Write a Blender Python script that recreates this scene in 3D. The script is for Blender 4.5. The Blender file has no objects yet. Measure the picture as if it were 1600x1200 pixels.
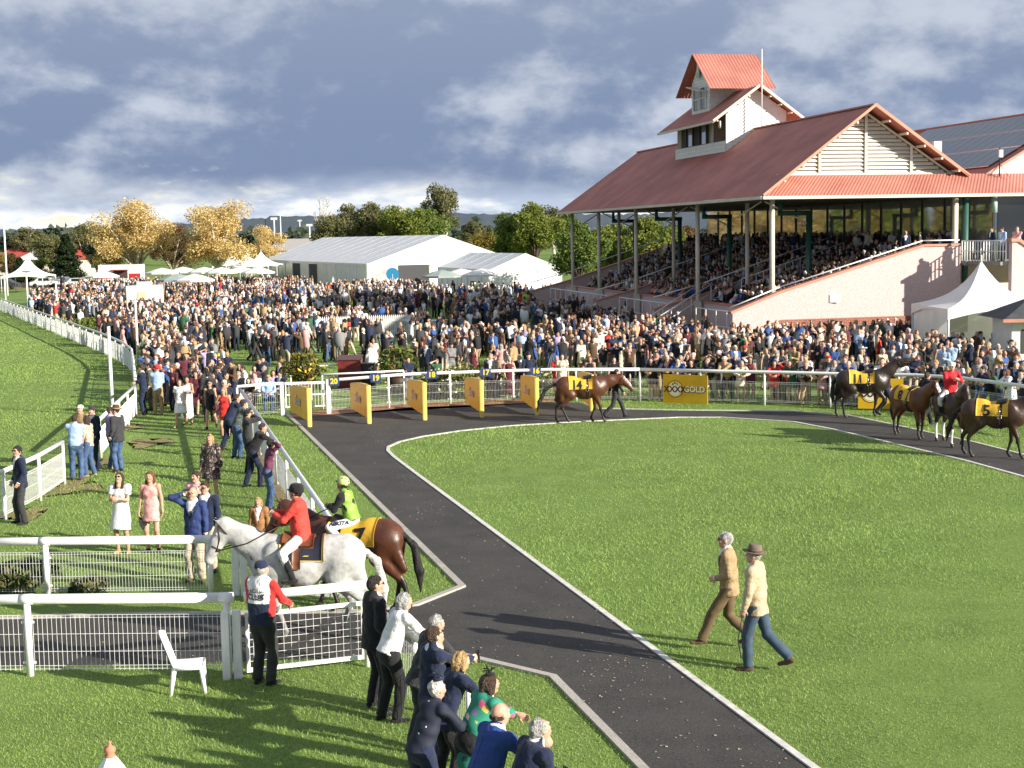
import bpy, bmesh, math, random, time
import numpy as np
from mathutils import Vector, Matrix
T0 = time.time()
rng = random.Random(7)
nrs = np.random.RandomState(11)
SC = bpy.context.scene
COL = SC.collection
# ------------------------------------------------------------------ camera
FPX, HORIZ, ROLL, CAMH = 2222.0, 368.0, 0.018, 6.25
PITCH = math.atan2((600 - HORIZ) * math.cos(ROLL), FPX)
cd = bpy.data.cameras.new('camera'); cam = bpy.data.objects.new('camera', cd); COL.objects.link(cam)
cd.sensor_width = 36; cd.lens = FPX / 1600 * 36; cd.clip_end = 20000; cd.clip_start = .1
cam.matrix_world = Matrix.Translation((0, 0, CAMH)) @ Matrix.Rotation(math.pi/2 - PITCH, 4, 'X') @ Matrix.Rotation(-ROLL, 4, 'Z')
SC.camera = cam
# ------------------------------------------------------------------ sun and sky
SUN_EL = math.radians(21); SUN_DIR = Vector((.866*math.cos(SUN_EL), -.5*math.cos(SUN_EL), math.sin(SUN_EL)))
ld = bpy.data.lights.new('sun', 'SUN'); ld.energy = 5.0; ld.angle = math.radians(.55); ld.color = (1.0, .925, .80)
sun = bpy.data.objects.new('sun', ld); COL.objects.link(sun)
sun.rotation_euler = (-SUN_DIR).to_track_quat('-Z', 'Y').to_euler()
W = bpy.data.worlds.new('World'); SC.world = W; W.use_nodes = True
nt = W.node_tree; nt.nodes.clear()
def N(t, **k):
    n = nt.nodes.new(t)
    for a, b in k.items(): setattr(n, a, b)
    return n
def L(a, b): nt.links.new(a, b)
def MATH(op, a, b=None, c=None, clamp=False):
    n = N('ShaderNodeMath', operation=op, use_clamp=clamp)
    for i, x in enumerate((a, b, c)):
        if x is None: continue
        if isinstance(x, (int, float)): n.inputs[i].default_value = x
        else: L(x, n.inputs[i])
    return n.outputs[0]
def MIXC(f, a, b):
    n = N('ShaderNodeMix', data_type='RGBA')
    for i, x in ((0, f), (6, a), (7, b)):
        if isinstance(x, (int, float)): n.inputs[i].default_value = x
        elif isinstance(x, tuple): n.inputs[i].default_value = x if len(x) == 4 else (*x, 1)
        else: L(x, n.inputs[i])
    return n.outputs[2]
def SMOOTH(v, a, b):
    n = N('ShaderNodeMapRange', interpolation_type='SMOOTHSTEP')
    L(v, n.inputs[0]); n.inputs[1].default_value = a; n.inputs[2].default_value = b
    return n.outputs[0]
sky = N('ShaderNodeTexSky', sky_type='NISHITA'); sky.sun_disc = False
sky.sun_elevation = SUN_EL; sky.sun_rotation = math.atan2(SUN_DIR.x, SUN_DIR.y)
tc = N('ShaderNodeTexCoord'); sep = N('ShaderNodeSeparateXYZ'); L(tc.outputs['Generated'], sep.inputs[0])
EL = sep.outputs[2]
def cloudnoise(sx, sz, off, scale, detail, rough, dist=0.0, dz=0.0):
    cmb = N('ShaderNodeCombineXYZ')
    L(MATH('MULTIPLY_ADD', sep.outputs[0], sx, off), cmb.inputs[0]); L(MATH('MULTIPLY', sep.outputs[1], sx), cmb.inputs[1]); L(MATH('MULTIPLY_ADD', EL, sz, dz), cmb.inputs[2])
    n = N('ShaderNodeTexNoise'); n.inputs['Scale'].default_value = scale; n.inputs['Detail'].default_value = detail
    n.inputs['Roughness'].default_value = rough; n.inputs['Distortion'].default_value = dist
    L(cmb.outputs[0], n.inputs['Vector']); return n.outputs['Fac']
big = cloudnoise(1, 3.2, 5.2, 2.4, 2, .45)
med = cloudnoise(1, 1.75, 9.6, 7.0, 11, .56, .05)
lit = cloudnoise(1, 1.75, 9.6 - .014, 7.0, 11, .56, .05, .026)  # the same masses seen a little sunward and higher: edge light
wisp = cloudnoise(1, 3.4, 21.3, 14, 8, .58, .15)
body = MATH('ADD', MATH('MULTIPLY', big, .75), MATH('MULTIPLY', med, .34))
edge = MATH('MULTIPLY', MATH('SUBTRACT', med, lit), 1.7)
shade = SMOOTH(MATH('ADD', body, edge), .36, .80)
cloud = MIXC(shade, (.118, .155, .240), (.315, .345, .40))
grey = SMOOTH(EL, .06, .20)
cloud = MIXC(MATH('MULTIPLY', grey, .35), cloud, (.235, .262, .315))
# low bright band of sunlit cloud near the horizon, broken by darker bars
bandm = SMOOTH(MATH('ADD', EL, MATH('MULTIPLY', MATH('SUBTRACT', med, .5), .055)), .045, .020)
bandc = MIXC(SMOOTH(wisp, .42, .70), (.28, .33, .41), (.64, .64, .62))
cloud = MIXC(bandm, cloud, bandc)
skyc = N('ShaderNodeMix', data_type='RGBA'); 
cl10 = N('ShaderNodeVectorMath', operation='SCALE'); L(cloud, cl10.inputs[0]); cl10.inputs[3].default_value = 10.0
gap = MATH('MULTIPLY', SMOOTH(wisp, .60, .70), SMOOTH(EL, .065, .03))
L(MATH('MULTIPLY', gap, .6), skyc.inputs[0]); L(cl10.outputs[0], skyc.inputs[6]); L(sky.outputs[0], skyc.inputs[7])
bg = N('ShaderNodeBackground'); bg.inputs[1].default_value = .1; L(skyc.outputs[2], bg.inputs[0])
wo = N('ShaderNodeOutputWorld'); L(bg.outputs[0], wo.inputs[0])
vs = SC.view_settings; vs.view_transform = 'Standard'; vs.look = 'None'; vs.gamma = 1; vs.use_curve_mapping = False; vs.exposure = 0.95
SC.cycles.max_bounces = 5; SC.cycles.transparent_max_bounces = 6; SC.cycles.use_denoising = True
# ------------------------------------------------------------------ pixel of the photograph -> point of the place at height z
def ray(x, y):
    u, v = x - 800, y - 600
    a = u*math.cos(ROLL) - v*math.sin(ROLL); b = u*math.sin(ROLL) + v*math.cos(ROLL)
    return Vector((a, FPX*math.cos(PITCH) - b*math.sin(PITCH), -(FPX*math.sin(PITCH) + b*math.cos(PITCH))))
def G(x, y, z=0.0):
    r = ray(x, y); t = (z - CAMH) / r.z
    return Vector((r.x*t, r.y*t, z))
def D(x, d, z=0.0):                       # column x of the picture at distance d
    r = ray(x, 400); return Vector((r.x/r.y*d, d, z))
def PX(p):
    x, y, z = p[0], p[1], p[2] - CAMH
    fw = y*math.cos(PITCH) - z*math.sin(PITCH); dn = -y*math.sin(PITCH) - z*math.cos(PITCH)
    a, b = FPX*x/fw, FPX*dn/fw
    return 800 + a*math.cos(ROLL) + b*math.sin(ROLL), 600 - a*math.sin(ROLL) + b*math.cos(ROLL)
# ------------------------------------------------------------------ materials
MATS = {}
def mat(name, col, rough=.7, var=.0, scale=8.0, bump=0.0, bscale=40.0, metal=0.0, spec=.4, col2=None, sheen=0.0, obj=True, detail=4, trans=0.0, lo=.35, hi=.65, bdist=.02):
    if name in MATS: return MATS[name]
    m = bpy.data.materials.new(name); m.use_nodes = True; t = m.node_tree; b = t.nodes['Principled BSDF']
    col = tuple(col)[:3]
    b.inputs['Base Color'].default_value = (*col, 1); b.inputs['Roughness'].default_value = rough
    b.inputs['Metallic'].default_value = metal; b.inputs['Specular IOR Level'].default_value = spec
    if sheen: b.inputs['Sheen Weight'].default_value = sheen
    c = t.nodes.new('ShaderNodeTexCoord'); src = c.outputs['Object'] if obj else None
    if not obj:
        g = t.nodes.new('ShaderNodeNewGeometry'); src = g.outputs['Position']
    if var or col2:
        n = t.nodes.new('ShaderNodeTexNoise'); n.inputs['Scale'].default_value = scale; n.inputs['Detail'].default_value = detail; n.inputs['Roughness'].default_value = .6
        t.links.new(src, n.inputs['Vector'])
        r = t.nodes.new('ShaderNodeValToRGB'); r.color_ramp.elements[0].position = lo; r.color_ramp.elements[1].position = hi
        c2 = col2 if col2 else tuple(x*(1 - var) for x in col); c1 = col if col2 else tuple(min(1, x*(1 + var)) for x in col)
        r.color_ramp.elements[0].color = (*c2, 1); r.color_ramp.elements[1].color = (*c1, 1)
        t.links.new(n.outputs['Fac'], r.inputs[0]); t.links.new(r.outputs[0], b.inputs['Base Color'])
    if bump:
        n2 = t.nodes.new('ShaderNodeTexNoise'); n2.inputs['Scale'].default_value = bscale; n2.inputs['Detail'].default_value = 4
        t.links.new(src, n2.inputs['Vector'])
        bp = t.nodes.new('ShaderNodeBump'); bp.inputs['Strength'].default_value = bump; bp.inputs['Distance'].default_value = bdist
        t.links.new(n2.outputs['Fac'], bp.inputs['Height']); t.links.new(bp.outputs[0], b.inputs['Normal'])
    if trans:
        tr = t.nodes.new('ShaderNodeBsdfTranslucent'); mx = t.nodes.new('ShaderNodeMixShader'); mx.inputs[0].default_value = trans
        out = t.nodes['Material Output']
        if b.inputs['Base Color'].links: t.links.new(b.inputs['Base Color'].links[0].from_socket, tr.inputs[0])
        else: tr.inputs[0].default_value = (*col, 1)
        t.links.new(b.outputs[0], mx.inputs[1]); t.links.new(tr.outputs[0], mx.inputs[2]); t.links.new(mx.outputs[0], out.inputs[0])
    MATS[name] = m; return m
def spots(name, base, cols, scale=14, size=.33, rough=.8):      # printed fabric: scattered coloured spots on a base
    if name in MATS: return MATS[name]
    m = bpy.data.materials.new(name); m.use_nodes = True; t = m.node_tree; b = t.nodes['Principled BSDF']; b.inputs['Roughness'].default_value = rough
    c = t.nodes.new('ShaderNodeTexCoord'); v = t.nodes.new('ShaderNodeTexVoronoi'); v.inputs['Scale'].default_value = scale
    nz = t.nodes.new('ShaderNodeTexNoise'); nz.inputs['Scale'].default_value = scale*1.3
    ad = t.nodes.new('ShaderNodeVectorMath'); ad.operation = 'MULTIPLY_ADD'; ad.inputs[1].default_value = (.08, .08, .08)
    t.links.new(nz.outputs['Color'], ad.inputs[0]); t.links.new(c.outputs['Object'], ad.inputs[2]); t.links.new(ad.outputs[0], v.inputs['Vector'])
    lt = t.nodes.new('ShaderNodeMath'); lt.operation = 'LESS_THAN'; lt.inputs[1].default_value = size; t.links.new(v.outputs['Distance'], lt.inputs[0])
    sp = t.nodes.new('ShaderNodeSeparateColor'); t.links.new(v.outputs['Color'], sp.inputs[0])
    r = t.nodes.new('ShaderNodeValToRGB'); r.color_ramp.interpolation = 'CONSTANT'
    while len(r.color_ramp.elements) < len(cols): r.color_ramp.elements.new(.5)
    for i, cc in enumerate(cols):
        r.color_ramp.elements[i].position = i/len(cols); r.color_ramp.elements[i].color = (*cc, 1)
    t.links.new(sp.outputs[0], r.inputs[0])
    mx = t.nodes.new('ShaderNodeMix'); mx.data_type = 'RGBA'; mx.inputs[6].default_value = (*base, 1)
    t.links.new(lt.outputs[0], mx.inputs[0]); t.links.new(r.outputs[0], mx.inputs[7]); t.links.new(mx.outputs[2], b.inputs['Base Color'])
    MATS[name] = m; return m
# ------------------------------------------------------------------ mesh building
def tag(o, label=None, cat=None, group=None, kind=None):
    if label: o['label'] = label
    if cat: o['category'] = cat
    if group: o['group'] = group
    if kind: o['kind'] = kind
    return o
def empty(name, loc=(0, 0, 0), rz=0.0):
    o = bpy.data.objects.new(name, None); COL.objects.link(o); o.location = loc; o.rotation_euler = (0, 0, rz); o.empty_display_size = .2
    return o
def link(name, me, parent=None, loc=None, rz=None):
    o = bpy.data.objects.new(name, me); COL.objects.link(o)
    if parent is not None: o.parent = parent
    if loc is not None: o.location = loc
    if rz is not None: o.rotation_euler = (0, 0, rz)
    return o
def mesh_np(name, V, F, mats, mi=None, smooth=True):
    me = bpy.data.meshes.new(name); V = np.asarray(V, np.float32)
    if isinstance(F, np.ndarray) and F.ndim == 2:
        nf, k = F.shape
        me.vertices.add(len(V)); me.vertices.foreach_set('co', V.ravel())
        me.loops.add(nf*k); me.loops.foreach_set('vertex_index', F.astype(np.int32).ravel())
        me.polygons.add(nf); me.polygons.foreach_set('loop_start', np.arange(0, nf*k, k, dtype=np.int32))
        me.update(calc_edges=True)
    else:
        me.from_pydata([tuple(map(float, v)) for v in V], [], [tuple(map(int, f)) for f in F]); me.update()
    for m in (mats if isinstance(mats, (list, tuple)) else [mats]): me.materials.append(m)
    if mi is not None: me.polygons.foreach_set('material_index', np.asarray(mi, np.int32))
    if smooth: me.polygons.foreach_set('use_smooth', np.ones(len(me.polygons), bool))
    me.update(); return me
class MB:
    def __init__(s): s.v = []; s.f = []; s.m = []
    def add(s, vs, fs, mi=0):
        o = len(s.v); s.v += [tuple(v) for v in vs]; s.f += [tuple(i + o for i in f) for f in fs]; s.m += [mi]*len(fs); return s
    def box(s, x0, x1, y0, y1, z0, z1, mi=0, fn=None):
        vs = [(x, y, z) for z in (z0, z1) for y in (y0, y1) for x in (x0, x1)]
        if fn: vs = [fn(*v) for v in vs]
        return s.add(vs, [(0, 2, 3, 1), (4, 5, 7, 6), (0, 1, 5, 4), (2, 6, 7, 3), (0, 4, 6, 2), (1, 3, 7, 5)], mi)
    def bar(s, p, q, w, h, mi=0, up=(0, 0, 1)):
        p, q = Vector(p), Vector(q); d = (q - p).normalized(); up = Vector(up)
        r = d.cross(up)
        if r.length < 1e-4: r = d.cross(Vector((0, 1, 0)))
        r.normalize(); u = r.cross(d); r = r*w/2; u = u*h/2
        vs = [p - r - u, p + r - u, p + r + u, p - r + u, q - r - u, q + r - u, q + r + u, q - r + u]
        return s.add(vs, [(0, 1, 2, 3), (7, 6, 5, 4), (0, 4, 5, 1), (1, 5, 6, 2), (2, 6, 7, 3), (3, 7, 4, 0)], mi)
    def tube(s, pts, rad, n=8, mi=0, cap=True):
        pts = [Vector(p) for p in pts]; k = len(pts)
        rad = rad if isinstance(rad, (list, tuple)) else [rad]*k
        vs = []; ref = None
        for i, p in enumerate(pts):
            d = (pts[min(i+1, k-1)] - pts[max(i-1, 0)]).normalized()
            if ref is None: ref = d.orthogonal().normalized() if abs(d.z) > .9 else d.cross(Vector((0, 0, 1))).normalized()
            r = (ref - d*ref.dot(d)).normalized(); ref = r; u = d.cross(r)
            vs += [p + (r*math.cos(2*math.pi*j/n) + u*math.sin(2*math.pi*j/n))*rad[i] for j in range(n)]
        fs = [(i*n + j, i*n + (j+1) % n, (i+1)*n + (j+1) % n, (i+1)*n + j) for i in range(k-1) for j in range(n)]
        if cap: fs += [tuple(range(n-1, -1, -1)), tuple(range((k-1)*n, k*n))]
        return s.add(vs, fs, mi)
    def lathe(s, prof, n=16, mi=0, c=(0, 0, 0), sx=1, sy=1):
        vs = [(c[0] + r*sx*math.cos(2*math.pi*j/n), c[1] + r*sy*math.sin(2*math.pi*j/n), c[2] + z) for r, z in prof for j in range(n)]
        fs = [(i*n + j, i*n + (j+1) % n, (i+1)*n + (j+1) % n, (i+1)*n + j) for i in range(len(prof)-1) for j in range(n)]
        return s.add(vs, fs, mi)
    def grid(s, P, mi=0):                                       # P[i][j] points
        nr, nc = len(P), len(P[0]); 
        return s.add([p for r in P for p in r], [(i*nc + j, i*nc + j + 1, (i+1)*nc + j + 1, (i+1)*nc + j) for i in range(nr-1) for j in range(nc-1)], mi)
    def mesh(s, name, mats, smooth=False):
        me = mesh_np(name, np.array(s.v, np.float32).reshape(-1, 3), s.f, mats, s.m, smooth); return me
    def build(s, name, mats, parent=None, smooth=False, loc=None, rz=None): return link(name, s.mesh(name, mats, smooth), parent, loc, rz)
def text_geo(txt, size=1.0, shear=0.0, bold=0.0):               # flat lettering centred on the origin, in its own x-y plane
    c = bpy.data.curves.new('t', 'FONT'); c.body = txt; c.size = size; c.align_x = 'CENTER'; c.align_y = 'CENTER'; c.shear = shear; c.offset = bold; c.resolution_u = 3
    o = bpy.data.objects.new('t', c); COL.objects.link(o); dg = bpy.context.evaluated_depsgraph_get(); me = bpy.data.meshes.new_from_object(o.evaluated_get(dg))
    bm = bmesh.new(); bm.from_mesh(me); bmesh.ops.triangulate(bm, faces=bm.faces[:])
    for _ in range(3): bmesh.ops.subdivide_edges(bm, edges=[e for e in bm.edges if e.calc_length() > size*.13], cuts=1); bmesh.ops.triangulate(bm, faces=bm.faces[:])
    bmesh.ops.triangulate(bm, faces=bm.faces[:])
    vs = [tuple(v.co) for v in bm.verts]; bm.verts.index_update(); fs = [tuple(v.index for v in f.verts) for f in bm.faces]; bm.free()
    bpy.data.objects.remove(o); bpy.data.curves.remove(c); bpy.data.meshes.remove(me)
    return vs, fs
# ------------------------------------------------------------------ continuous bodies: tapered limbs blended into one surface
class Prim:
    __slots__ = ('a', 'b', 'ra', 'rb', 'M', 'caps', 'k', 'el')
    def __init__(s, a, b, ra, rb, M=None, caps=(), k=.03, el=None):
        s.a = np.array(a, float); s.b = np.array(b, float); s.ra = ra; s.rb = rb; s.M = M; s.k = k; s.el = el
        s.caps = [(np.array(p, float), np.array(n, float)/np.linalg.norm(n)) for p, n in caps]
    def dist(s, P):
        if s.el is not None:
            r, R = s.el; q = (P - s.a) @ R
            k0 = np.sqrt(((q/r)**2).sum(-1)); k1 = np.sqrt(((q/(r*r))**2).sum(-1)) + 1e-9
            d = k0*(k0 - 1)/k1
        else:
            ba = s.b - s.a; L2 = ba @ ba
            h = np.clip(((P - s.a) @ ba)/(L2 + 1e-12), 0, 1)
            q = P - s.a - h[..., None]*ba
            if s.M is not None: q = q*s.M
            d = np.sqrt((q*q).sum(-1)) - (s.ra + (s.rb - s.ra)*h)
        for p, n in s.caps: d = np.maximum(d, (P - p) @ n)
        return d
    def box(s):
        r = max(s.ra, s.rb) if s.el is None else float(np.max(s.el[0]))
        return np.minimum(s.a, s.b) - r, np.maximum(s.a, s.b) + r
def RC(a, b, ra, rb, flat=None, caps=(), k=.03): return Prim(a, b, ra, rb, np.array(flat, float) if flat is not None else None, caps, k)
def ELL(c, r, R=None, k=.02, caps=()):
    return Prim(c, c, 0, 0, None, caps, k, (np.array(r, float), np.eye(3) if R is None else np.array(R, float)))
def field(prims, lo, hi, h):
    n = np.ceil((hi - lo)/h).astype(int) + 1
    F = np.full(n, .2, np.float32)
    ax = [lo[i] + h*np.arange(n[i]) for i in range(3)]
    for p in prims:
        bl, bh = p.box(); m = p.k + 2.5*h
        i0 = np.maximum(((bl - m - lo)/h).astype(int), 0); i1 = np.minimum(((bh + m - lo)/h).astype(int) + 2, n)
        if (i1 <= i0).any(): continue
        P = np.stack(np.meshgrid(*[ax[i][i0[i]:i1[i]] for i in range(3)], indexing='ij'), -1)
        d = p.dist(P).astype(np.float32); sl = tuple(slice(i0[i], i1[i]) for i in range(3)); o = F[sl]
        hh = np.clip(.5 + .5*(o - d)/p.k, 0, 1)
        F[sl] = o + (d - o)*hh - p.k*hh*(1 - hh)
    return F
EDG = [(0, 1), (2, 3), (4, 5), (6, 7), (0, 2), (1, 3), (4, 6), (5, 7), (0, 4), (1, 5), (2, 6), (3, 7)]
CRN = np.array([[(c >> 0) & 1, (c >> 1) & 1, (c >> 2) & 1] for c in range(8)])
def surfnet(F, lo, h):
    S = F < 0
    cnt = np.zeros(tuple(np.array(F.shape) - 1), np.int8)
    for c in CRN: cnt += S[c[0]:c[0]+cnt.shape[0], c[1]:c[1]+cnt.shape[1], c[2]:c[2]+cnt.shape[2]]
    act = (cnt > 0) & (cnt < 8); I = np.argwhere(act)
    if not len(I): return np.zeros((0, 3)), np.zeros((0, 4), int)
    idx = np.full(cnt.shape, -1, np.int32); idx[act] = np.arange(len(I))
    val = np.stack([F[I[:, 0]+c[0], I[:, 1]+c[1], I[:, 2]+c[2]] for c in CRN], 1)
    acc = np.zeros((len(I), 3)); w = np.zeros(len(I))
    for a, b in EDG:
        va, vb = val[:, a], val[:, b]; cr = (va < 0) != (vb < 0)
        t = np.where(cr, va/np.where(cr, va - vb, 1), 0)
        acc += np.where(cr[:, None], CRN[a] + t[:, None]*(CRN[b] - CRN[a]), 0); w += cr
    V = lo + h*(I + acc/w[:, None])
    Q = []
    for axn in range(3):
        sh = [slice(None)]*3; sh2 = [slice(None)]*3; sh[axn] = slice(0, -1); sh2[axn] = slice(1, None)
        A, B = S[tuple(sh)], S[tuple(sh2)]
        e = np.argwhere(A != B); u, v = [(1, 2), (2, 0), (0, 1)][axn]
        ok = (e[:, u] > 0) & (e[:, v] > 0) & (e[:, u] < F.shape[u]-1) & (e[:, v] < F.shape[v]-1); e = e[ok]
        if not len(e): continue
        du = np.zeros(3, int); du[u] = 1; dv = np.zeros(3, int); dv[v] = 1
        q = np.stack([idx[tuple((e - o).T)] for o in (du + dv, dv, 0*du, du)], 1)
        fl = B[tuple(e.T)]; q[fl] = q[fl][:, ::-1]; Q.append(q)
    return V, np.concatenate(Q)
def bounds(prims, pad):
    lo = np.min([p.box()[0] for p in prims], 0) - pad; hi = np.max([p.box()[1] for p in prims], 0) + pad
    return lo, hi
def wrinkle(F, lo, h, amp, freq, seed, kz=1.5, wob=1.5):
    r = np.random.RandomState(seed); n = F.shape
    x, y, z = [lo[i] + h*np.arange(n[i]) for i in range(3)]
    W_ = 0
    for _ in range(3):
        k = r.uniform(-1, 1, 3)*freq*np.array([1, 1, kz]); ph = r.uniform(0, 6.28)
        W_ = W_ + np.sin(k[0]*x[:, None, None] + k[1]*y[None, :, None] + k[2]*z[None, None, :] + ph + wob*np.sin(8*z + ph)[None, None, :])
    return F + (amp/3*W_).astype(np.float32)
def skin_surface(prims, h, amp=0, freq=30, seed=0, cut=None):
    lo, hi = bounds(prims, 3*h); F = field(prims, lo, hi, h)
    if amp: F = wrinkle(F, lo, h, amp, freq, seed)
    return surfnet(F, lo, h)
# ------------------------------------------------------------------ people
def two_bone(S, T, l1, l2, hint):
    S, T, hint = np.array(S, float), np.array(T, float), np.array(hint, float)
    d = T - S; L_ = np.linalg.norm(d); mx = (l1 + l2)*.995
    if L_ > mx: T = S + d/L_*mx; d = T - S; L_ = mx
    a = (l1*l1 - l2*l2 + L_*L_)/(2*L_); hgt = math.sqrt(max(l1*l1 - a*a, 0)); u = d/L_
    hn = hint - u*(hint @ u); hn /= np.linalg.norm(hn) + 1e-9
    return S + u*a + hn*hgt, T
def rotm(yaw=0, pitch=0, roll=0):
    m = Matrix.Rotation(math.radians(yaw), 3, 'Z') @ Matrix.Rotation(math.radians(-pitch), 3, 'X') @ Matrix.Rotation(math.radians(roll), 3, 'Y')
    return np.array(m)
HANDS = {}
def hand_template(curl, vox):
    key = (curl, vox)
    if key in HANDS: return HANDS[key]
    P = [ELL((0, 0, .045), (.041, .017, .052), k=.01)]
    for i, (x, ln) in enumerate(((-.030, .062), (-.010, .078), (.011, .074), (.031, .064))):
        p = np.array((x, 0, .085)); ang = 0
        for s_, r0, r1 in ((.42, .0092, .0088), (.32, .0088, .0082), (.28, .0082, .0072)):
            ang += curl; q = p + ln*s_*np.array((x*.6, math.sin(ang), math.cos(ang))); P.append(RC(p, q, r0, r1, k=.004)); p = q
    p = np.array((.034, .0, .028)); q = p + np.array((.024, .012, .026)); P.append(RC(p, q, .0125, .0105, k=.012)); P.append(RC(q, q + np.array((.008, .016, .026)), .0105, .008, k=.004))
    P.append(RC((0, 0, -.035), (0, 0, .02), .027, .03, flat=(1, 1.25, 1), k=.015))
    HANDS[key] = skin_surface(P, vox); return HANDS[key]
POSE = {
 'stand': dict(hands=((-.25, .05, .80), (.25, .05, .80))),
 'relax': dict(feet=((-.13, .05), (.11, -.08)), hands=((-.24, .10, .84), (.25, .0, .80)), yaw=18),
 'pockets': dict(feet=((-.14, .0), (.14, .04)), hands=((-.19, .12, .93), (.19, .12, .93)), yaw=-10),
 'folded': dict(hands=((.13, .20, 1.17), (-.12, .23, 1.14)), elbow=(.9, .1, -.6)),
 'phone': dict(hands=((-.06, .30, 1.22), (.06, .30, 1.20)), pitch=-22),
 'drink': dict(hands=((-.25, .04, .80), (.14, .27, 1.22)), yaw=12),
 'drink2': dict(hands=((-.12, .28, 1.24), (.2, .12, .93)), yaw=-20, pitch=-5),
 'behind': dict(hands=((-.06, -.19, .93), (.06, -.2, .93)), elbow=(.8, -.7, 0), yaw=6),
 'shade': dict(hands=((-.24, .05, .80), (.09, .17, 1.62)), elbow=(1, .2, -.3)),
 'binoc': dict(hands=((-.06, .17, 1.58), (.06, .17, 1.58)), elbow=(1, .1, -.7)),
 'lean': dict(lean=24, hip=(0, -.06, .92), feet=((-.13, -.12), (.12, -.02)), hands=((-.10, .46, 1.10), (.12, .46, 1.10)), elbow=(1, .1, -.6), pitch=8),
 'lean2': dict(lean=30, hip=(0, -.12, .91), feet=((-.10, -.3), (.12, .02)), hands=((.08, .52, 1.10), (-.05, .50, 1.12)), elbow=(1, .2, -.5), yaw=14, pitch=12),
 'walk': dict(lean=4, feet=((-.09, .36), (.09, -.40)), lift=(0, .12), hands=((-.24, -.22, .86), (.24, .26, .90))),
 'walk2': dict(lean=3, feet=((-.09, -.30), (.09, .30)), lift=(.09, 0), hands=((-.23, .22, .88), (.24, -.16, .85)), yaw=-8),
 'sit': dict(hip=(0, 0, .50), feet=((-.12, .42), (.12, .40)), hands=((-.12, .34, .68), (.12, .34, .68)), lean=6),
 'ride': dict(hip=(0, 0, .62), lean=4, feet=((-.33, .10), (.33, .10)), ankle=.02, hands=((-.07, .40, .98), (.07, .40, .98)), knee=(1.1, 1, .2), elbow=(.7, -.5, -.5)),
 'jock': dict(hip=(0, -.02, .60), lean=16, feet=((-.30, .02), (.30, .02)), ankle=.22, hands=((-.06, .42, .86), (.06, .42, .86)), knee=(1.0, 1.2, .5), elbow=(.6, -.5, -.4)),
}
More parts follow.
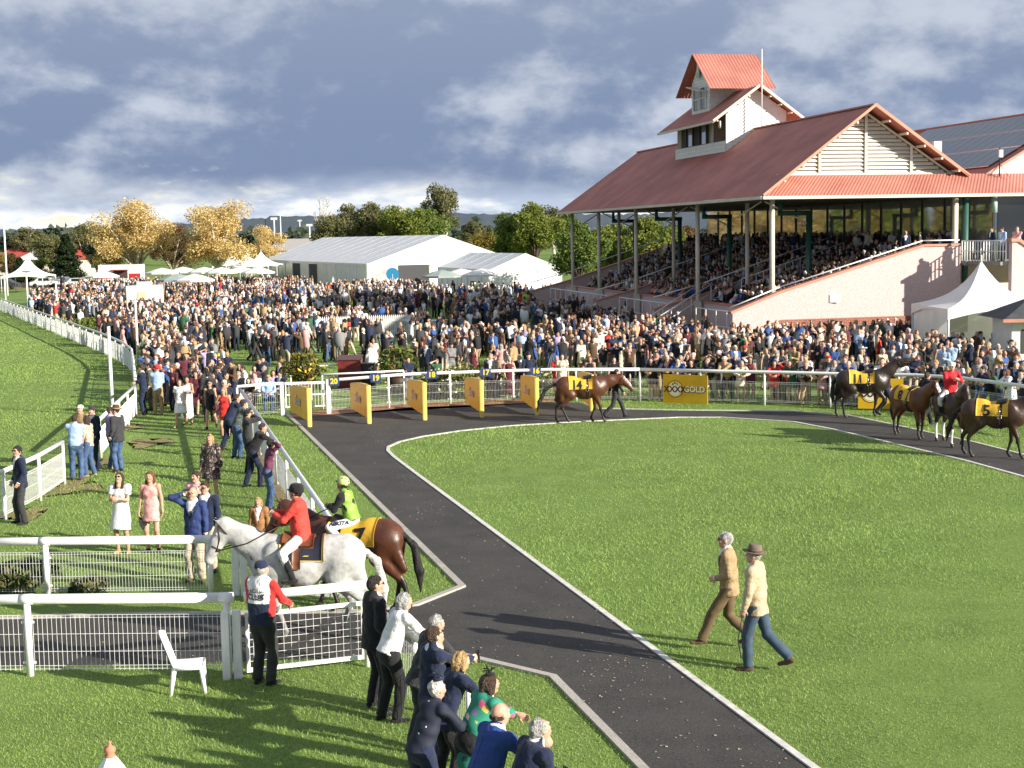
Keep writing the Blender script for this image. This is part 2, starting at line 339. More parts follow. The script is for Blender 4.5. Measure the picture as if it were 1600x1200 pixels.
def figure(pose='stand', sex='m', outfit='suit', hair='short', vox=.012, seed=0, hero=True, girth=1.0, **ov):
    """Prims by garment for one posed person 1.75 m tall facing +Y; returns {tag: [prims]}, cuts and the head's frame."""
    q = dict(POSE[pose]); q.update(ov); g = girth; w = sex == 'w'
    Hc = np.array(q.get('hip', (0, 0, .93)), float); al = math.radians(q.get('lean', 2))
    T = np.array((math.sin(math.radians(q.get('side', 0))), math.sin(al), math.cos(al))); T /= np.linalg.norm(T)
    FW = np.array((0, math.cos(al), -math.sin(al)))
    sw = .165 if w else .185
    at = lambda s_, x=0, y=0: Hc + T*s_ + np.array((x, 0, 0)) + FW*y
    sh = [at(.49, -sw), at(.49, sw)]; hp = [Hc + np.array((-.085, 0, -.02)), Hc + np.array((.085, 0, -.02))]
    nk = at(.525); az = q.get('ankle', .075); lift = q.get('lift', (0, 0))
    feet = q.get('feet', ((-.11, 0), (.11, 0))); kn, an = [], []
    for i in (0, 1):
        sg = -1 if i == 0 else 1
        kh = np.array(q.get('knee', (.15, 1, 0)), float)*np.array((sg, 1, 1))
        k_, a_ = two_bone(hp[i], (feet[i][0], feet[i][1], az + lift[i]), .43, .42, kh); kn.append(k_); an.append(a_)
    el, wr = [], []
    for i in (0, 1):
        sg = -1 if i == 0 else 1
        eh = np.array(q.get('elbow', (.5, -.8, -.3)), float)*np.array((sg, 1, 1))
        e_, w_ = two_bone(sh[i], q['hands'][i], .285, .25, eh); el.append(e_); wr.append(w_)
    hy, hpit = q.get('yaw', 0), q.get('pitch', -4) - math.degrees(al)*.45
    RH = rotm(-hy, hpit, q.get('tilt', 0)); hc = nk + T*.05 + np.array((0, .02, .105))
    F_ = (1, 1.42, 1); tags = {'skin': [], 'top': [], 'bottom': [], 'shoe': []}; S = tags['skin']
    pr, wa, ch = (.150, .118, .142) if w else (.146, .138, .160)
    pr *= g; wa *= g; ch *= (1 + g)/2
    S += [RC(at(.0), at(.18), pr*.9, wa*.9, F_), RC(at(.18), at(.40), wa*.9, ch*.9, F_), RC(sh[0] - T*.03, sh[1] - T*.03, .052, .052), RC(at(.46), nk + T*.09, .052 if w else .058, .048 if w else .056, k=.04)]
    if w and hero is not None: S += [ELL(at(.335, -.062, .055), (.06, .055, .06), k=.05), ELL(at(.335, .062, .055), (.06, .055, .06), k=.05)]
    for i in (0, 1):
        S += [RC(sh[i], el[i], .044, .036), RC(el[i], wr[i], .037, .027)]
        if outfit in ('dress', 'mini', 'maxi', 'sleeved'): S += [RC(hp[i], kn[i], .078*g, .052), RC(kn[i], kn[i]*.55 + an[i]*.45 + np.array((0, -.02, 0)), .050, .053), RC(kn[i]*.55 + an[i]*.45 + np.array((0, -.02, 0)), an[i], .053, .034)]
        else: S += [RC(hp[i], kn[i], .055*g, .040), RC(kn[i], an[i], .040, .034)]
    fd = q.get('toe', (.25, 1)); 
    for i in (0, 1):
        sg = -1 if i == 0 else 1; fl = lift[i]; tl = np.array((fd[0]*sg, fd[1], 0)); tl = tl/np.linalg.norm(tl)
        dz = -.9*fl if fl > .05 else 0
        heel = an[i] + np.array((0, 0, -.045)) - tl*.05; toe = an[i] + tl*.15 + np.array((0, 0, -.052 + dz*.6))
        tags['shoe'] += [RC(heel, toe, .037, .030, (1.0, 1.0, 1.0), k=.02), RC(an[i] + np.array((0, 0, .0)), heel*.6 + toe*.4, .041, .036, k=.03)]
    top, bot = tags['top'], tags['bottom']
    def sleeves(r0, r1, r2, to=1.0):
        for i in (0, 1):
            if to > 1: 
                top.append(RC(sh[i], el[i], r0, r1)); d = wr[i] - el[i]; e = wr[i] - d*.04; top.append(RC(el[i], e, r1, r2, caps=((e, d),)))
            else:
                d = el[i] - sh[i]; e = sh[i] + d*to; top.append(RC(sh[i], e, r0, r1, caps=((e, d),)))
        top.append(RC(sh[0] - T*.02, sh[1] - T*.02, r0*.95, r0*.95, k=.05))
    def trousers(r=(.098, .076, .07), hem=.0):
        for i in (0, 1):
            bot.append(RC(hp[i], kn[i], r[0]*g, r[1], k=.035)); d = an[i] - kn[i]; e = an[i] - d/np.linalg.norm(d)*(hem - .02); bot.append(RC(kn[i], e, r[1], r[2], caps=((e, d),), k=.02))
        bot.append(RC(at(.0), at(.14), pr*1.05, wa*1.08, F_))
    cut = None; vz = .17
    if outfit in ('suit', 'coat'):
        hem = -.13 if outfit == 'suit' else -.42
        b0 = at(hem) if hem > -.2 else Hc*np.array((1, 1, 0)) + np.array((0, 0, Hc[2] + hem))
        top += [RC(b0, at(.17), pr*1.22 + .01, wa*1.20, (1, 1.30, 1), caps=((b0, -T),), k=.05), RC(at(.17), at(.40), wa*1.20, ch*1.14, (1, 1.34, 1), k=.05), RC(at(.47), nk + T*.045, .085, .066, k=.03)]
        sleeves(.068, .056, .047, 2)
        tags['shirt'] = [RC(at(.1), at(.42), wa*1.06, ch*1.03, (1, 1.34, 1)), RC(at(.45), nk + T*.055, .075, .062, k=.03)]
        trousers()
        def cut(P, at=at, T=T, FW=FW, vz=vz):
            r = P - at(0); s_ = r @ T; y = r @ FW; x = np.abs(r[..., 0])
            return np.minimum(np.minimum((s_ - vz)*.26 - x, y - .01), .08)           # > 0 inside the open V of the jacket
    elif outfit in ('shirt', 'jumper', 'polo', 'tee'):
        b0 = at(-.03 if outfit in ('shirt', 'polo') else -.08)
        top += [RC(b0, at(.17), pr*1.12, wa*1.14, (1, 1.32, 1), caps=((b0, -T),), k=.05), RC(at(.17), at(.40), wa*1.14, ch*1.10, (1, 1.36, 1), k=.05), RC(at(.46), nk + T*.03, .075, .062, k=.03)]
        if outfit in ('shirt', 'jumper'): sleeves(.062, .052, .042, 2)
        else: sleeves(.062, .058, 0, .75)
        trousers()
    elif outfit in ('dress', 'mini', 'maxi', 'sleeved'):
        ln = {'dress': -.42, 'mini': -.27, 'maxi': -.72, 'sleeved': -.32}[outfit]
        km = (kn[0] + kn[1])/2; d = km - Hc; d /= np.linalg.norm(d); b0 = Hc + d*(-ln)
        top += [RC(at(.10), b0, pr*1.12, .235 if outfit != 'mini' else .185, (1, 1.22, 1), caps=((b0, d),), k=.05), RC(at(.14), at(.38), wa*1.10, ch*1.06, F_, k=.05), ELL(at(.335, -.062, .062), (.068, .06, .068), k=.06), ELL(at(.335, .062, .062), (.068, .06, .068), k=.06)]
        if outfit == 'sleeved': sleeves(.058, .060, .058, 2)
        elif outfit == 'dress': sleeves(.060, .078, 0, .62)
        else:
            for i in (0, 1): top.append(RC(at(.38, (-1 if i == 0 else 1)*.09, .04), at(.52, (-1 if i == 0 else 1)*.10, -.01), .05, .03, k=.03))
        tags['bottom'] = []
    elif outfit in ('hunt', 'jockey'):
        b0 = at(-.10 if outfit == 'hunt' else .0)
        top += [RC(b0, at(.17), pr*1.24, wa*1.18, (1, 1.25, 1), caps=((b0, -T),), k=.05), RC(at(.17), at(.40), wa*1.18, ch*1.12, (1, 1.34, 1), k=.05), RC(at(.46), nk + T*.04, .08, .064, k=.03)]
        sleeves(.066, .056, .044, 2); trousers((.094, .066, .056), .18)
        tags['boot'] = []
        for i in (0, 1):
            d = an[i] - kn[i]; s0 = kn[i] + d*.22; tags['boot'].append(RC(s0, an[i], .061, .050, caps=((s0, -d),), k=.02))
    # hair in the head's own frame
    hp_ = []
    cap = ((np.array((0, .072, .062)), np.array((0, .15, -.088))),)
    if hair != 'bald':
        hp_.append(ELL((0, -.012, .014), (.083, .103, .104), caps=cap, k=.015))
        if hair == 'long':
            for s_ in (-1, 1): hp_ += [RC((s_*.062, -.03, .02), (s_*.078, -.035, -.20), .034, .03, k=.03)]
            hp_ += [RC((0, -.06, .0), (0, -.095, -.24), .07, .05, (1, 1.3, 1), k=.04)]
        elif hair == 'bob':
            for s_ in (-1, 1): hp_ += [RC((s_*.062, -.02, .02), (s_*.074, -.015, -.085), .035, .034, k=.03)]
            hp_ += [RC((0, -.06, .0), (0, -.07, -.09), .075, .06, k=.04)]
        elif hair == 'bun': hp_.append(ELL((0, -.11, .05), (.045, .04, .045)))
    else: hp_.append(ELL((0, -.03, -.02), (.081, .082, .055), caps=cap, k=.015))
    return dict(tags=tags, cut=cut, hair=hp_, hc=hc, RH=RH, wr=wr, el=el, T=T, FW=FW, at=at, nk=nk, an=an, kn=kn, curl=q.get('curl', .38))
def head_prims(w):
    s = [ELL((0, -.012, .012), (.074, .092, .095), k=.02), ELL((0, .022, -.052), (.054 if w else .059, .064, .068), k=.04), ELL((0, .06, -.094), (.026, .024, .022), k=.025),
         RC((0, .084, .012), (0, .103, -.022), .0085, .0125, k=.012), RC((-.036, .077, .026), (.036, .077, .026), .012, .012, k=.014),
         ELL((-.077, -.008, -.008), (.011, .022, .031), k=.008), ELL((.077, -.008, -.008), (.011, .022, .031), k=.008), RC((0, -.015, -.17), (0, -.012, -.05), .05 if w else .056, .05, k=.03),
         ELL((-.04, .062, -.03), (.026, .022, .022), k=.03), ELL((.04, .062, -.03), (.026, .022, .022), k=.03)]
    return s
def nets(tagprims, h, amps, seed, cuts=None, pad=3):
    """One surface out of several garments: slot of each face = the garment that is outermost there."""
    allp = [p for ps in tagprims.values() for p in ps]; lo, hi = bounds(allp, pad*h); Fs = []
    for t, ps in tagprims.items():
        F = field(ps, lo, hi, h)
        if amps.get(t): F = wrinkle(F, lo, h, amps[t], 26, seed)
        if cuts and t in cuts:
            P = np.stack(np.meshgrid(*[lo[i] + h*np.arange(F.shape[i]) for i in range(3)], indexing='ij'), -1); F = np.maximum(F, cuts[t](P)).astype(np.float32)
        Fs.append(F)
    Fs = np.stack(Fs); F = Fs.min(0); V, Q = surfnet(F, lo, h)
    gi = np.clip(np.rint((V - lo)/h).astype(int), 0, np.array(F.shape) - 1)
    vt = Fs[:, gi[:, 0], gi[:, 1], gi[:, 2]].argmin(0)
    return V, Q, vt[Q[:, 0]]
def join(parts):
    Vs, Qs, Ms, o = [], [], [], 0
    for V, Q, M in parts:
        Vs.append(V); Qs.append(Q + o); Ms.append(np.broadcast_to(np.asarray(M), (len(Q),))); o += len(V)
    return np.concatenate(Vs), np.concatenate(Qs), np.concatenate(Ms)
def place_hand(f, i, vox):
    d = f['wr'][i] - f['el'][i]; d /= np.linalg.norm(d); side = -1 if i == 0 else 1
    n = np.array((-side*.9, .35, -.25)); n -= d*(n @ d); n /= np.linalg.norm(n); x = np.cross(n, d)
    V, Q = hand_template(f['curl'], vox)
    V = V.copy(); 
    if side < 0: V[:, 0] *= -1; Q = Q[:, ::-1]
    R = np.stack([x if side > 0 else x, n, d], 1)
    if np.linalg.det(R) < 0: R[:, 0] *= -1
    return f['wr'][i] + V @ R.T - d*.01, Q
SLOTS = ('skin', 'top', 'bottom', 'shoe', 'shirt', 'boot', 'eye', 'lip')
def body_mesh(f, sex, vox, seed, headvox, handvox, name='person', keep=None):
    """Body as one surface: skin, garments when keep is None, else skin only."""
    tp = {t: ps for t, ps in f['tags'].items() if ps and (keep is None or t in keep)}
    amps = {'top': .007, 'bottom': .006}; cuts = None
    if f['cut'] is not None and 'top' in tp: cuts = {'top': f['cut']}
    V, Q, M = nets(tp, vox, amps, seed, cuts); order = [SLOTS.index(t) for t in tp]; M = np.array(order)[M]
    parts = [(V, Q, M)]
    hp = {'skin': head_prims(sex == 'w')}
    if headvox < .0095:
        hp['eye'] = [ELL((-.031, .0775, .006), (.0155, .011, .0075), k=.003), ELL((.031, .0775, .006), (.0155, .011, .0075), k=.003)]; hp['lip'] = [RC((-.019, .084, -.056), (.019, .084, -.056), .0085, .0085, k=.003)]
    hV, hQ, hM = nets(hp, headvox, {}, 0); hM = np.array([SLOTS.index(t) for t in hp])[hM]
    parts.append((f['hc'] + hV @ f['RH'].T, hQ, hM))
    for i in (0, 1):
        v, q_ = place_hand(f, i, handvox); parts.append((v, q_, 0))
    return join(parts)
SKINC = ((.52, .30, .21), (.60, .37, .27), (.44, .25, .17))
def skin_mat(i=0): return mat('skin_tone_%d' % i, SKINC[i % 3], .55, .08, 20, spec=.35)
EYE = mat('eye_dark', (.03, .02, .015), .3); LIP = mat('lip_tone', (.42, .13, .12), .5)
HAIRC = {'brown': (.055, .03, .017), 'dark': (.018, .013, .010), 'blonde': (.42, .27, .11), 'grey': (.36, .35, .33), 'red': (.16, .06, .025), 'white': (.62, .60, .56)}
def hair_mat(c): return mat('hair_' + c, HAIRC[c], .5, .45, 26, bump=1.0, bscale=55, spec=.5, bdist=.04)
PAL = {'black': (.014, .014, .016), 'charcoal': (.035, .036, .040), 'navy': (.014, .021, .052), 'blue': (.03, .085, .27), 'pale blue': (.33, .46, .66), 'white': (.74, .74, .73), 'cream': (.64, .57, .44),
       'tan': (.36, .25, .13), 'grey': (.19, .19, .20), 'maroon': (.10, .018, .03), 'red': (.52, .03, .025), 'pink': (.62, .34, .34), 'green': (.03, .10, .05), 'lavender': (.38, .33, .55), 'olive': (.11, .10, .055),
       'brown': (.095, .055, .03), 'denim': (.055, .10, .20), 'beige': (.46, .39, .29), 'teal': (.02, .16, .17), 'yellow': (.62, .42, .05), 'orange': (.6, .18, .03), 'lime': (.3, .75, .05)}
def cloth(c):
    return mat('cloth_' + c.replace(' ', '_'), PAL[c], .85, .16, 6, bump=.8, bscale=11, spec=.25, sheen=.15, bdist=.045)
def hat_geo(kind):
    """Hat in the head's frame: list of (V, F, slot)."""
    b = MB()
    if kind in ('brimmed', 'sunhat'):
        br = .145 if kind == 'brimmed' else .20; n = 24; prof = [(.0, .150), (.05, .156), (.074, .147), (.083, .10), (.087, .052), (br*.8, .046), (br, .056), (br, .050), (br*.8, .040), (.08, .044)]
        b.lathe(prof, n, 0, (0, -.012, 0), 1.0, 1.17)
        b.lathe([(.0885, .055), (.0885, .075), (.086, .078)], n, 1, (0, -.012, 0), 1.0, 1.17)
    elif kind in ('cap', 'flat'):
        b.lathe([(.0, .128), (.045, .121), (.075, .095), (.087, .055), (.089, .030), (.083, .028)], 20, 0, (0, -.012, 0), 1.0, 1.17)
        P = [[(.07*math.sin(a)*(1 + .04*r), .085 + .012*r*3 - .02*abs(math.sin(a))*3 + r*.045*math.cos(a), .045 - r*.006) for a in np.linspace(-1.25, 1.25, 9)] for r in (0, .5, 1.0)]
        b.grid(P, 0); b.grid([[(x, y, z - .006) for x, y, z in r] for r in P[::-1]], 0)
    elif kind == 'helmet':
        b.lathe([(.0, .142), (.05, .136), (.083, .110), (.100, .065), (.103, .02), (.100, .0), (.09, -.002)], 22, 0, (0, -.012, .005), 1.0, 1.18)
        P = [[(.075*math.sin(a), .10 + r*.05*math.cos(a) - .03*abs(math.sin(a)), .035 - r*.008) for a in np.linspace(-1.3, 1.3, 9)] for r in (0, .5, 1.0)]
        b.grid(P, 1); b.grid([[(x, y, z - .006) for x, y, z in r] for r in P[::-1]], 1)
        b.tube([(-.08, -.0, .0), (-.068, .03, -.06), (0, .05, -.118), (.068, .03, -.06), (.08, 0, 0)], .007, 6, 1)
    elif kind == 'fascinator':
        b.lathe([(.0, .135), (.05, .128), (.062, .112), (.05, .104)], 16, 0, (.02, .0, 0), 1, 1)
        for i in range(16):
            a = rng.uniform(0, 6.28); r = rng.uniform(.04, .09); p = Vector((.02, 0, .125)); qv = p + Vector((math.cos(a)*r, math.sin(a)*r, rng.uniform(.02, .09))); b.tube([p, (p + qv)/2 + Vector((0, 0, .02)), qv], [.004, .004, .009], 4, 0)
    return b
def glasses_geo():
    b = MB()
    for s_ in (-1, 1):
        b.lathe([(0, -.003), (.021, -.003), (.024, 0), (.021, .003), (0, .003)], 12, 0, (0, 0, 0)); k = 60
        vs = b.v[-k:]; b.v[-k:] = [(x + s_*.032, .0995 + z, y*.8 + .006) for x, y, z in vs]
        b.bar((s_*.055, .095, .010), (s_*.078, -.005, .012), .003, .006)
    b.bar((-.012, .102, .010), (.012, .102, .010), .003, .004); return b
def head_obj(name, b, mats, f, parent, smooth=True):
    V = np.array(b.v); V = f['hc'] + V @ f['RH'].T
    return link(name, mesh_np(name, V, b.f, mats, b.m, smooth), parent)
def hero(label, px, py, heading, pose='stand', sex='m', outfit='suit', hair='short', hairc='brown', top='navy', bottom='charcoal', shoe='black', shirt='white', height=1.76, skin=0, hat=None, hatc=('brown', 'black'),
         glasses=False, z=0.0, at_head=None, group=None, girth=1.0, vox=None, names=None, parent_loc=None, boot='black', tie=None, **ov):
    """One person built for its own place; heading in degrees, 0 = facing away from the camera (+Y), 90 = facing left."""
    py_ = (parent_loc.y if parent_loc is not None else G(px, py, at_head or z).y); vox = vox or min(.024, max(.015, .00068*py_)); near_ = py_ < 34
    f = figure(pose, sex, outfit, hair, vox, 0, True, girth, **ov); sd = sum(map(ord, label)) % 997
    mt = lambda c: c if not isinstance(c, str) else cloth(c)
    V, Q, M = body_mesh(f, sex, .034 if outfit not in ('dress', 'mini', 'maxi', 'sleeved', 'polo', 'tee') else vox*1.1, sd, .0085 if near_ else .013, .0065 if near_ else .009, keep=('skin',)); 
    skm = skin_mat(skin); me = mesh_np('person', V, Q, [skm]*6 + [EYE, LIP], M)
    loc = parent_loc if parent_loc is not None else (G(px, py, z) if at_head is None else None)
    if at_head is not None:
        p = G(px, py, at_head); loc = Vector((p.x, p.y, 0))
    o = link('person', me, None, loc, math.radians(heading)); s = height/1.75; o.scale = (s, s, s); tag(o, label, 'person', group)
    gn = {'suit': ('jacket', 'trousers'), 'coat': ('coat', 'trousers'), 'shirt': ('shirt', 'trousers'), 'jumper': ('jumper', 'trousers'), 'polo': ('polo_shirt', 'trousers'), 'tee': ('blouse', 'trousers'), 'dress': ('dress', ''), 'mini': ('dress', ''), 'maxi': ('dress', ''),
          'sleeved': ('dress', ''), 'hunt': ('coat', 'breeches'), 'jockey': ('silks', 'breeches')}[outfit]
    if names: gn = names
    for t, nm, c, amp in (('top', gn[0], top, .012), ('bottom', gn[1], bottom, .010), ('shirt', 'shirt', shirt, .003), ('boot', 'boots', boot, .002)):
        ps = f['tags'].get(t)
        if not ps: continue
        vx0 = vox; vox = vox*(1.2 if t != 'top' else 1.0); lo, hi = bounds(ps, 3*vox); F = field(ps, lo, hi, vox); F = wrinkle(F, lo, vox, amp, 26, sd)
        if t == 'top' and f['cut'] is not None:
            P = np.stack(np.meshgrid(*[lo[i] + vox*np.arange(F.shape[i]) for i in range(3)], indexing='ij'), -1); F = np.maximum(F, f['cut'](P)).astype(np.float32)
        v, q_ = surfnet(F, lo, vox); link(nm, mesh_np(nm, v, q_, mt(c)), o); vox = vx0
    sp = f['tags']['shoe']
    for i in (0, 1):
        v, q_ = skin_surface(sp[2*i:2*i+2], .016); link('shoe', mesh_np('shoe', v, q_, mt(shoe)), o)
    if f['hair']:
        lo, hi = bounds(f['hair'], .03); hv = .0105 if near_ else .015; F = wrinkle(field(f['hair'], lo, hi, hv), lo, hv, .010, 95, sd, .35, .6); v, q_ = surfnet(F, lo, hv)
        link('hair', mesh_np('hair', f['hc'] + v @ f['RH'].T, q_, hair_mat(hairc)), o)
    if hat: head_obj({'brimmed': 'hat', 'sunhat': 'hat', 'flat': 'flat_cap'}.get(hat, hat), hat_geo(hat), [mt(hatc[0]), mt(hatc[1])], f, o)
    if glasses: head_obj('sunglasses' if glasses is True else 'spectacles', glasses_geo(), [mat('dark_lens', (.008, .008, .009), .08)], f, o, False)
    if outfit == 'suit':
        at, T, FW = f['at'], f['T'], f['FW']; tp_ = f['tags']['top']; trim = MATS.get(mt(top).name + '_edge') or mat(mt(top).name + '_edge', tuple(.55*c for c in mt(top).node_tree.nodes['Principled BSDF'].inputs['Base Color'].default_value[:3]), .9)
        def onto(path, w_, side, off=.007):
            P = []
            for k, (s_, x) in enumerate(path):
                s2, x2 = path[min(k+1, len(path)-1)]; s1, x1 = path[max(k-1, 0)]; dx, ds = x2 - x1, s2 - s1; l_ = math.hypot(dx, ds) + 1e-9
                for e in (-1, 1): P.append(at(s_ + e*w_/2*dx/l_, x - e*w_/2*ds/l_, side*.34))
            P = np.array(P)
            for _ in range(50): P = P - side*FW*((sdf(tp_, P) - off)*.7)[:, None]
            return P, [(2*k, 2*k + 1, 2*k + 3, 2*k + 2) for k in range(len(path)-1)]
        for sg in (-1, 1):
            v, q_ = onto([(.18 + .30*u, sg*(.014 + .098*u)) for u in np.linspace(0, 1, 9)], .042, 1); link('lapel', mesh_np('lapel', v, q_, trim), o)
        v, q_ = onto([(s_, 0) for s_ in np.linspace(-.12, .42, 14)], .007, -1, .003); link('back_seam', mesh_np('back_seam', v, q_, trim), o)
        for i in (0, 1):
            d_ = (f['wr'][i] - f['el'][i]); e_ = f['wr'][i]; b = MB().tube([tuple(e_ - d_*.06), tuple(e_ + d_*.045)], [.041, .037], 12); b.build('cuff', [mt(shirt)], o, True)
    if tie:
        b = MB(); at, T, FW = f['at'], f['T'], f['FW']
        def tp(s_, x, y): return tuple(at(s_, x, y))
        b.grid([[tp(s_, -w_, y), tp(s_, 0, y + .008), tp(s_, w_, y)] for s_, w_, y in ((.515, .018, .062), (.48, .014, .09), (.36, .024, .128), (.24, .030, .122))]); b.build('tie', [mt(tie)], o, True)
    return o, f
def hold(o, f, i, geo, name, mats, off=(0, 0, 0)):
    """Something held in hand i, a thing of its own placed where the hand is."""
    d = f['wr'][i] - f['el'][i]; d /= np.linalg.norm(d); p = f['wr'][i] + d*.09 + np.array(off)
    M_ = Matrix.Translation(o.location) @ Matrix.Rotation(o.rotation_euler.z, 4, 'Z') @ Matrix.Diagonal((*o.scale, 1))
    w = M_ @ Vector(p); ob = geo.build(name, mats, None, True, w, o.rotation_euler.z); return ob
# ------------------------------------------------------------------ horses
def horse_prims(neck=45, head=-48, legs=None, headyaw=0):
    """Facing +X, withers about 1.6 m. legs: four (reach of knee, reach of hoof, lift of hoof), front right/left then hind right/left."""
    Fb = (1, 1.18, 1); c, pt, hf = [], [], []
    c += [RC((.42, 0, 1.16), (.0, 0, 1.14), .315, .325, Fb, k=.1), RC((.0, 0, 1.14), (-.38, 0, 1.26), .325, .245, Fb, k=.1), RC((-.38, 0, 1.27), (-.66, 0, 1.27), .255, .265, (1, 1.08, 1), k=.1), ELL((.36, .20, 1.22), (.20, .10, .30), k=.05), ELL((.36, -.20, 1.22), (.20, .10, .30), k=.05), ELL((.55, 0, 1.15), (.20, .215, .25), k=.1),
          RC((.34, 0, 1.47), (.0, 0, 1.43), .085, .06, k=.14), RC((-.35, 0, 1.44), (-.62, 0, 1.47), .08, .085, k=.14)]
    a = math.radians(neck); nb = np.array((.52, 0, 1.28)); poll = nb + np.array((math.cos(a), 0, math.sin(a)))*.74
    c += [RC(nb + np.array((-.10, 0, -.04)), (nb + poll)/2 + np.array((-.0, 0, .01)), .30, .205, (1, 1.65, 1), k=.14), RC((nb + poll)/2 + np.array((0, 0, .01)), poll, .205, .135, (1, 1.6, 1), k=.07)]
    h = math.radians(head); hd = np.array((math.cos(h), 0, math.sin(h))); up = np.array((-math.sin(h), 0, math.cos(h))); mz = poll + hd*.54 + up*.0
    c += [RC(poll + up*.0, poll + hd*.27, .132, .108, (1, 1.45, 1), k=.05), RC(poll + hd*.27, mz, .105, .068, (1, 1.3, 1), k=.04), ELL(poll + hd*.13 - up*.085, (.135, .07, .105), k=.05), ELL(mz + hd*.025 - up*.02, (.07, .060, .068), k=.03)]
    for s in (-1, 1): c += [RC(poll + up*.07 + np.array((0, s*.05, 0)) - hd*.02, poll + up*.20 + np.array((0, s*.062, 0)) - hd*.03, .030, .008, (1.0, 1.3, 1), k=.02), ELL(poll + hd*.14 + up*.055 + np.array((0, s*.075, 0)), (.03, .016, .022), k=.02)]
    legs = legs or ((.03, .02, 0), (-.02, -.05, 0), (.02, .02, 0), (-.02, -.06, 0))
    for i, (kx, hx, lz) in enumerate(legs):
        s = -1 if i % 2 == 0 else 1; y = s*.125
        if i < 2:
            e = np.array((.40, y, .94)); k = np.array((.43 + kx, y, .51 + lz*.55)); ft = np.array((.42 + hx, y, .17 + lz*.9)); ho = ft + np.array((.055, 0, -.115))
            if lz > .05: ho = ft + np.array((-.04, 0, -.12))
            c += [RC((.47, y*1.08, 1.14), e, .15, .115, (1, 1.5, 1), k=.09), RC(e, k + np.array((0, 0, .06)), .112, .058, k=.05)]
            pt += [RC(k + np.array((0, 0, .09)), k - np.array((0, 0, .05)), .053, .050, k=.03), RC(k, ft, .042, .033, k=.02), RC(ft - np.array((0, 0, .0)), ft + (ho - ft)*.5, .043, .038, k=.02)]
        else:
            st = np.array((-.46 + kx*.5, y*1.15, .96)); k = np.array((-.80 + kx, y, .56 + lz*.5)); ft = np.array((-.77 + hx, y, .17 + lz*.9)); ho = ft + np.array((.055, 0, -.115))
            if lz > .05: ho = ft + np.array((-.02, 0, -.12))
            c += [RC((-.60, y*1.0, 1.22), st, .235, .165, (1, 1.4, 1), k=.09), RC(st, k + (st - k)*.12, .140, .062, (1, 1.2, 1), k=.06), RC((-.72, y, 1.18), k + np.array((-.0, 0, .22)), .17, .07, (1, 1.5, 1), k=.08)]
            pt += [RC(k + (st - k)*.16, k - np.array((0, 0, .06)), .058, .050, (1, 1.2, 1), k=.03), RC(k, ft, .044, .036, k=.02), RC(ft, ft + (ho - ft)*.5, .045, .040, k=.02)]
        hf += [RC(ft + (ho - ft)*.55, ho + np.array((.01, 0, .01)), .042, .056, caps=((ho + np.array((0, 0, -.03)), (0, 0, -1)),), k=.01)]
    return c, pt, hf, dict(poll=poll, hd=hd, up=up, mz=mz, nb=nb, a=a)
def sdf(prims, P):
    F = np.full(P.shape[:-1], 9.0)
    for p in prims:
        d = p.dist(P); h = np.clip(.5 + .5*(F - d)/p.k, 0, 1); F = F + (d - F)*h - p.k*h*(1 - h)
    return F
def drape(prims, X, TH, off, zc=1.12):
    """Points on the horse's barrel at station X, angle TH from the top (positive = its left), lifted by off."""
    X, TH = np.asarray(X, float), np.asarray(TH, float); o = np.stack([X, 0*X, 0*X + zc], -1); d = np.stack([0*X, np.sin(TH), np.cos(TH)], -1); t = np.full(X.shape, .62)
    for _ in range(28): t = t - (sdf(prims, o + d*t[..., None]) - off)*.8
    return o + d*t[..., None]
def cloth_on(prims, x0, x1, th, off, name, mats, parent, thick=.008, skew=0.0, nx=14, nt=22, round_=0.0):
    TH, XX = np.meshgrid(np.linspace(-th, th, nt), np.linspace(0, 1, nx), indexing='ij')
    X = x0 + (x1 - x0)*XX + skew*np.abs(TH)
    a = drape(prims, X, TH, off + thick); b = drape(prims, X, TH, off - .004); V = np.concatenate([a.reshape(-1, 3), b.reshape(-1, 3)]); n = nt*nx
    F = [(i*nx + j, i*nx + j + 1, (i+1)*nx + j + 1, (i+1)*nx + j) for i in range(nt-1) for j in range(nx-1)]; F += [tuple(n + k for k in f[::-1]) for f in F]
    rim = [i*nx for i in range(nt)] + [(nt-1)*nx + j for j in range(1, nx)] + [i*nx + nx - 1 for i in range(nt-2, -1, -1)] + [j for j in range(nx-2, 0, -1)]
    F += [(rim[i], n + rim[i], n + rim[(i+1) % len(rim)], rim[(i+1) % len(rim)]) for i in range(len(rim))]
    return link(name, mesh_np(name, V, F, mats), parent)
def print_on(prims, txt, xc, thc, size, off, name, m, parent, side, bold=.0, nar=1.0):
    vs, fs = text_geo(txt, size, 0, bold); v = np.array(vs)
    X = xc + v[:, 0]*(-side)*nar; TH = side*(thc - v[:, 1]/.36)
    return link(name, mesh_np(name, drape(prims, X, TH, off), fs, m, None, False), parent)
COATC = {'bay': ((.115, .036, .014), (.055, .018, .009)), 'dark': ((.030, .016, .010), (.014, .009, .007)), 'chestnut': ((.17, .055, .018), (.09, .028, .010)), 'brown': ((.065, .028, .014), (.032, .014, .008)), 'grey': ((.56, .55, .53), (.33, .33, .325))}
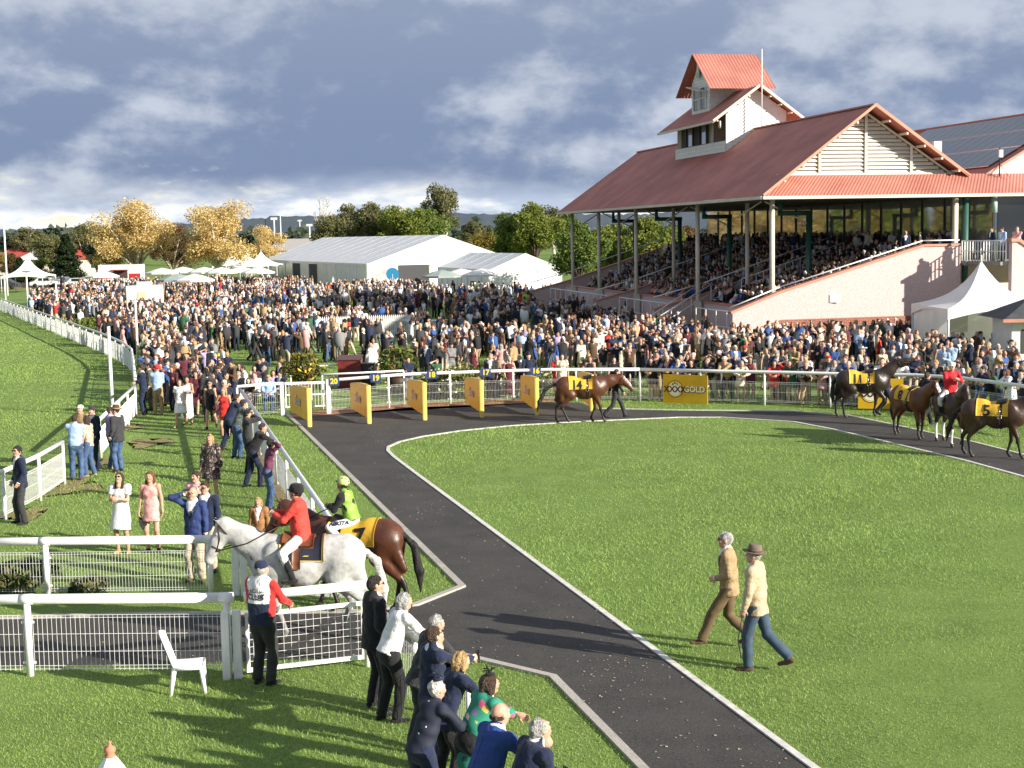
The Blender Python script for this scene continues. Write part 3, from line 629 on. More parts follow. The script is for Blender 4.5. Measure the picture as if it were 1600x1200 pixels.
def horse(label, loc, heading, coat='bay', scale=1.0, number=None, tack=True, group=None, cloth_side=(-1, 1), vox=.02, tail=((-.02, 0), (.0, 0)), socks=False, blaze=False, **pose):
    c, pt, hf, J = horse_prims(**pose)
    V, Q, M = nets({'coat': c, 'point': pt, 'hoof': hf}, vox*1.35, {}, 0)
    c1, c2 = COATC[coat]; cm = mat('coat_' + coat, c1, .42 if coat != 'grey' else .6, 0, 2.6 if coat != 'grey' else 9.0, col2=c2, spec=.5, bump=.35, bscale=6, lo=.3, hi=.7, bdist=.05)
    pm = mat('leg_points_' + coat, (.012, .010, .009) if coat != 'grey' else (.24, .23, .22), .5, .3, 10); hm = mat('hoof_horn', (.05, .045, .04), .5, .2, 20)
    if socks: pm = mat('white_socks', (.6, .57, .52), .6, .1, 10)
    o = link('horse', mesh_np('horse', V, Q, [cm, pm, hm], M), None, loc, math.radians(heading)); o.scale = (scale,)*3; tag(o, label, 'horse', group)
    dk = mat('horse_hair_' + coat, (.012, .010, .009) if coat != 'grey' else (.55, .53, .49), .55, .3, 30, bump=.9, bscale=60)
    # tail and mane
    (tx, ty), (ux, uy) = tail
    P = [RC((-.86, 0, 1.36), (-.98 + tx, ty, 1.16), .042, .058, k=.03), RC((-.98 + tx, ty, 1.16), (-1.0 + tx + ux, ty + uy, .75), .058, .068, (1, 1.2, 1), k=.04), RC((-1.0 + tx + ux, ty + uy, .75), (-.98 + tx + ux*1.6, ty + uy*1.5, .40), .068, .012, (1, 1.2, 1), k=.04)]
    lo, hi = bounds(P, .06); F = wrinkle(field(P, lo, hi, .014), lo, .014, .011, 110, 5, .10, .5); v, q_ = surfnet(F, lo, .014); link('tail', mesh_np('tail', v, q_, dk), o)
    nb, poll, hd, up = J['nb'], J['poll'], J['hd'], J['up']; per = np.array((-math.sin(J['a']), 0, math.cos(J['a'])))
    P = [RC(poll + per*.075 - np.array((.03, -.01, 0)), (nb + poll)/2 + per*.15 + np.array((0, .02, 0)), .03, .034, (1, 1.2, 1), k=.03), RC((nb + poll)/2 + per*.15 + np.array((0, .02, 0)), np.array((.38, .01, 1.52)), .034, .03, k=.03), RC(poll + up*.10, poll + hd*.13 + up*.09, .026, .016, k=.02)]
    lo, hi = bounds(P, .06); F = wrinkle(field(P, lo, hi, .012), lo, .012, .009, 80, 3, .3, .5); v, q_ = surfnet(F, lo, .012); link('mane', mesh_np('mane', v, q_, dk), o)
    lea = mat('bridle_leather', (.045, .020, .010), .5, .15, 20); b = MB()
    def hp(a_, u_, y_): return tuple(poll + hd*a_ + up*u_ + np.array((0, y_, 0)))
    for a_, r1, r2 in ((.33, .082, .078), (.04, .135, .105)):
        b.tube([hp(a_ + (.0 if a_ > .2 else -.05*math.cos(t)), r1*math.cos(t) + (-.01), r2*math.sin(t)) for t in np.linspace(0, 2*math.pi, 17)], .011, 5)
    for s in (-1, 1):
        b.tube([hp(.02, .09, s*.085), hp(.18, -.02, s*.088), hp(.37, -.055, s*.064)], .010, 5)
    b.build('bridle', [lea], o, True)
    if blaze:
        b = MB(); P = [[hp(a_, .105 - a_*.09, y_) for y_ in (-w_, 0, w_)] for a_, w_ in ((.03, .03), (.12, .06), (.28, .055), (.46, .05))]
        vv = np.array([p for r in P for p in r]); 
        for _ in range(20): vv = vv - up*((sdf(c, vv) - .004)*.8)[:, None]
        link('blaze', mesh_np('blaze', vv, [(i*3 + j, i*3 + j + 1, i*3 + j + 4, i*3 + j + 3) for i in range(3) for j in range(2)], mat('blaze_white', (.7, .67, .62), .6)), o)
    if number is not None:
        ye = mat('saddlecloth_yellow', (.70, .40, .035), .7, .06, 6, bump=.3, bscale=14); ink = mat('print_black', (.012, .012, .012), .7)
        cl = cloth_on(c, -.50, .30, 1.42, .010, 'saddle_cloth', [ye], o, nx=18, nt=26)
        for s in (-1, 1): print_on(c, str(number), -.235, 1.02, .42, .036, 'number', ink, cl, s, .010, .82 if number > 9 else 1.0)
        bk = mat('black_leather', (.014, .013, .013), .4, .1, 20)
        cloth_on(c, .0, .26, .40, .022, 'saddle', [bk], o, thick=.035, nx=8, nt=10); cloth_on(c, .085, .155, 2.9, .012, 'girth', [bk], o, thick=.008, nx=3, nt=40)
        for s in (-1, 1):
            b = MB(); p = drape(c, np.array([.10]), np.array([s*.75]), .03)[0]; qv = drape(c, np.array([.10]), np.array([s*1.3]), .04)[0]; b.tube([tuple(p), tuple(qv)], .012, 5)
            b.tube([(qv[0] + .05*math.cos(t), qv[1] + s*.01, qv[2] - .06 + .06*math.sin(t)) for t in np.linspace(0, 6.28, 10)], .008, 4)
            b.build('stirrup', [mat('steel', (.5, .5, .5), .3, metal=1)], o, True)
    return o, c, J
# ------------------------------------------------------------------ ground, path, terrain
def ground_mat(name, c1, c2, c3, fine=260.0, bump=.5, s1=.9, s2=14):
    m = bpy.data.materials.new(name); m.use_nodes = True; t = m.node_tree; b = t.nodes['Principled BSDF']; b.inputs['Roughness'].default_value = .8; b.inputs['Specular IOR Level'].default_value = .2
    g = t.nodes.new('ShaderNodeNewGeometry')
    def nz(sc, d=5, r=.6):
        n = t.nodes.new('ShaderNodeTexNoise'); n.inputs['Scale'].default_value = sc; n.inputs['Detail'].default_value = d; n.inputs['Roughness'].default_value = r; t.links.new(g.outputs['Position'], n.inputs['Vector']); return n.outputs['Fac']
    def ramp(v, a, b_, ca, cb):
        r = t.nodes.new('ShaderNodeValToRGB'); e = r.color_ramp.elements; e[0].position = a; e[1].position = b_; e[0].color = (*ca, 1); e[1].color = (*cb, 1); t.links.new(v, r.inputs[0]); return r.outputs[0]
    def mix(f, a, b_):
        n = t.nodes.new('ShaderNodeMix'); n.data_type = 'RGBA'
        for i, x in ((0, f), (6, a), (7, b_)):
            if isinstance(x, tuple): n.inputs[i].default_value = (*x, 1)
            elif isinstance(x, float): n.inputs[i].default_value = x
            else: t.links.new(x, n.inputs[i])
        return n.outputs[2]
    bs = ramp(nz(s1*.13, 3), .38, .62, tuple(x*.80 for x in c1), tuple(x*1.12 for x in c1)); a = mix(ramp(nz(s1, 6), .35, .68, (0, 0, 0), (1, 1, 1)), bs, c2); f = ramp(nz(s2, 4, .7), .42, .72, (0, 0, 0), (1, 1, 1)); c = mix(f, a, c3)
    fn = ramp(nz(fine/4, 3, .8), .3, .7, (.55, .55, .55), (1.3, 1.3, 1.3)); mm = t.nodes.new('ShaderNodeMix'); mm.data_type = 'RGBA'; mm.blend_type = 'MULTIPLY'; mm.inputs[0].default_value = 1.0
    t.links.new(c, mm.inputs[6]); t.links.new(fn, mm.inputs[7]); t.links.new(mm.outputs[2], b.inputs['Base Color'])
    bp = t.nodes.new('ShaderNodeBump'); bp.inputs['Strength'].default_value = bump; bp.inputs['Distance'].default_value = .03; t.links.new(nz(fine/5, 3, .8), bp.inputs['Height']); t.links.new(bp.outputs[0], b.inputs['Normal'])
    MATS[name] = m; return m
GRASS = ground_mat('lawn_grass', (.125, .205, .040), (.18, .27, .060), (.23, .31, .088))  # base darker than the blades: soil and the shade between them, as colour
ASPH = ground_mat('path_asphalt', (.046, .044, .043), (.072, .068, .063), (.095, .088, .078), 300, .3, 1.1, 30)
DIRT = ground_mat('bare_earth', (.24, .16, .09), (.32, .23, .13), (.16, .17, .05), 120, .4, 2.0, 8)
CONC = ground_mat('kerb_concrete', (.42, .39, .34), (.52, .49, .44), (.33, .31, .28), 120, .2, 3, 30)
def sheet(name, pts, m, z, kind='structure', parent=None, depth=0.0):
    bm = bmesh.new(); vs = [bm.verts.new((p[0], p[1], z)) for p in pts]; bm.faces.new(vs); bmesh.ops.triangulate(bm, faces=bm.faces[:], ngon_method='EAR_CLIP'); bmesh.ops.recalc_face_normals(bm, faces=bm.faces[:])
    if bm.faces and sum(f.normal.z*f.calc_area() for f in bm.faces) < 0: bmesh.ops.reverse_faces(bm, faces=bm.faces[:])
    me = bpy.data.meshes.new(name); bm.to_mesh(me); bm.free(); me.materials.append(m); o = link(name, me, parent)
    if parent is None: o['kind'] = kind
    return o
def ribbon(name, pts, w, z, m, h=.04, parent=None, kind='structure'):
    """A kerb or painted edge along pts: a raised strip of width w."""
    b = MB(); pts = [Vector((p[0], p[1], 0)) for p in pts]; rows = []
    for i, p in enumerate(pts):
        d0 = (p - pts[i-1]).normalized() if i else (pts[1] - p).normalized(); d1 = (pts[i+1] - p).normalized() if i < len(pts)-1 else d0
        nn = Vector((-(d0 + d1).y, (d0 + d1).x, 0)).normalized(); k = w/2/max(.4, nn.dot(Vector((-d0.y, d0.x, 0)))); rows.append((p - nn*k, p + nn*k))
    P = [[(a.x, a.y, 0), (a.x, a.y, z + h), (c.x, c.y, z + h), (c.x, c.y, 0)] for a, c in rows]; b.grid(P); o = b.build(name, [m], parent)
    if parent is None: o['kind'] = kind
    return o
S_ = 7000
sheet('ground', [(-S_, -60), (S_, -60), (S_, S_), (-S_, S_)], GRASS, 0)
gp = lambda L_: [G(*p) for p in L_]
PATH_OUT = [(-120, 971), (300, 962), (560, 958), (650, 947), (720, 918), (470, 668), (452, 651), (516, 648), (637, 637), (760, 632), (856, 629), (905, 629), (935, 639), (1060, 642), (1240, 643.5), (1325, 650), (1406, 667), (1521, 692), (1600, 712), (1720, 745)]
PATH_IN = [(1720, 790), (1600, 745), (1510, 720), (1379, 689), (1303, 671), (1240, 659), (1127, 652), (1060, 652), (965, 656), (900, 659), (800, 665), (720, 673), (660, 682), (625, 690), (607, 698), (606, 704), (616, 714), (660, 747), (1280, 1206), (1560, 1416)]
PATH_NEAR = [(1190, 1400), (1000, 1200), (862, 1060), (717, 1025), (660, 1019), (560, 1027), (300, 1037), (-120, 1045)]
sheet('path', gp(PATH_OUT + PATH_IN + PATH_NEAR), ASPH, .005)
ribbon('kerb', gp([(-120, 969), (300, 960), (560, 956.5), (650, 946), (722, 917.5), (468, 666), (440, 640)]), .13, .005, CONC, .035)
ribbon('kerb', gp([(1192, 1398), (1002, 1200), (864, 1059), (717, 1024), (640, 1012)]), .12, .005, CONC, .035)
WHP = mat('white_edge_paint', (.62, .60, .55), .7, .15, 6, obj=False)
ribbon('kerb', gp([(p[0], p[1] + .5) for p in PATH_IN]), .10, .005, WHP, .02)
ribbon('kerb', gp([(935, 638.5), (1060, 641), (1240, 642.5), (1325, 649), (1406, 666), (1521, 691), (1600, 711), (1720, 744)]), .09, .005, WHP, .02)
sheet('path', gp([(366, 650), (384, 646), (412, 682), (468, 762), (520, 850), (545, 905), (520, 915), (486, 860), (430, 780), (392, 715)]), DIRT, .006)
sheet('path', gp([(-40, 440), (140, 441), (200, 446), (110, 451), (-40, 453)]), DIRT, .006)
sheet('path', gp([(455, 652), (520, 648), (640, 637), (760, 632.5), (875, 628), (875, 622), (760, 626), (640, 630), (520, 640), (455, 644)]), mat('brick_paving', (.30, .13, .08), .8, .2, 9, obj=False), .010)
# worn earth at the foot of the track fence
for i, (x, y, r) in enumerate(((232, 692, 1.0), (205, 668, .8), (110, 762, 1.2), (165, 722, .7), (40, 803, .8))):
    c = G(x, y); sheet('path', [(c.x + r*(.55 + .2*math.sin(3*a + i) + .12*math.sin(7*a + 2*i))*math.cos(a), c.y + 1.7*r*(.55 + .2*math.sin(3*a + i) + .12*math.sin(7*a + 2*i))*math.sin(a)) for a in np.linspace(0, 6.2832, 33)[:-1]], DIRT, .007)
# hills on the horizon, the haze of distance put into their colour as blue
hb = MB(); HM = mat('hill_forest_haze', (.045, .070, .105), .95, 0, .006, col2=(.065, .085, .095), obj=False, detail=8)
P = []
for k, (dd, hh) in enumerate(((2600, -2), (3300, 28), (4200, 62), (5200, 55))):
    row = []
    for i in range(421):
        a = -.62 + 1.24*i/420; n_ = rng.uniform(-.05, .05) + math.sin(a*9 + k) * .22 + math.sin(a*23 + 2*k)*.10 + math.sin(a*61 + k*3)*.05 + rng.uniform(-.03, .03)
        row.append((math.tan(a)*dd, dd, hh*(1 + n_) if hh > 0 else -2))
    P.append(row)
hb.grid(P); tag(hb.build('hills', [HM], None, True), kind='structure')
# ------------------------------------------------------------------ rails and fences
WPOST = mat('white_rail_paint', (.80, .80, .79), .4, 0, 5, spec=.5, col2=(.66, .65, .61), lo=.22, hi=.5, detail=8); WIRE = mat('white_wire', (.78, .78, .77), .45); GALV = mat('galvanised_clip', (.7, .7, .7), .4)
def along(pts, d):
    """Point and direction at distance d along a polyline."""
    for i in range(len(pts)-1):
        s = (pts[i+1] - pts[i]).length
        if d <= s or i == len(pts)-2: u = (pts[i+1] - pts[i]).normalized(); return pts[i] + u*d, u
        d -= s
def fence(label, pts, h=1.15, rail=.055, post=.04, bay=2.5, wire=(.055, (.12, .17, .45, .75, .80)), top=.86, base=.10, group=None, wr=.0035, posts_at=None, low=None, toprail=True):
    pts = [Vector((p[0], p[1], 0)) for p in pts]; L_ = sum((pts[i+1] - pts[i]).length for i in range(len(pts)-1))
    root = empty('rail_fence', pts[0]); tag(root, label, 'fence', group); o0 = pts[0]
    if toprail:
        MB().tube([p - o0 + Vector((0, 0, h)) for p in pts], rail, 12).build('top_rail', [WPOST], root, True)
    n = max(1, round(L_/bay)); st = [L_*i/n for i in range(n+1)] if posts_at is None else posts_at
    pm = MB().tube([(0, 0, 0), (0, 0, h - rail*.6)], post, 10).mesh('post', [WPOST], True)
    for d in st:
        p, u = along(pts, d); link('post', pm, root, p - o0)
        if rail > .07: MB().tube([p - o0 - u*.10 + Vector((0, 0, h)), p - o0 + u*.10 + Vector((0, 0, h))], rail*1.05, 12).build('rail_sleeve', [WPOST], root, True)
    if wire:
        dx, hs = wire
        for i in range(len(st)-1):
            b = MB(); a, c = st[i] + post + .02, st[i+1] - post - .02; m = max(2, int((c - a)/dx))
            for j in range(m+1):
                p, u = along(pts, a + (c - a)*j/m); p = p - o0; b.tube([p + Vector((0, 0, base)), p + Vector((0, 0, top))], wr, 3, 0, False)
            for z in hs:
                if base <= z <= top + .01: b.tube([along(pts, a + (c - a)*j/4)[0] - o0 + Vector((0, 0, z)) for j in range(5)], wr*1.15, 3, 0, False)
            tag(b.build('wire_mesh', [WIRE], root), kind='stuff')
            for d in (a - .03, c + .03):
                for z in (base + .12, top - .1): p, u = along(pts, d); MB().bar(p - o0 + Vector((0, 0, z)) - u*.05, p - o0 + Vector((0, 0, z)) + u*.05, .02, .035).build('clip', [GALV], root)
    return root
HW = (.12, .17, .48, .78, .84)
BACK = gp([(1000, 627), (1120, 631), (1228, 634), (1339, 638), (1430, 640), (1503, 646), (1600, 662), (1720, 690)])
fence('white parade ring rail with wire panels behind the yellow sign boards', BACK, 1.2, .06, wire=(.055, HW))
BACKL = gp([(516, 646), (637, 635), (760, 630), (856, 627), (1000, 627)])
fence('white rail behind the row of yellow padded dividers', BACKL, 1.2, .06, wire=(.055, HW))
fence('white rail with upright wires left of the gate beside the seated people', gp([(372, 655), (400, 652), (440, 649)]), 1.15, .055, bay=2.2, wire=(.07, HW))
# the gate and steps at the left end of the ring
g0, g1 = G(442, 649), G(514, 646.5); rt = empty('ring_gate', g0); tag(rt, 'white mesh ring gate between square posts left of the dividers', 'gate'); du = (g1 - g0)
for k, w_ in ((0, .11), (1, .13)): p = du*k; MB().box(p.x - w_/2, p.x + w_/2, p.y - w_/2, p.y + w_/2, 0, 1.25 if k else 1.2).build('gate_post', [WPOST], rt)
for z in (.30, .72, 1.14): MB().bar(du*.06 + Vector((0, 0, z)), du*.94 + Vector((0, 0, z)), .035, .05 if z < 1 else .09).build('rail', [WPOST], rt)
b = MB()
for j in range(13): b.bar(du*(.08 + .84*j/12) + Vector((0, 0, .3)), du*(.08 + .84*j/12) + Vector((0, 0, 1.1)), .012 if j % 4 else .04, .012)
tag(b.build('wire_mesh', [WIRE], rt), kind='stuff')
fence('low white handrail on the lawn behind the lectern', gp([(455, 613), (540, 606), (625, 603)]), 1.0, .035, .03, 2.4, None)
fence('white handrail of the ring steps in front of the flower tubs', gp([(505, 640), (565, 637), (632, 633)]), 1.3, .035, .03, 2.2, None)
# track fence: near run, gap, panelled run, then the far run curving away along the course
TR1 = gp([(-60, 846), (5, 814), (60, 785), (101, 757)]); TR2 = gp([(158, 715), (185, 683), (213, 651)]); TR3 = gp([(214, 648), (210, 605), (207, 583), (195, 571), (170, 557), (140, 544), (90, 523), (33, 499), (0, 485), (-60, 470)])
fence('white track fence nearest the man in the navy jacket', TR1, 1.12, .055, wire=(.045, HW), wr=.004)
fence('white track fence beside the brown brimmed hat', TR2, 1.12, .055, wire=(.03, HW), wr=.006)
fence('long white track fence curving away past the crowd', TR3, 1.15, .06, bay=2.8, wire=(.10, (.1, .5, .95)), top=.97, base=.06, wr=.010)
# light posts and poles along the course
def pole(label, px, py, h, r, lamp=False, group='white poles along the track fence'):
    p = G(px, py); o = empty('light_pole', p); tag(o, label, 'pole', group); MB().tube([(0, 0, 0), (0, 0, h)], [r, r*.75], 8).build('shaft', [WPOST], o, True)
    if lamp: MB().box(-.35, .35, -.1, .1, h - .05, h + .12).build('lamp_head', [mat('lamp_grey', (.25, .25, .26), .5)], o)
pole('tall square white post standing behind the brown brimmed hat', 176, 650, 3.25, .075)
pole('white post beside the fence corner and the green bins', 216, 575, 3.4, .07)
pole('white lamp post with flat head beyond the far track fence', 90, 497, 3.2, .09, True); pole('white lamp post by the peaked marquee on the course', 44, 483, 3.6, .10, True)
pole('short white pole at the end of the far track fence', 9, 474, 3.1, .10); pole('tallest white flagpole at the edge of the course', 12, 462, 10.0, .13)
# diagonal rail the spectators lean on
DG = gp([(366, 655), (400, 722), (445, 806), (512, 893), (545, 938)])
DG = gp([(378, 660), (512, 893), (548, 955)])
fence('white rail the row of spectators leans on beside the grass strip', DG, 1.12, .055, wire=(.05, HW), wr=.004)
# the two rails of the horse walk at the near left and their gates
F1 = gp([(-60, 935), (75, 934), (330, 931)]); F2 = gp([(-60, 1057), (48, 1056), (358, 1054)])
fence('white rail along the far side of the horse walk', F1, 1.02, .075, .052, wire=(.055, (.12, .16, .38, .62, .78, .82)), top=.82, posts_at=[0.0] + [(F1[1] - F1[0]).length, (F1[2] - F1[0]).length], wr=.0034)
fence('white rail along the near side of the horse walk beside the plastic chair', F2, 1.14, .075, .052, wire=(.068, (.10, .15, .36, .62, .86, .90)), top=.90, base=.08, posts_at=[0.0] + [(F2[1] - F2[0]).length, (F2[2] - F2[0]).length], wr=.0037)
def gate(label, p0, p1, h, posts=True, cell=.105):
    p0, p1 = Vector((p0.x, p0.y, 0)), Vector((p1.x, p1.y, 0)); r = empty('walk_gate', p0); tag(r, label, 'gate'); d = p1 - p0; z = Vector((0, 0, 1)); u = d.normalized()
    MB().tube([z*h, d + z*h], .07, 12).build('top_rail', [WPOST], r, True); MB().bar(z*(h - .27), d + z*(h - .27), .04, .06).build('rail', [WPOST], r); MB().bar(z*.10, d + z*.10, .04, .06).build('rail', [WPOST], r)
    for k in (0, 1): MB().bar(d*k + z*.1 + u*(.03 - .06*k), d*k + z*(h - .27) + u*(.03 - .06*k), .045, .045).build('stile', [WPOST], r)
    b = MB(); L_ = d.length; n = int(L_/cell)
    for j in range(1, n): b.tube([d*j/n + z*.12, d*j/n + z*(h - .29)], .0045, 3, 0, False)
    for j in range(1, int((h - .4)/cell)): b.tube([z*(.12 + j*cell), d + z*(.12 + j*cell)], .0045, 3, 0, False)
    tag(b.build('wire_mesh', [WIRE], r), kind='stuff')
    for off, hh in ((-.12, 1.0), (-.28, .98)) if posts else ():
        q = u*off; MB().box(q.x - .055, q.x + .055, q.y - .05, q.y + .05, 0, hh).build('gate_post', [WPOST], r)
    return r
gate('white mesh gate of the near rail beside the man in the club jacket', G(386, 1058), G(572, 1036), 1.18); gate('white mesh gate of the far rail behind the grey horse', G(392, 931), G(546, 940), 1.0)
# rail in front of the leaning spectators at the lower edge
fence('white rail in front of the spectators beside the near lawn edge', gp([(574, 1042), (660, 1118), (735, 1195)]), 1.0, .05, wire=(.07, HW))
# ------------------------------------------------------------------ grandstand, in its own frame: t away along the front, s to the back, z up
A2 = Vector((-.215, .977)).normalized(); B2 = Vector((A2.y, -A2.x)); C0 = Vector((12.75, 72.0))
def ST(t, s, z): p = C0 + A2*t + B2*s; return (p.x, p.y, z)
GS = empty('grandstand', (C0.x, C0.y, 0)); tag(GS, 'grandstand with red iron roofs, rooftop tower and pink side wall', 'grandstand')
GO = Vector((C0.x, C0.y, 0))
def part(b, name, mats, parent=GS, smooth=False):
    o = b.build(name, mats, None, smooth); o.parent = parent; root = parent
    while root.parent: root = root.parent
    off = root.location; o.data.transform(Matrix.Translation(-off)) if root.type == 'EMPTY' else None
    return o
def corr(b, p00, p01, p10, p11, pitch=.19, amp=.013, mi=0):
    """Corrugated sheet: p00->p01 across the ribs, p00->p10 down the ribs."""
    p00, p01, p10, p11 = [Vector(p) for p in (p00, p01, p10, p11)]; w_ = ((p01 - p00).length + (p11 - p10).length)/2; n = max(2, int(w_/pitch*4)); nn = (p01 - p00).cross(p10 - p00).normalized()
    if nn.z < 0: nn = -nn
    b.grid([[a.lerp(c, j/n) + nn*amp*math.sin(j*math.pi/2) for j in range(n+1)] for a, c in ((p00, p01), (p10, p11))], mi)
IRON = mat('red_roof_iron', (.44, .165, .125), .5, .16, .5, obj=False, spec=.3); FASC = mat('terracotta_trim', (.50, .22, .15), .6, .08, 2, obj=False); CREAM = mat('cream_trim', (.66, .58, .47), .6, .08, 2, obj=False)
PINK = mat('pink_roughcast', (.60, .455, .435), .9, .10, 11, bump=1.0, bscale=22, obj=False); BRK = None
def brick_mat():
    m = bpy.data.materials.new('red_brick'); m.use_nodes = True; t = m.node_tree; b = t.nodes['Principled BSDF']; b.inputs['Roughness'].default_value = .85
    g = t.nodes.new('ShaderNodeNewGeometry'); mp = t.nodes.new('ShaderNodeSeparateXYZ'); cb = t.nodes.new('ShaderNodeCombineXYZ'); t.links.new(g.outputs['Position'], mp.inputs[0]); t.links.new(mp.outputs[0], cb.inputs[0]); t.links.new(mp.outputs[2], cb.inputs[1])
    k = t.nodes.new('ShaderNodeTexBrick'); k.inputs['Scale'].default_value = 1; k.inputs['Brick Width'].default_value = .24; k.inputs['Row Height'].default_value = .086; k.inputs['Mortar Size'].default_value = .008
    k.inputs['Color1'].default_value = (.30, .085, .05, 1); k.inputs['Color2'].default_value = (.22, .06, .04, 1); k.inputs['Mortar'].default_value = (.36, .28, .22, 1); t.links.new(cb.outputs[0], k.inputs['Vector']); t.links.new(k.outputs['Color'], b.inputs['Base Color']); return m
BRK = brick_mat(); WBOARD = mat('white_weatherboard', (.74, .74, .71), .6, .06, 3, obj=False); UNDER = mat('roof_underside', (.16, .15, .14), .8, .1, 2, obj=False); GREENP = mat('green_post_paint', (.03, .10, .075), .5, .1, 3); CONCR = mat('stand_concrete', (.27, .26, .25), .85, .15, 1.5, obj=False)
ZE, ZR, WR, TL = 8.0, 12.6, 6.6, 41.5
b = MB(); corr(b, ST(1.2, WR, ZR), ST(TL, WR, ZR), ST(0, 0, ZE), ST(TL, 0, ZE)); rf = part(b, 'roof', [IRON])
b = MB(); corr(b, ST(TL, WR, ZR), ST(1.2, WR, ZR), ST(TL, 12.2, 8.95), ST(1.2, 12.2, 8.95)); part(b, 'roof', [IRON])
b = MB(); corr(b, ST(1.62, 1.55, 9.08), ST(1.62, 46, 9.08), ST(0, 0, ZE), ST(0, 46, ZE)); part(b, 'roof', [IRON])
b = MB(); corr(b, ST(2.0, 20.4, 12.8), ST(40, 20.4, 12.8), ST(2.0, 12.2, 8.26), ST(40, 12.2, 8.26)); part(b, 'roof', [IRON])
b = MB(); corr(b, ST(40, 20.4, 12.8), ST(2.0, 20.4, 12.8), ST(40, 28, 8.7), ST(2.0, 28, 8.7)); part(b, 'roof', [IRON])
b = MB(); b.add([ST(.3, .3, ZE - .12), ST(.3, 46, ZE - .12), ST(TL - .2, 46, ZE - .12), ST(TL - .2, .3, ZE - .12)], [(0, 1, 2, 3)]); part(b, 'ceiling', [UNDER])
b = MB(); b.bar(ST(-.03, -.05, ZE - .09), ST(TL, -.05, ZE - .09), .10, .16); part(b, 'gutter', [CREAM]); b = MB(); b.bar(ST(-.06, 0, ZE - .09), ST(-.06, 46, ZE - .09), .10, .16); part(b, 'gutter', [CREAM])
b = MB(); b.bar(ST(.92, WR, ZR + .03), ST(-.05, .02, ZE + .03), .12, .14); part(b, 'barge_board', [FASC]); b = MB(); b.bar(ST(1.0, WR, ZR + .05), ST(1.3, 12.2, 8.97), .12, .16); part(b, 'barge_board', [FASC])
b = MB(); b.bar(ST(.9, WR, ZR + .05), ST(TL, WR, ZR + .05), .22, .08); part(b, 'ridge_cap', [FASC]); b = MB(); b.bar(ST(2, 20.4, 12.86), ST(40, 20.4, 12.86), .22, .08); part(b, 'ridge_cap', [FASC])
b = MB(); b.bar(ST(1.9, 20.4, 12.8), ST(1.9, 13, 8.75), .12, .14); part(b, 'barge_board', [FASC])
# far gable end, soffit of the rake
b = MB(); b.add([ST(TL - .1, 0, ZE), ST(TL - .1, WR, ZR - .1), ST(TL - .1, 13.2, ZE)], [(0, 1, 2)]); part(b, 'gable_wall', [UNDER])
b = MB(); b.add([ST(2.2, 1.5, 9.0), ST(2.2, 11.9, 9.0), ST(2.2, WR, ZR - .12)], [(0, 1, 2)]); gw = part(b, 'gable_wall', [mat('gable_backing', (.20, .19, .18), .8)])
b = MB(); b.add([ST(2.1, 13.4, 9.0), ST(2.1, 27.5, 9.0), ST(2.1, 20.4, 12.7)], [(0, 1, 2)]); part(b, 'gable_wall', [WBOARD])
# louvre slats of the gable, bay by bay
half = lambda z: (ZR - .28 - z)*(WR - 1.75)/(ZR - .28 - 9.1)
bays = [(-5.2, -2.65), (-2.55, -.09), (.09, 2.55), (2.65, 5.2)]; SL = mat('louvre_paint', (.70, .67, .60), .6, .05, 3, obj=False)
for r in range(16):
    z = 9.16 + r*.205; hw = half(z + .14) - .02
    for x0, x1 in bays:
        a, c = max(x0, -hw), min(x1, hw)
        if c - a < .15: continue
        bb = MB(); pts = [(2.04, z), (2.01, z + .02), (2.13, z + .175), (2.16, z + .165)]
        vs = [ST(t, WR + s, zz) for s in (a, c) for t, zz in pts]; bb.add(vs, [(0, 1, 5, 4), (1, 2, 6, 5), (2, 3, 7, 6), (3, 0, 4, 7), (0, 3, 2, 1), (4, 5, 6, 7)]); part(bb, 'louvre_slat', [SL], gw)
for s in (-2.6, 0, 2.6):
    b = MB(); b.bar(ST(1.99, WR + s, 9.08), ST(1.99, WR + s, 9.1 + (ZR - 9.4)*(1 - abs(s)/4.85)), .14, .06); part(b, 'mullion', [SL], gw)
for sg in (-1, 1):
    b = MB(); b.bar(ST(1.97, WR, ZR - .32), ST(1.97, WR + sg*4.9, 9.1), .12, .08); part(b, 'mullion', [SL], gw)
    for k in range(5):
        s = sg*(.9 + k*1.0); b = MB(); z = ZR - .20 - abs(s)*((ZR - 8.97)/5.6 if sg > 0 else .745); b.bar(ST(1.1, WR + s, z), ST(2.2, WR + s, z), .10, .12); part(b, 'rafter_end', [CREAM], gw)
b = MB(); b.bar(ST(1.97, 1.6, 9.12), ST(1.97, 11.7, 9.12), .1, .1); part(b, 'mullion', [SL], gw)
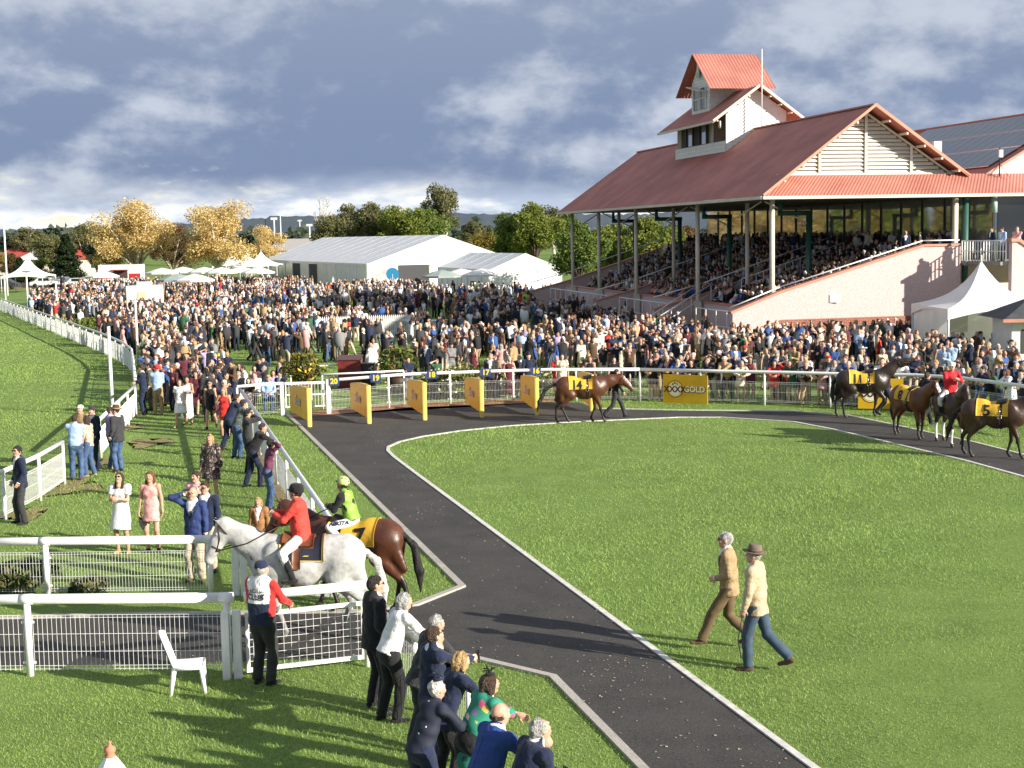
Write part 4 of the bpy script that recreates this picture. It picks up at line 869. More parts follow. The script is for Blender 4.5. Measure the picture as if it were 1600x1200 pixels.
# solar panels on the second roof
PV = mat('solar_cells', (.012, .018, .035), .12, .3, .6, spec=.8, obj=False); PVF = mat('panel_frame', (.6, .6, .62), .3, metal=.8)
for i in range(16):
    for j in range(3):
        t0 = 3.0 + i*1.08; s0 = 14.3 + j*1.95; sl = (12.8 - 8.7)/7.4; q = [ST(t, s, 8.7 + (s - 13)*sl + .14) for t, s in ((t0, s0), (t0 + 1.04, s0), (t0 + 1.04, s0 + 1.85), (t0, s0 + 1.85))]
        bb = MB(); bb.add(q + [Vector(p) - Vector((0, 0, .05)) for p in q], [(0, 1, 2, 3), (0, 4, 5, 1), (1, 5, 6, 2), (2, 6, 7, 3), (3, 7, 4, 0)]); bb.m[0] = 1; 
        pn = part(bb, 'solar_panel', [PVF, PV])
b = MB(); b.tube([ST(1.2, 13.9, 8.9), ST(1.2, 13.9, 10.4)], .035, 6); b.tube([ST(1.2, 13.9, 9.6), ST(1.0, 14.4, 8.8)], .02, 5); b.tube([ST(1.2, 13.9, 9.6), ST(1.4, 13.4, 8.9)], .02, 5); part(b, 'aerial', [mat('black_metal', (.02, .02, .02), .4)]); b = MB(); b.bar(ST(1.12, 13.9, 9.9), ST(1.12, 13.9, 10.3), .2, .2); part(b, 'aerial_box', [WBOARD])
b = MB(); b.bar(ST(8, 14.0, 9.0), ST(8, 14.0, 11.2), .45, .45); part(b, 'vent_stack', [WBOARD])
# posts
for t in (.9, 12, 24, 33, 40.5):
    b = MB(); b.tube([ST(t, .9, 0), ST(t, .9, ZE - .1)], .13, 12); part(b, 'post', [CREAM], GS, True)
    b = MB(); b.bar(ST(t, .9, 0), ST(t, .9, 2.2), .36, .36); part(b, 'pedestal', [CREAM])
for t in (10, 23, 35.5): b = MB(); b.tube([ST(t, 3.2, 1), ST(t, 3.2, ZE - .1)], .12, 12); part(b, 'post', [CREAM], GS, True)
for t in (6, 18, 27.5, 38):
    b = MB(); b.tube([ST(t, 5.2, 1), ST(t, 5.2, 7.2)], .15, 12); b.bar(ST(t, 5.35, 7.2), ST(t, 3.4, 7.2), .2, .26); b.bar(ST(t, 3.5, 7.2), ST(t, 3.5, ZE - .15), .2, .2); part(b, 'post', [GREENP], GS, True)
    b = MB(); b.bar(ST(t, 5.2, 6.6), ST(t, 2.6, ZE - .15), .07, .07); b.bar(ST(t, 1.0, 7.0), ST(t, 2.4, ZE - .15), .07, .07); part(b, 'brace', [CREAM])
for s, m in ((11.0, CREAM), (11.6, GREENP), (17.5, CREAM), (18.1, GREENP)): b = MB(); b.tube([ST(.6, s, 0), ST(.6, s, ZE - .1)], .16, 12); part(b, 'post', [m], GS, True)
for s in (13.2, 19.6): b = MB(); b.tube([ST(.5, s, 7.0), ST(.5, s, ZE - .15)], .16, 10); part(b, 'downpipe', [mat('pale_green_metal', (.35, .5, .42), .5)], GS, True)
# seating tiers
NT = 11; S0, S1, Z0, Z1 = 1.9, 9.6, 1.5, 4.4
for (ta, tb) in ((.4, 12.6), (13.6, 25), (26, 41)):
    b = MB()
    for k in range(NT):
        s0 = S0 + (S1 - S0)*k/NT; s1 = S0 + (S1 - S0)*(k+1)/NT; z = Z0 + (Z1 - Z0)*(k+1)/NT
        b.add([ST(ta, s0, 0), ST(tb, s0, 0), ST(tb, s0, z), ST(ta, s0, z), ST(ta, s1, z), ST(tb, s1, z), ST(ta, s1, 0), ST(tb, s1, 0)], [(0, 1, 2, 3), (3, 2, 5, 4), (0, 3, 4, 6), (1, 7, 5, 2)])
    part(b, 'seating_tier', [CONCR])
b = MB(); b.add([ST(.2, 9.6, 4.4), ST(44, 9.6, 4.4), ST(44, 14, 4.4), ST(.2, 14, 4.4)], [(0, 1, 2, 3)]); part(b, 'concourse_floor', [CONCR])
b = MB(); b.bar(ST(.2, 9.6, 4.85), ST(44, 9.6, 4.85), .12, .9); part(b, 'rear_wall', [PINK])
GLZ = mat('tinted_glass', (.015, .02, .018), .03, spec=1.0); GLZ.node_tree.nodes['Principled BSDF'].inputs['Metallic'].default_value = .55; GLZ.node_tree.nodes['Principled BSDF'].inputs['Base Color'].default_value = (.42, .43, .40, 1)
for k in range(17):
    t0 = .8 + k*2.55; b = MB(); b.bar(ST(t0 + .03, 13.4, 6.15), ST(t0 + 2.5, 13.4, 6.15), .04, 3.5); part(b, 'glass_pane', [GLZ]); b = MB(); b.bar(ST(t0, 13.36, 4.4), ST(t0, 13.36, ZE - .15), .10, .10); part(b, 'mullion', [mat('dark_frame', (.04, .04, .04), .5)])
b = MB(); b.bar(ST(.7, 13.5, 6.1), ST(.7, 46, 6.1), .05, 3.5); part(b, 'glass_pane', [mat('dark_window', (.010, .011, .012), .06, spec=.8)])
b = MB(); b.bar(ST(.9, 11.2, 4.4), ST(.9, 46, 4.4), 2.2, .25); part(b, 'balcony_slab', [CONCR])
# side wall: brick plinth below, roughcast above, sloping coping and handrail
def prism(b, poly, t0, t1, mi=0):
    n = len(poly); vs = [ST(t, s, z) for t in (t0, t1) for s, z in poly]; b.add(vs, [tuple(range(n-1, -1, -1)), tuple(range(n, 2*n))] + [(i, (i+1) % n, n + (i+1) % n, n + i) for i in range(n)], mi)
b = MB(); prism(b, [(-1.6, 2.15), (1.0, 3.1), (8.9, 5.3), (11, 5.3), (11, 1.75), (1.0, 1.75), (-1.6, 1.0)], 0, .3); sw_ = part(b, 'side_wall', [PINK])
b = MB(); prism(b, [(-1.6, 0), (-1.6, 1.0), (1.0, 1.75), (11, 1.75), (11, 0)], -.05, .32); part(b, 'plinth', [BRK])
for p, q in (((-1.7, 2.12), (1.0, 3.1)), ((1.0, 3.1), (8.9, 5.3)), ((8.9, 5.3), (11.0, 5.3))):
    b = MB(); b.bar(ST(.15, p[0], p[1] + .06), ST(.15, q[0], q[1] + .06), .42, .12); part(b, 'coping', [FASC], sw_)
    b = MB(); b.tube([ST(.15, p[0], p[1] + .3), ST(.15, q[0], q[1] + .3)], .035, 8); part(b, 'handrail', [WPOST], sw_, True)
b = MB(); b.bar(ST(-.07, 3.9, 2.55), ST(-.07, 3.9, 2.95), .5, .06); part(b, 'wall_vent', [WPOST], sw_)
for t, sh in ((12.7, 0), (25.2, 0), (44.2, 0)):
    b = MB(); prism(b, [(-1.6, .4), (-1.6, 1.7), (1.6, 2.5), (9.5, 5.0), (9.5, .4)], t, t + .28); w2 = part(b, 'stair_wall', [PINK])
    for p, q in (((-1.6, 1.7), (1.6, 2.5)), ((1.6, 2.5), (9.5, 5.0))): b = MB(); b.bar(ST(t + .14, p[0], p[1] + .05), ST(t + .14, q[0], q[1] + .05), .38, .1); part(b, 'coping', [FASC], w2); b = MB(); b.tube([ST(t + .14, p[0], p[1] + .75), ST(t + .14, q[0], q[1] + .75)], .035, 6); part(b, 'handrail', [WPOST], w2, True)
b = MB(); prism(b, [(1.2, 0), (1.2, 2.1), (1.5, 2.1), (1.5, 0)], .3, 44); part(b, 'front_wall', [PINK]); b = MB(); b.bar(ST(.3, 1.35, 2.15), ST(44, 1.35, 2.15), .4, .1); part(b, 'coping', [FASC])
def balustrade(p, q, h, name='balustrade', n=None, rails=(1.0,), pw=.05):
    p, q = Vector(p), Vector(q); z = Vector((0, 0, 1)); n = n or max(2, int((q - p).length/1.5)); r = MB().tube([p + z*h, q + z*h], .035, 8); o = part(r, name, [WPOST], GS, True)
    bb = MB(); bb.tube([p + z*h*.5, q + z*h*.5], .025, 6); part(bb, 'rail', [WPOST], o, True)
    for k in range(n+1): bb = MB(); bb.tube([p.lerp(q, k/n), p.lerp(q, k/n) + z*h], pw/2, 6); part(bb, 'post', [WPOST], o, True)
for t0, t1, s, z in ((1, 9, -.3, 1.2), (14, 24, -.3, 1.2), (27, 43, -.3, 1.2)): balustrade(ST(t0, s, z - .9), ST(t1, s, z - .9), 1.7)
balustrade(ST(11.5, -2.6, .2), ST(13.3, 1.5, 2.2), 1.0); balustrade(ST(10.2, -2.6, .2), ST(11.4, 1.5, 2.2), 1.0)
balustrade(ST(10.4, 3.0, 2.6), ST(10.4, 9.4, 4.6), .9, n=14); balustrade(ST(.3, 11.25, 4.5), ST(-3.3, 11.6, 4.5), 1.05, n=16, pw=.07)
b = MB(); prism(b, [(11.75, 0), (11.75, 5.5), (12.1, 5.5), (20, 0.6), (20, 0)], -3.6, -3.3); w3 = part(b, 'stair_wall', [PINK]); b = MB(); b.bar(ST(-3.45, 11.65, 5.58), ST(-3.45, 12.15, 5.58), .5, .16); b.bar(ST(-3.45, 12.1, 5.58), ST(-3.45, 20, .68), .5, .16); part(b, 'coping', [FASC], w3); b = MB(); b.bar(ST(-3.3, 13.3, 4.42), ST(.6, 13.3, 4.42), 4.0, .18); part(b, 'landing', [CONCR])
b = MB(); prism(b, [(11.0, 0), (11.0, 4.3), (30, 4.3), (30, 0)], 1.6, 1.8); part(b, 'rear_wall', [CREAM]); b = MB(); b.bar(ST(1.4, 12.7, 2.4), ST(1.4, 12.7, 3.6), .5, .4); part(b, 'meter_box', [CREAM])
# white marquees glimpsed in the concourse
b = MB()
# tower
TWR = empty('rooftop_tower', (C0.x, C0.y, 0)); TWR.parent = GS; TWR.location = (0, 0, 0)
def tpart(b, name, mats, parent=None, smooth=False):
    o = b.build(name, mats, None, smooth); o.data.transform(Matrix.Translation(-GO)); o.parent = parent or GS; return o
T1, T2, HS = 17.0, 26.5, 2.0
bpy.data.objects.remove(TWR)
def boards(b, pts_lo, pts_hi, n):
    """Lapped weatherboards between a lower and an upper edge."""
    (a0, a1), (b0, b1) = [tuple(map(Vector, p)) for p in (pts_lo, pts_hi)]; nn = (a1 - a0).cross(b0 - a0).normalized()
    for k in range(n):
        u0, u1 = k/n, (k+1)/n; p, q, r, s = a0.lerp(b0, u0), a1.lerp(b1, u0), a1.lerp(b1, u1), a0.lerp(b0, u1)
        b.add([p + nn*.035, q + nn*.035, r, s, p, q], [(0, 1, 2, 3), (4, 5, 1, 0)])
zb = lambda s: ZR - abs(s)*(ZR - ZE)/WR
b = MB(); boards(b, (ST(T1, WR - HS, 11.0), ST(T1, WR + HS, 11.0)), (ST(T1, WR - HS, 13.7), ST(T1, WR + HS, 13.7)), 13); boards(b, (ST(T1, WR - HS, 13.7), ST(T1, WR + HS, 13.7)), (ST(T1, WR - .02, 15.05), ST(T1, WR + .02, 15.05)), 6); tw = tpart(b, 'tower_wall', [WBOARD])
b = MB(); boards(b, (ST(T2, WR - HS, 11.0), ST(T1, WR - HS, 11.0)), (ST(T2, WR - HS, 11.9), ST(T1, WR - HS, 11.9)), 4); tpart(b, 'tower_apron', [WBOARD])
for tt in (T1 + 2.6, T1 + .1): b = MB(); b.bar(ST(tt, WR - HS + .1, 11.9), ST(tt, WR - HS + .1, 13.75), .12, .12); tpart(b, 'veranda_post', [WBOARD])
DKI = mat('room_interior', (.07, .06, .05), .9); b = MB(); b.add([ST(T1 + 2.6, WR - HS + .12, 11.9), ST(T2, WR - HS + .12, 11.9), ST(T2, WR - HS + .12, 13.8), ST(T1 + 2.6, WR - HS + .12, 13.8)], [(0, 1, 2, 3)]); b.add([ST(T1 + 2.6, WR - HS + .12, 11.9), ST(T1 + 2.6, WR + HS, 11.9), ST(T1 + 2.6, WR + HS, 13.8), ST(T1 + 2.6, WR - HS + .12, 13.8)], [(0, 1, 2, 3)]); b.add([ST(T1 + .05, WR + HS - .1, 11.9), ST(T1 + 2.6, WR + HS - .1, 11.9), ST(T1 + 2.6, WR + HS - .1, 13.85), ST(T1 + .05, WR + HS - .1, 13.85)], [(0, 1, 2, 3)]); tpart(b, 'veranda_wall', [mat('veranda_lining', (.40, .36, .28), .8)])
for k in range(4):
    t0 = T1 + 3.5 + k*1.3; b = MB(); b.bar(ST(t0, WR - HS + .04, 12.85), ST(t0 + 1.0, WR - HS + .04, 12.85), .04, 1.8); wn = tpart(b, 'window', [mat('tower_glass', (.30, .36, .44), .06, metal=.4) if k % 2 == 0 else DKI])
    b = MB(); b.bar(ST(t0 - .1, WR - HS + .0, 11.95), ST(t0 - .1, WR - HS + .0, 13.75), .14, .14); tpart(b, 'window_frame', [mat('window_dark', (.03, .035, .05), .5)], wn)
b = MB(); corr(b, ST(T1 - .7, WR, 15.25), ST(T2 + .6, WR, 15.25), ST(T1 - .7, WR - 3.1, 13.05), ST(T2 + .6, WR - 3.1, 13.05)); lr = tpart(b, 'tower_roof', [IRON])
b = MB(); corr(b, ST(T2 + .6, WR, 15.25), ST(T1 - .7, WR, 15.25), ST(T2 + .6, WR + 3.1, 13.05), ST(T1 - .7, WR + 3.1, 13.05)); tpart(b, 'tower_roof', [IRON])
for sg, e in ((-1, 3.1), (1, 3.1)):
    b = MB(); b.bar(ST(T1 - .72, WR, 15.24), ST(T1 - .72, WR + sg*e, 15.24 - e*.71), .08, .16); tpart(b, 'barge_board', [CREAM], lr)
    for k in range(4): b = MB(); s = sg*(.7 + k*.7); b.bar(ST(T1 - .7, WR + s, 15.05 - abs(s)*.71), ST(T1 + .1, WR + s, 15.05 - abs(s)*.71), .08, .1); tpart(b, 'rafter_end', [CREAM], lr)
b = MB(); b.bar(ST(T1 - .7, WR - 3.1, 13.0), ST(T2 + .6, WR - 3.1, 13.0), .08, .14); tpart(b, 'gutter', [CREAM], lr)
# upper cabin, its ridge across the stand
U1, U2, SL_, SR_ = T1 + 3.6, T1 + 7.0, WR - 1.7, WR + 1.7
b = MB(); boards(b, (ST(U2, SL_, 13.7), ST(U1, SL_, 13.7)), (ST(U2, SL_, 16.0), ST(U1, SL_, 16.0)), 11); boards(b, (ST(U2, SL_, 16.0), ST(U1, SL_, 16.0)), (ST((U1 + U2)/2 + .02, SL_, 17.6), ST((U1 + U2)/2 - .02, SL_, 17.6)), 7); boards(b, (ST(U1, SL_, 13.7), ST(U1, SR_, 13.7)), (ST(U1, SL_, 16.0), ST(U1, SR_, 16.0)), 11); uc = tpart(b, 'cabin_wall', [WBOARD])
for t0 in (U1 + .7, U1 + 2.0):
    b = MB(); b.bar(ST(t0, SL_ - .05, 14.95), ST(t0 + .8, SL_ - .05, 14.95), .06, 1.35); wn = tpart(b, 'window', [mat('cabin_glass', (.03, .035, .045), .06, spec=.8)], None); b = MB(); b.bar(ST(t0 - .08, SL_ - .08, 14.25), ST(t0 - .08, SL_ - .08, 15.65), .1, .1); b.bar(ST(t0 + .88, SL_ - .08, 14.25), ST(t0 + .88, SL_ - .08, 15.65), .1, .1); b.bar(ST(t0 - .1, SL_ - .08, 14.95), ST(t0 + .9, SL_ - .08, 14.95), .06, .06); tpart(b, 'window_frame', [WBOARD], wn)
b = MB(); b.bar(ST(U1 + .3, SL_ - .3, 15.3), ST(U2 - .6, SL_ - .3, 15.8), .7, .06); tpart(b, 'window_hood', [CREAM], uc)
UM = (U1 + U2)/2; b = MB(); corr(b, ST(UM, SL_ - .6, 17.85), ST(UM, SR_ + .5, 17.85), ST(U1 - 1.6, SL_ - .6, 15.3), ST(U1 - 1.6, SR_ + .5, 15.3), .22, .016); ur = tpart(b, 'cabin_roof', [IRON])
b = MB(); corr(b, ST(UM, SR_ + .5, 17.82), ST(UM, SL_ - .6, 17.82), ST(U2 + 1.6, SR_ + .5, 15.3), ST(U2 + 1.6, SL_ - .6, 15.3), .22, .016); tpart(b, 'cabin_roof', [IRON])
b = MB(); b.tube([ST(T1 - .05, WR + .05, 12.8), ST(T1 - 1.5, WR + .05, 17.85)], .001, 4); b = MB(); b.tube([ST(T1 - .8, WR + .05, 12.5), ST(T1 - .8, WR + .05, 17.4)], .032, 8); tpart(b, 'flagpole', [WPOST], None, True)
b = MB(); b.lathe([(0, 0), (.55, .0), (.6, .12), (0, .16)], 16); dd = tpart(MB().box(0, .01, 0, .01, 0, .01), 'dish_arm', [WBOARD], uc); bpy.data.objects.remove(dd)
V_ = [Vector(v) for v in b.v]; b.v = [tuple(Vector(ST(UM, SL_ - .12, 16.75)) + Vector((-v.z, v.x*.6, v.y*.8))) for v in V_]; tpart(b, 'satellite_dish', [WBOARD], uc, True)
b = MB(); b.lathe([(0, .1), (.22, .1), (.25, 0), (.0, -.02)], 12); V_ = [Vector(v) for v in b.v]; b.v = [tuple(Vector(ST(T1 + .3, WR - HS - .25, 12.9)) + Vector((-v.z, v.x, v.y))) for v in V_]; tpart(b, 'loudspeaker', [WBOARD], tw, True)
# ------------------------------------------------------------------ trees
def tree_proto(kind, seed):
    """Trunk with limbs and a leafy crown for a tree 12 m tall."""
    r = random.Random(seed); tb = MB(); lobes = []
    spec = {'plane': (.20, 10, 3.9, 2.6, 11.2, 1.75, 17000, .115), 'round': (.16, 9, 3.4, 2.8, 11.0, 1.9, 15000, .19), 'gum': (.30, 8, 3.8, 4.6, 11.4, 1.35, 10000, .16), 'cone': (.10, 0, 0, 0, 0, 0, 11000, .2), 'poplar': (.1, 0, 0, 0, 0, 0, 9000, .2), 'bare': (.25, 9, 3.2, 4.4, 11.5, 0, 0, 0)}[kind]
    fork, nl, rad, zlo, zhi, lr, nleaf, ls = spec; fz = 12*fork
    tb.tube([(0, 0, -.2), (.05, 0, fz*.5), (0, .08, fz)], [.42, .33, .29], 9)
    if nl:
        for i in range(nl + 4):
            a = 2*math.pi*i/nl + r.uniform(-.3, .3); rr = rad*r.uniform(.35, 1.0) if i < nl else rad*r.uniform(0, .4); z = r.uniform(zlo + 1, zhi - lr*.8) if i < nl else r.uniform((zlo + zhi)/2, zhi - lr*.5)
            if rr > rad*.7: z = min(z, zlo + (zhi - zlo)*.66)
            e = Vector((rr*math.cos(a), rr*math.sin(a), z)); m_ = Vector((e.x*.4, e.y*.4, fz + (z - fz)*.45))
            tb.tube([(0, .05, fz - .2), tuple(m_), tuple(e)], [.2, .13, .05], 6)
            lobes.append((e, Vector((lr*r.uniform(.8, 1.25), lr*r.uniform(.8, 1.25), lr*r.uniform(.65, 1.0)))))
            for _ in range(4 if kind != 'bare' else 9):
                s = m_.lerp(e, r.uniform(.2, .9)); d = Vector((r.gauss(0, 1), r.gauss(0, 1), r.uniform(.1, 1.2))).normalized()*r.uniform(.8, 1.9); tb.tube([s, s + d*.5 + Vector((0, 0, .1)), s + d], [.05, .03, .012], 4)
                if kind != 'bare': lobes.append((s + d, Vector((lr*.55,)*3)))
    V = []
    if nleaf:
        if kind in ('cone', 'poplar'):
            tb.tube([(0, 0, fz), (0, 0, 10.5)], [.26, .05], 6); P = []
            while len(P) < nleaf:
                z = r.uniform(.8, 12); f_ = (1 - z/12); R = (3.0*f_**.8 + .25)*(1 + .22*math.sin(z*3.1 + 2*math.sin(z))) if kind == 'cone' else 1.5*math.sin(min(1, z/12 + .08)*math.pi)**.6
                a = r.uniform(0, 6.283); q = R*(r.random()**.35)*(1 + .18*math.sin(a*5 + z*2)); P.append((q*math.cos(a), q*math.sin(a), z))
            P = np.array(P)
        else:
            w_ = np.array([l[1].x*l[1].y for l in lobes]); w_ /= w_.sum(); rs = np.random.RandomState(seed); idx = rs.choice(len(lobes), nleaf*2, p=w_)
            d = rs.normal(size=(nleaf*2, 3)); d /= np.linalg.norm(d, axis=1)[:, None]; rr = rs.uniform(0, 1, nleaf*2)**.42
            c = np.array([tuple(l[0]) for l in lobes])[idx]; R = np.array([tuple(l[1]) for l in lobes])[idx]; P = c + d*rr[:, None]*R
            gate_ = np.sin(P[:, 0]*2.1 + seed)*np.sin(P[:, 1]*2.3)*np.sin(P[:, 2]*2.6 + 1) + rs.normal(0, .35, len(P)); P = P[gate_ > -.12][:nleaf]
        rs = np.random.RandomState(seed + 1); n = len(P); u = rs.normal(size=(n, 3)); u /= np.linalg.norm(u, axis=1)[:, None]; v = rs.normal(size=(n, 3)); v -= u*(u*v).sum(1)[:, None]; v /= np.linalg.norm(v, axis=1)[:, None]
        s = ls*rs.uniform(.6, 1.35, n)[:, None]; k = np.cross(u, v)*s*.3
        V = np.stack([P - u*s, P + v*s*.62 + k, P + u*s, P - v*s*.62 + k], 1).reshape(-1, 3); F = np.arange(4*n).reshape(-1, 4)
    tm = tb.mesh('trunk', [BARK], True); cm = mesh_np('crown', V, F, [BARK], None, False) if nleaf else None
    return tm, cm
BARK = mat('pale_bark', (.62, .56, .46), .85, 0, 1.2, col2=(.36, .30, .23)); BARKD = mat('brown_bark', (.10, .075, .055), .9, .25, 2)
def leafmat(n, c1, c2, tr=.3): return mat('leaves_' + n, c1, .7, 0, .55, col2=c2, obj=False, trans=tr, detail=6, spec=.25)
LEAF = {'gold': leafmat('gold', (.78, .59, .26), (.50, .36, .12)), 'green': leafmat('green', (.19, .25, .05), (.085, .13, .028)), 'olive': leafmat('olive', (.22, .21, .09), (.10, .11, .045)), 'bright': leafmat('bright', (.24, .27, .05), (.11, .15, .026)),
        'yellow': leafmat('yellow', (.34, .26, .05), (.16, .14, .03)), 'dark': leafmat('dark', (.035, .06, .02), (.016, .030, .012)), 'rust': leafmat('rust', (.20, .11, .045), (.09, .07, .03)), 'far': leafmat('far', (.10, .125, .075), (.05, .07, .05))}
PROTO = {}
def proto(kind, v):
    if (kind, v) not in PROTO: PROTO[(kind, v)] = tree_proto(kind, 31*v + len(kind))
    return PROTO[(kind, v)]
def tree(label, px, dist, top, wpx, kind='round', leaf='green', v=0, group=None, bark=None, zbase=0.0):
    p = D(px, dist, zbase); hor = HORIZ - ROLL*(px - 800); H = CAMH + (hor - top)/FPX*dist - zbase; wd = wpx*1.2/FPX*dist
    tm, cm = proto(kind, v); o = empty('tree', p, rng.uniform(0, 6.28)); base_w = {'plane': 10.0, 'round': 10.2, 'gum': 9.6, 'cone': 6.2, 'poplar': 3.2, 'bare': 8}[kind]
    o.scale = (wd/base_w, wd/base_w, H/12.0); tag(o, label, 'tree', group)
    t = link('trunk', tm, o); t.material_slots[0].link = 'OBJECT'; t.material_slots[0].material = bark or (BARK if kind in ('plane', 'gum') else BARKD)
    if cm: c = link('crown', cm, o); c.material_slots[0].link = 'OBJECT'; c.material_slots[0].material = LEAF[leaf]
    return o
tree('golden plane tree with pale trunk beside the white food truck', 212, 205, 304, 118, 'plane', 'gold', 0)
tree('broad golden plane tree in front of the white marquee peaks', 338, 200, 297, 128, 'plane', 'gold', 1)
tree('smaller rusty gold tree between the two big plane trees', 268, 222, 342, 80, 'plane', 'rust', 2)
tree('low golden tree right of the broad plane tree', 412, 240, 346, 66, 'plane', 'gold', 2); tree('thin gold tree left of the tallest plane tree', 170, 225, 338, 60, 'plane', 'yellow', 1)
for i, (x, d, top, w, k, l, v) in enumerate(((16, 250, 392, 40, 'round', 'rust', 0), (46, 300, 350, 62, 'gum', 'olive', 0), (78, 270, 357, 58, 'round', 'olive', 1), (104, 222, 366, 46, 'cone', 'dark', 0), (132, 290, 344, 56, 'gum', 'olive', 1), (150, 260, 360, 44, 'round', 'far', 0), (30, 225, 402, 30, 'cone', 'dark', 1), (56, 226, 398, 44, 'round', 'green', 1), (-20, 240, 385, 60, 'gum', 'yellow', 0), (-60, 230, 370, 70, 'round', 'olive', 0))):
    tree(['rust coloured tree at the far end of the track fence', 'pale olive gum tree rising behind the peaked marquee', 'olive round tree beyond the parked cars', 'dark conical tree left of the white food truck', 'tall olive gum beside the golden plane trees', 'dark green tree behind the conical tree', 'narrow dark cypress behind the peaked marquee', 'green bushy tree between the cypress and the conical tree', 'yellowing gum at the picture edge beyond the poles', 'olive tree outside the fence end'][i], x, d, top, w, k, l, v, 'trees beyond the course')
for i, (x, d, top, w, k, l, v) in enumerate(((516, 262, 322, 66, 'round', 'olive', 1), (548, 270, 312, 62, 'gum', 'olive', 0), (584, 265, 309, 74, 'round', 'olive', 0), (632, 258, 306, 84, 'round', 'bright', 1), (664, 262, 318, 90, 'round', 'green', 0), (694, 275, 283, 66, 'gum', 'olive', 1), (735, 300, 340, 40, 'gum', 'olive', 0), (757, 285, 354, 56, 'round', 'yellow', 1), (800, 245, 318, 76, 'round', 'green', 1), (836, 240, 309, 84, 'round', 'bright', 0), (866, 265, 318, 60, 'gum', 'olive', 1), (890, 250, 322, 50, 'round', 'green', 0))):
    tree(['dark olive tree at the back corner of the marquee', 'grey green gum behind the marquee ridge', 'dense olive tree above the marquee roof', 'bright green round tree behind the marquee peak', 'green tree right of the brightest one behind the marquee', 'tallest airy gum tree above the marquee', 'thin distant gum between the tree groups', 'low yellow tree behind the small marquee', 'green round tree left of the grandstand roof', 'bright green tree nearest the grandstand eave', 'loose gum just beside the grandstand roof end', 'green tree half hidden by the grandstand eave'][i], x, d, top, w, k, l, v, 'trees behind the marquees')
tree('bare leafless tree behind the marquee', 508, 268, 300, 40, 'bare', 'olive', 0, None, BARK)
for i, (x, d, top, w, l, v) in enumerate(((905, 140, 336, 90, 'green', 0), (955, 150, 332, 96, 'bright', 1), (1012, 148, 330, 104, 'bright', 0), (1062, 160, 338, 70, 'rust', 1))):
    tree(['shaded green tree seen between the first grandstand posts', 'leafy tree seen past the green grandstand posts', 'sunlit yellow green tree seen through the grandstand', 'reddish tree seen through the grandstand behind the seats'][i], x, d, top, w, 'round', l, v, 'trees seen through the grandstand')
# distant tree belt, a mass nobody could count
tm, cm = proto('round', 0); base = np.array([v.co for v in cm.vertices]).reshape(-1, 4, 3)[::70]; Vb = []
for i in range(260):
    d = rng.uniform(330, 900); x = rng.uniform(-.44, .22)*d; s = rng.uniform(.55, 1.1); q = base.copy(); c = q.mean(1, keepdims=True); q = (q - c)*6.2 + c; a = rng.uniform(0, 6.28)
    R = np.array(((math.cos(a), -math.sin(a), 0), (math.sin(a), math.cos(a), 0), (0, 0, 1))); Vb.append((q @ R.T)*s + np.array((x, d, -.5)))
Vb = np.concatenate(Vb).reshape(-1, 3); tag(link('distant_trees', mesh_np('distant_trees', Vb, np.arange(len(Vb)).reshape(-1, 4), [LEAF['far']], None, False)), 'far belt of dark green trees below the hills', 'trees', kind='stuff')
# row of poplars far beyond the course, the green streaks mirrored in the stand's glass
tm, cm = proto('poplar', 0); base = np.array([v.co for v in cm.vertices]).reshape(-1, 4, 3)[::9]; Vb = []
for i in range(34):
    q = base.copy(); c = q.mean(1, keepdims=True); q = (q - c)*2.8 + c; a = rng.uniform(0, 6.28); R = np.array(((math.cos(a), -math.sin(a), 0), (math.sin(a), math.cos(a), 0), (0, 0, 1))); u = (i - 17)*3.4
    Vb.append((q @ R.T)*np.array((1.15, 1.15, rng.uniform(1.15, 1.5))) + np.array((-166 + u*.8 + rng.uniform(-1, 1), 276 + u*.6, 0)))
Vb = np.concatenate(Vb).reshape(-1, 3); tag(link('treeline', mesh_np('treeline', Vb, np.arange(len(Vb)).reshape(-1, 4), [LEAF['bright'], LEAF['yellow']], np.repeat(np.arange(34) % 2, len(base)), False)), 'belt of tall yellow green poplars beyond the course', 'trees', kind='stuff')
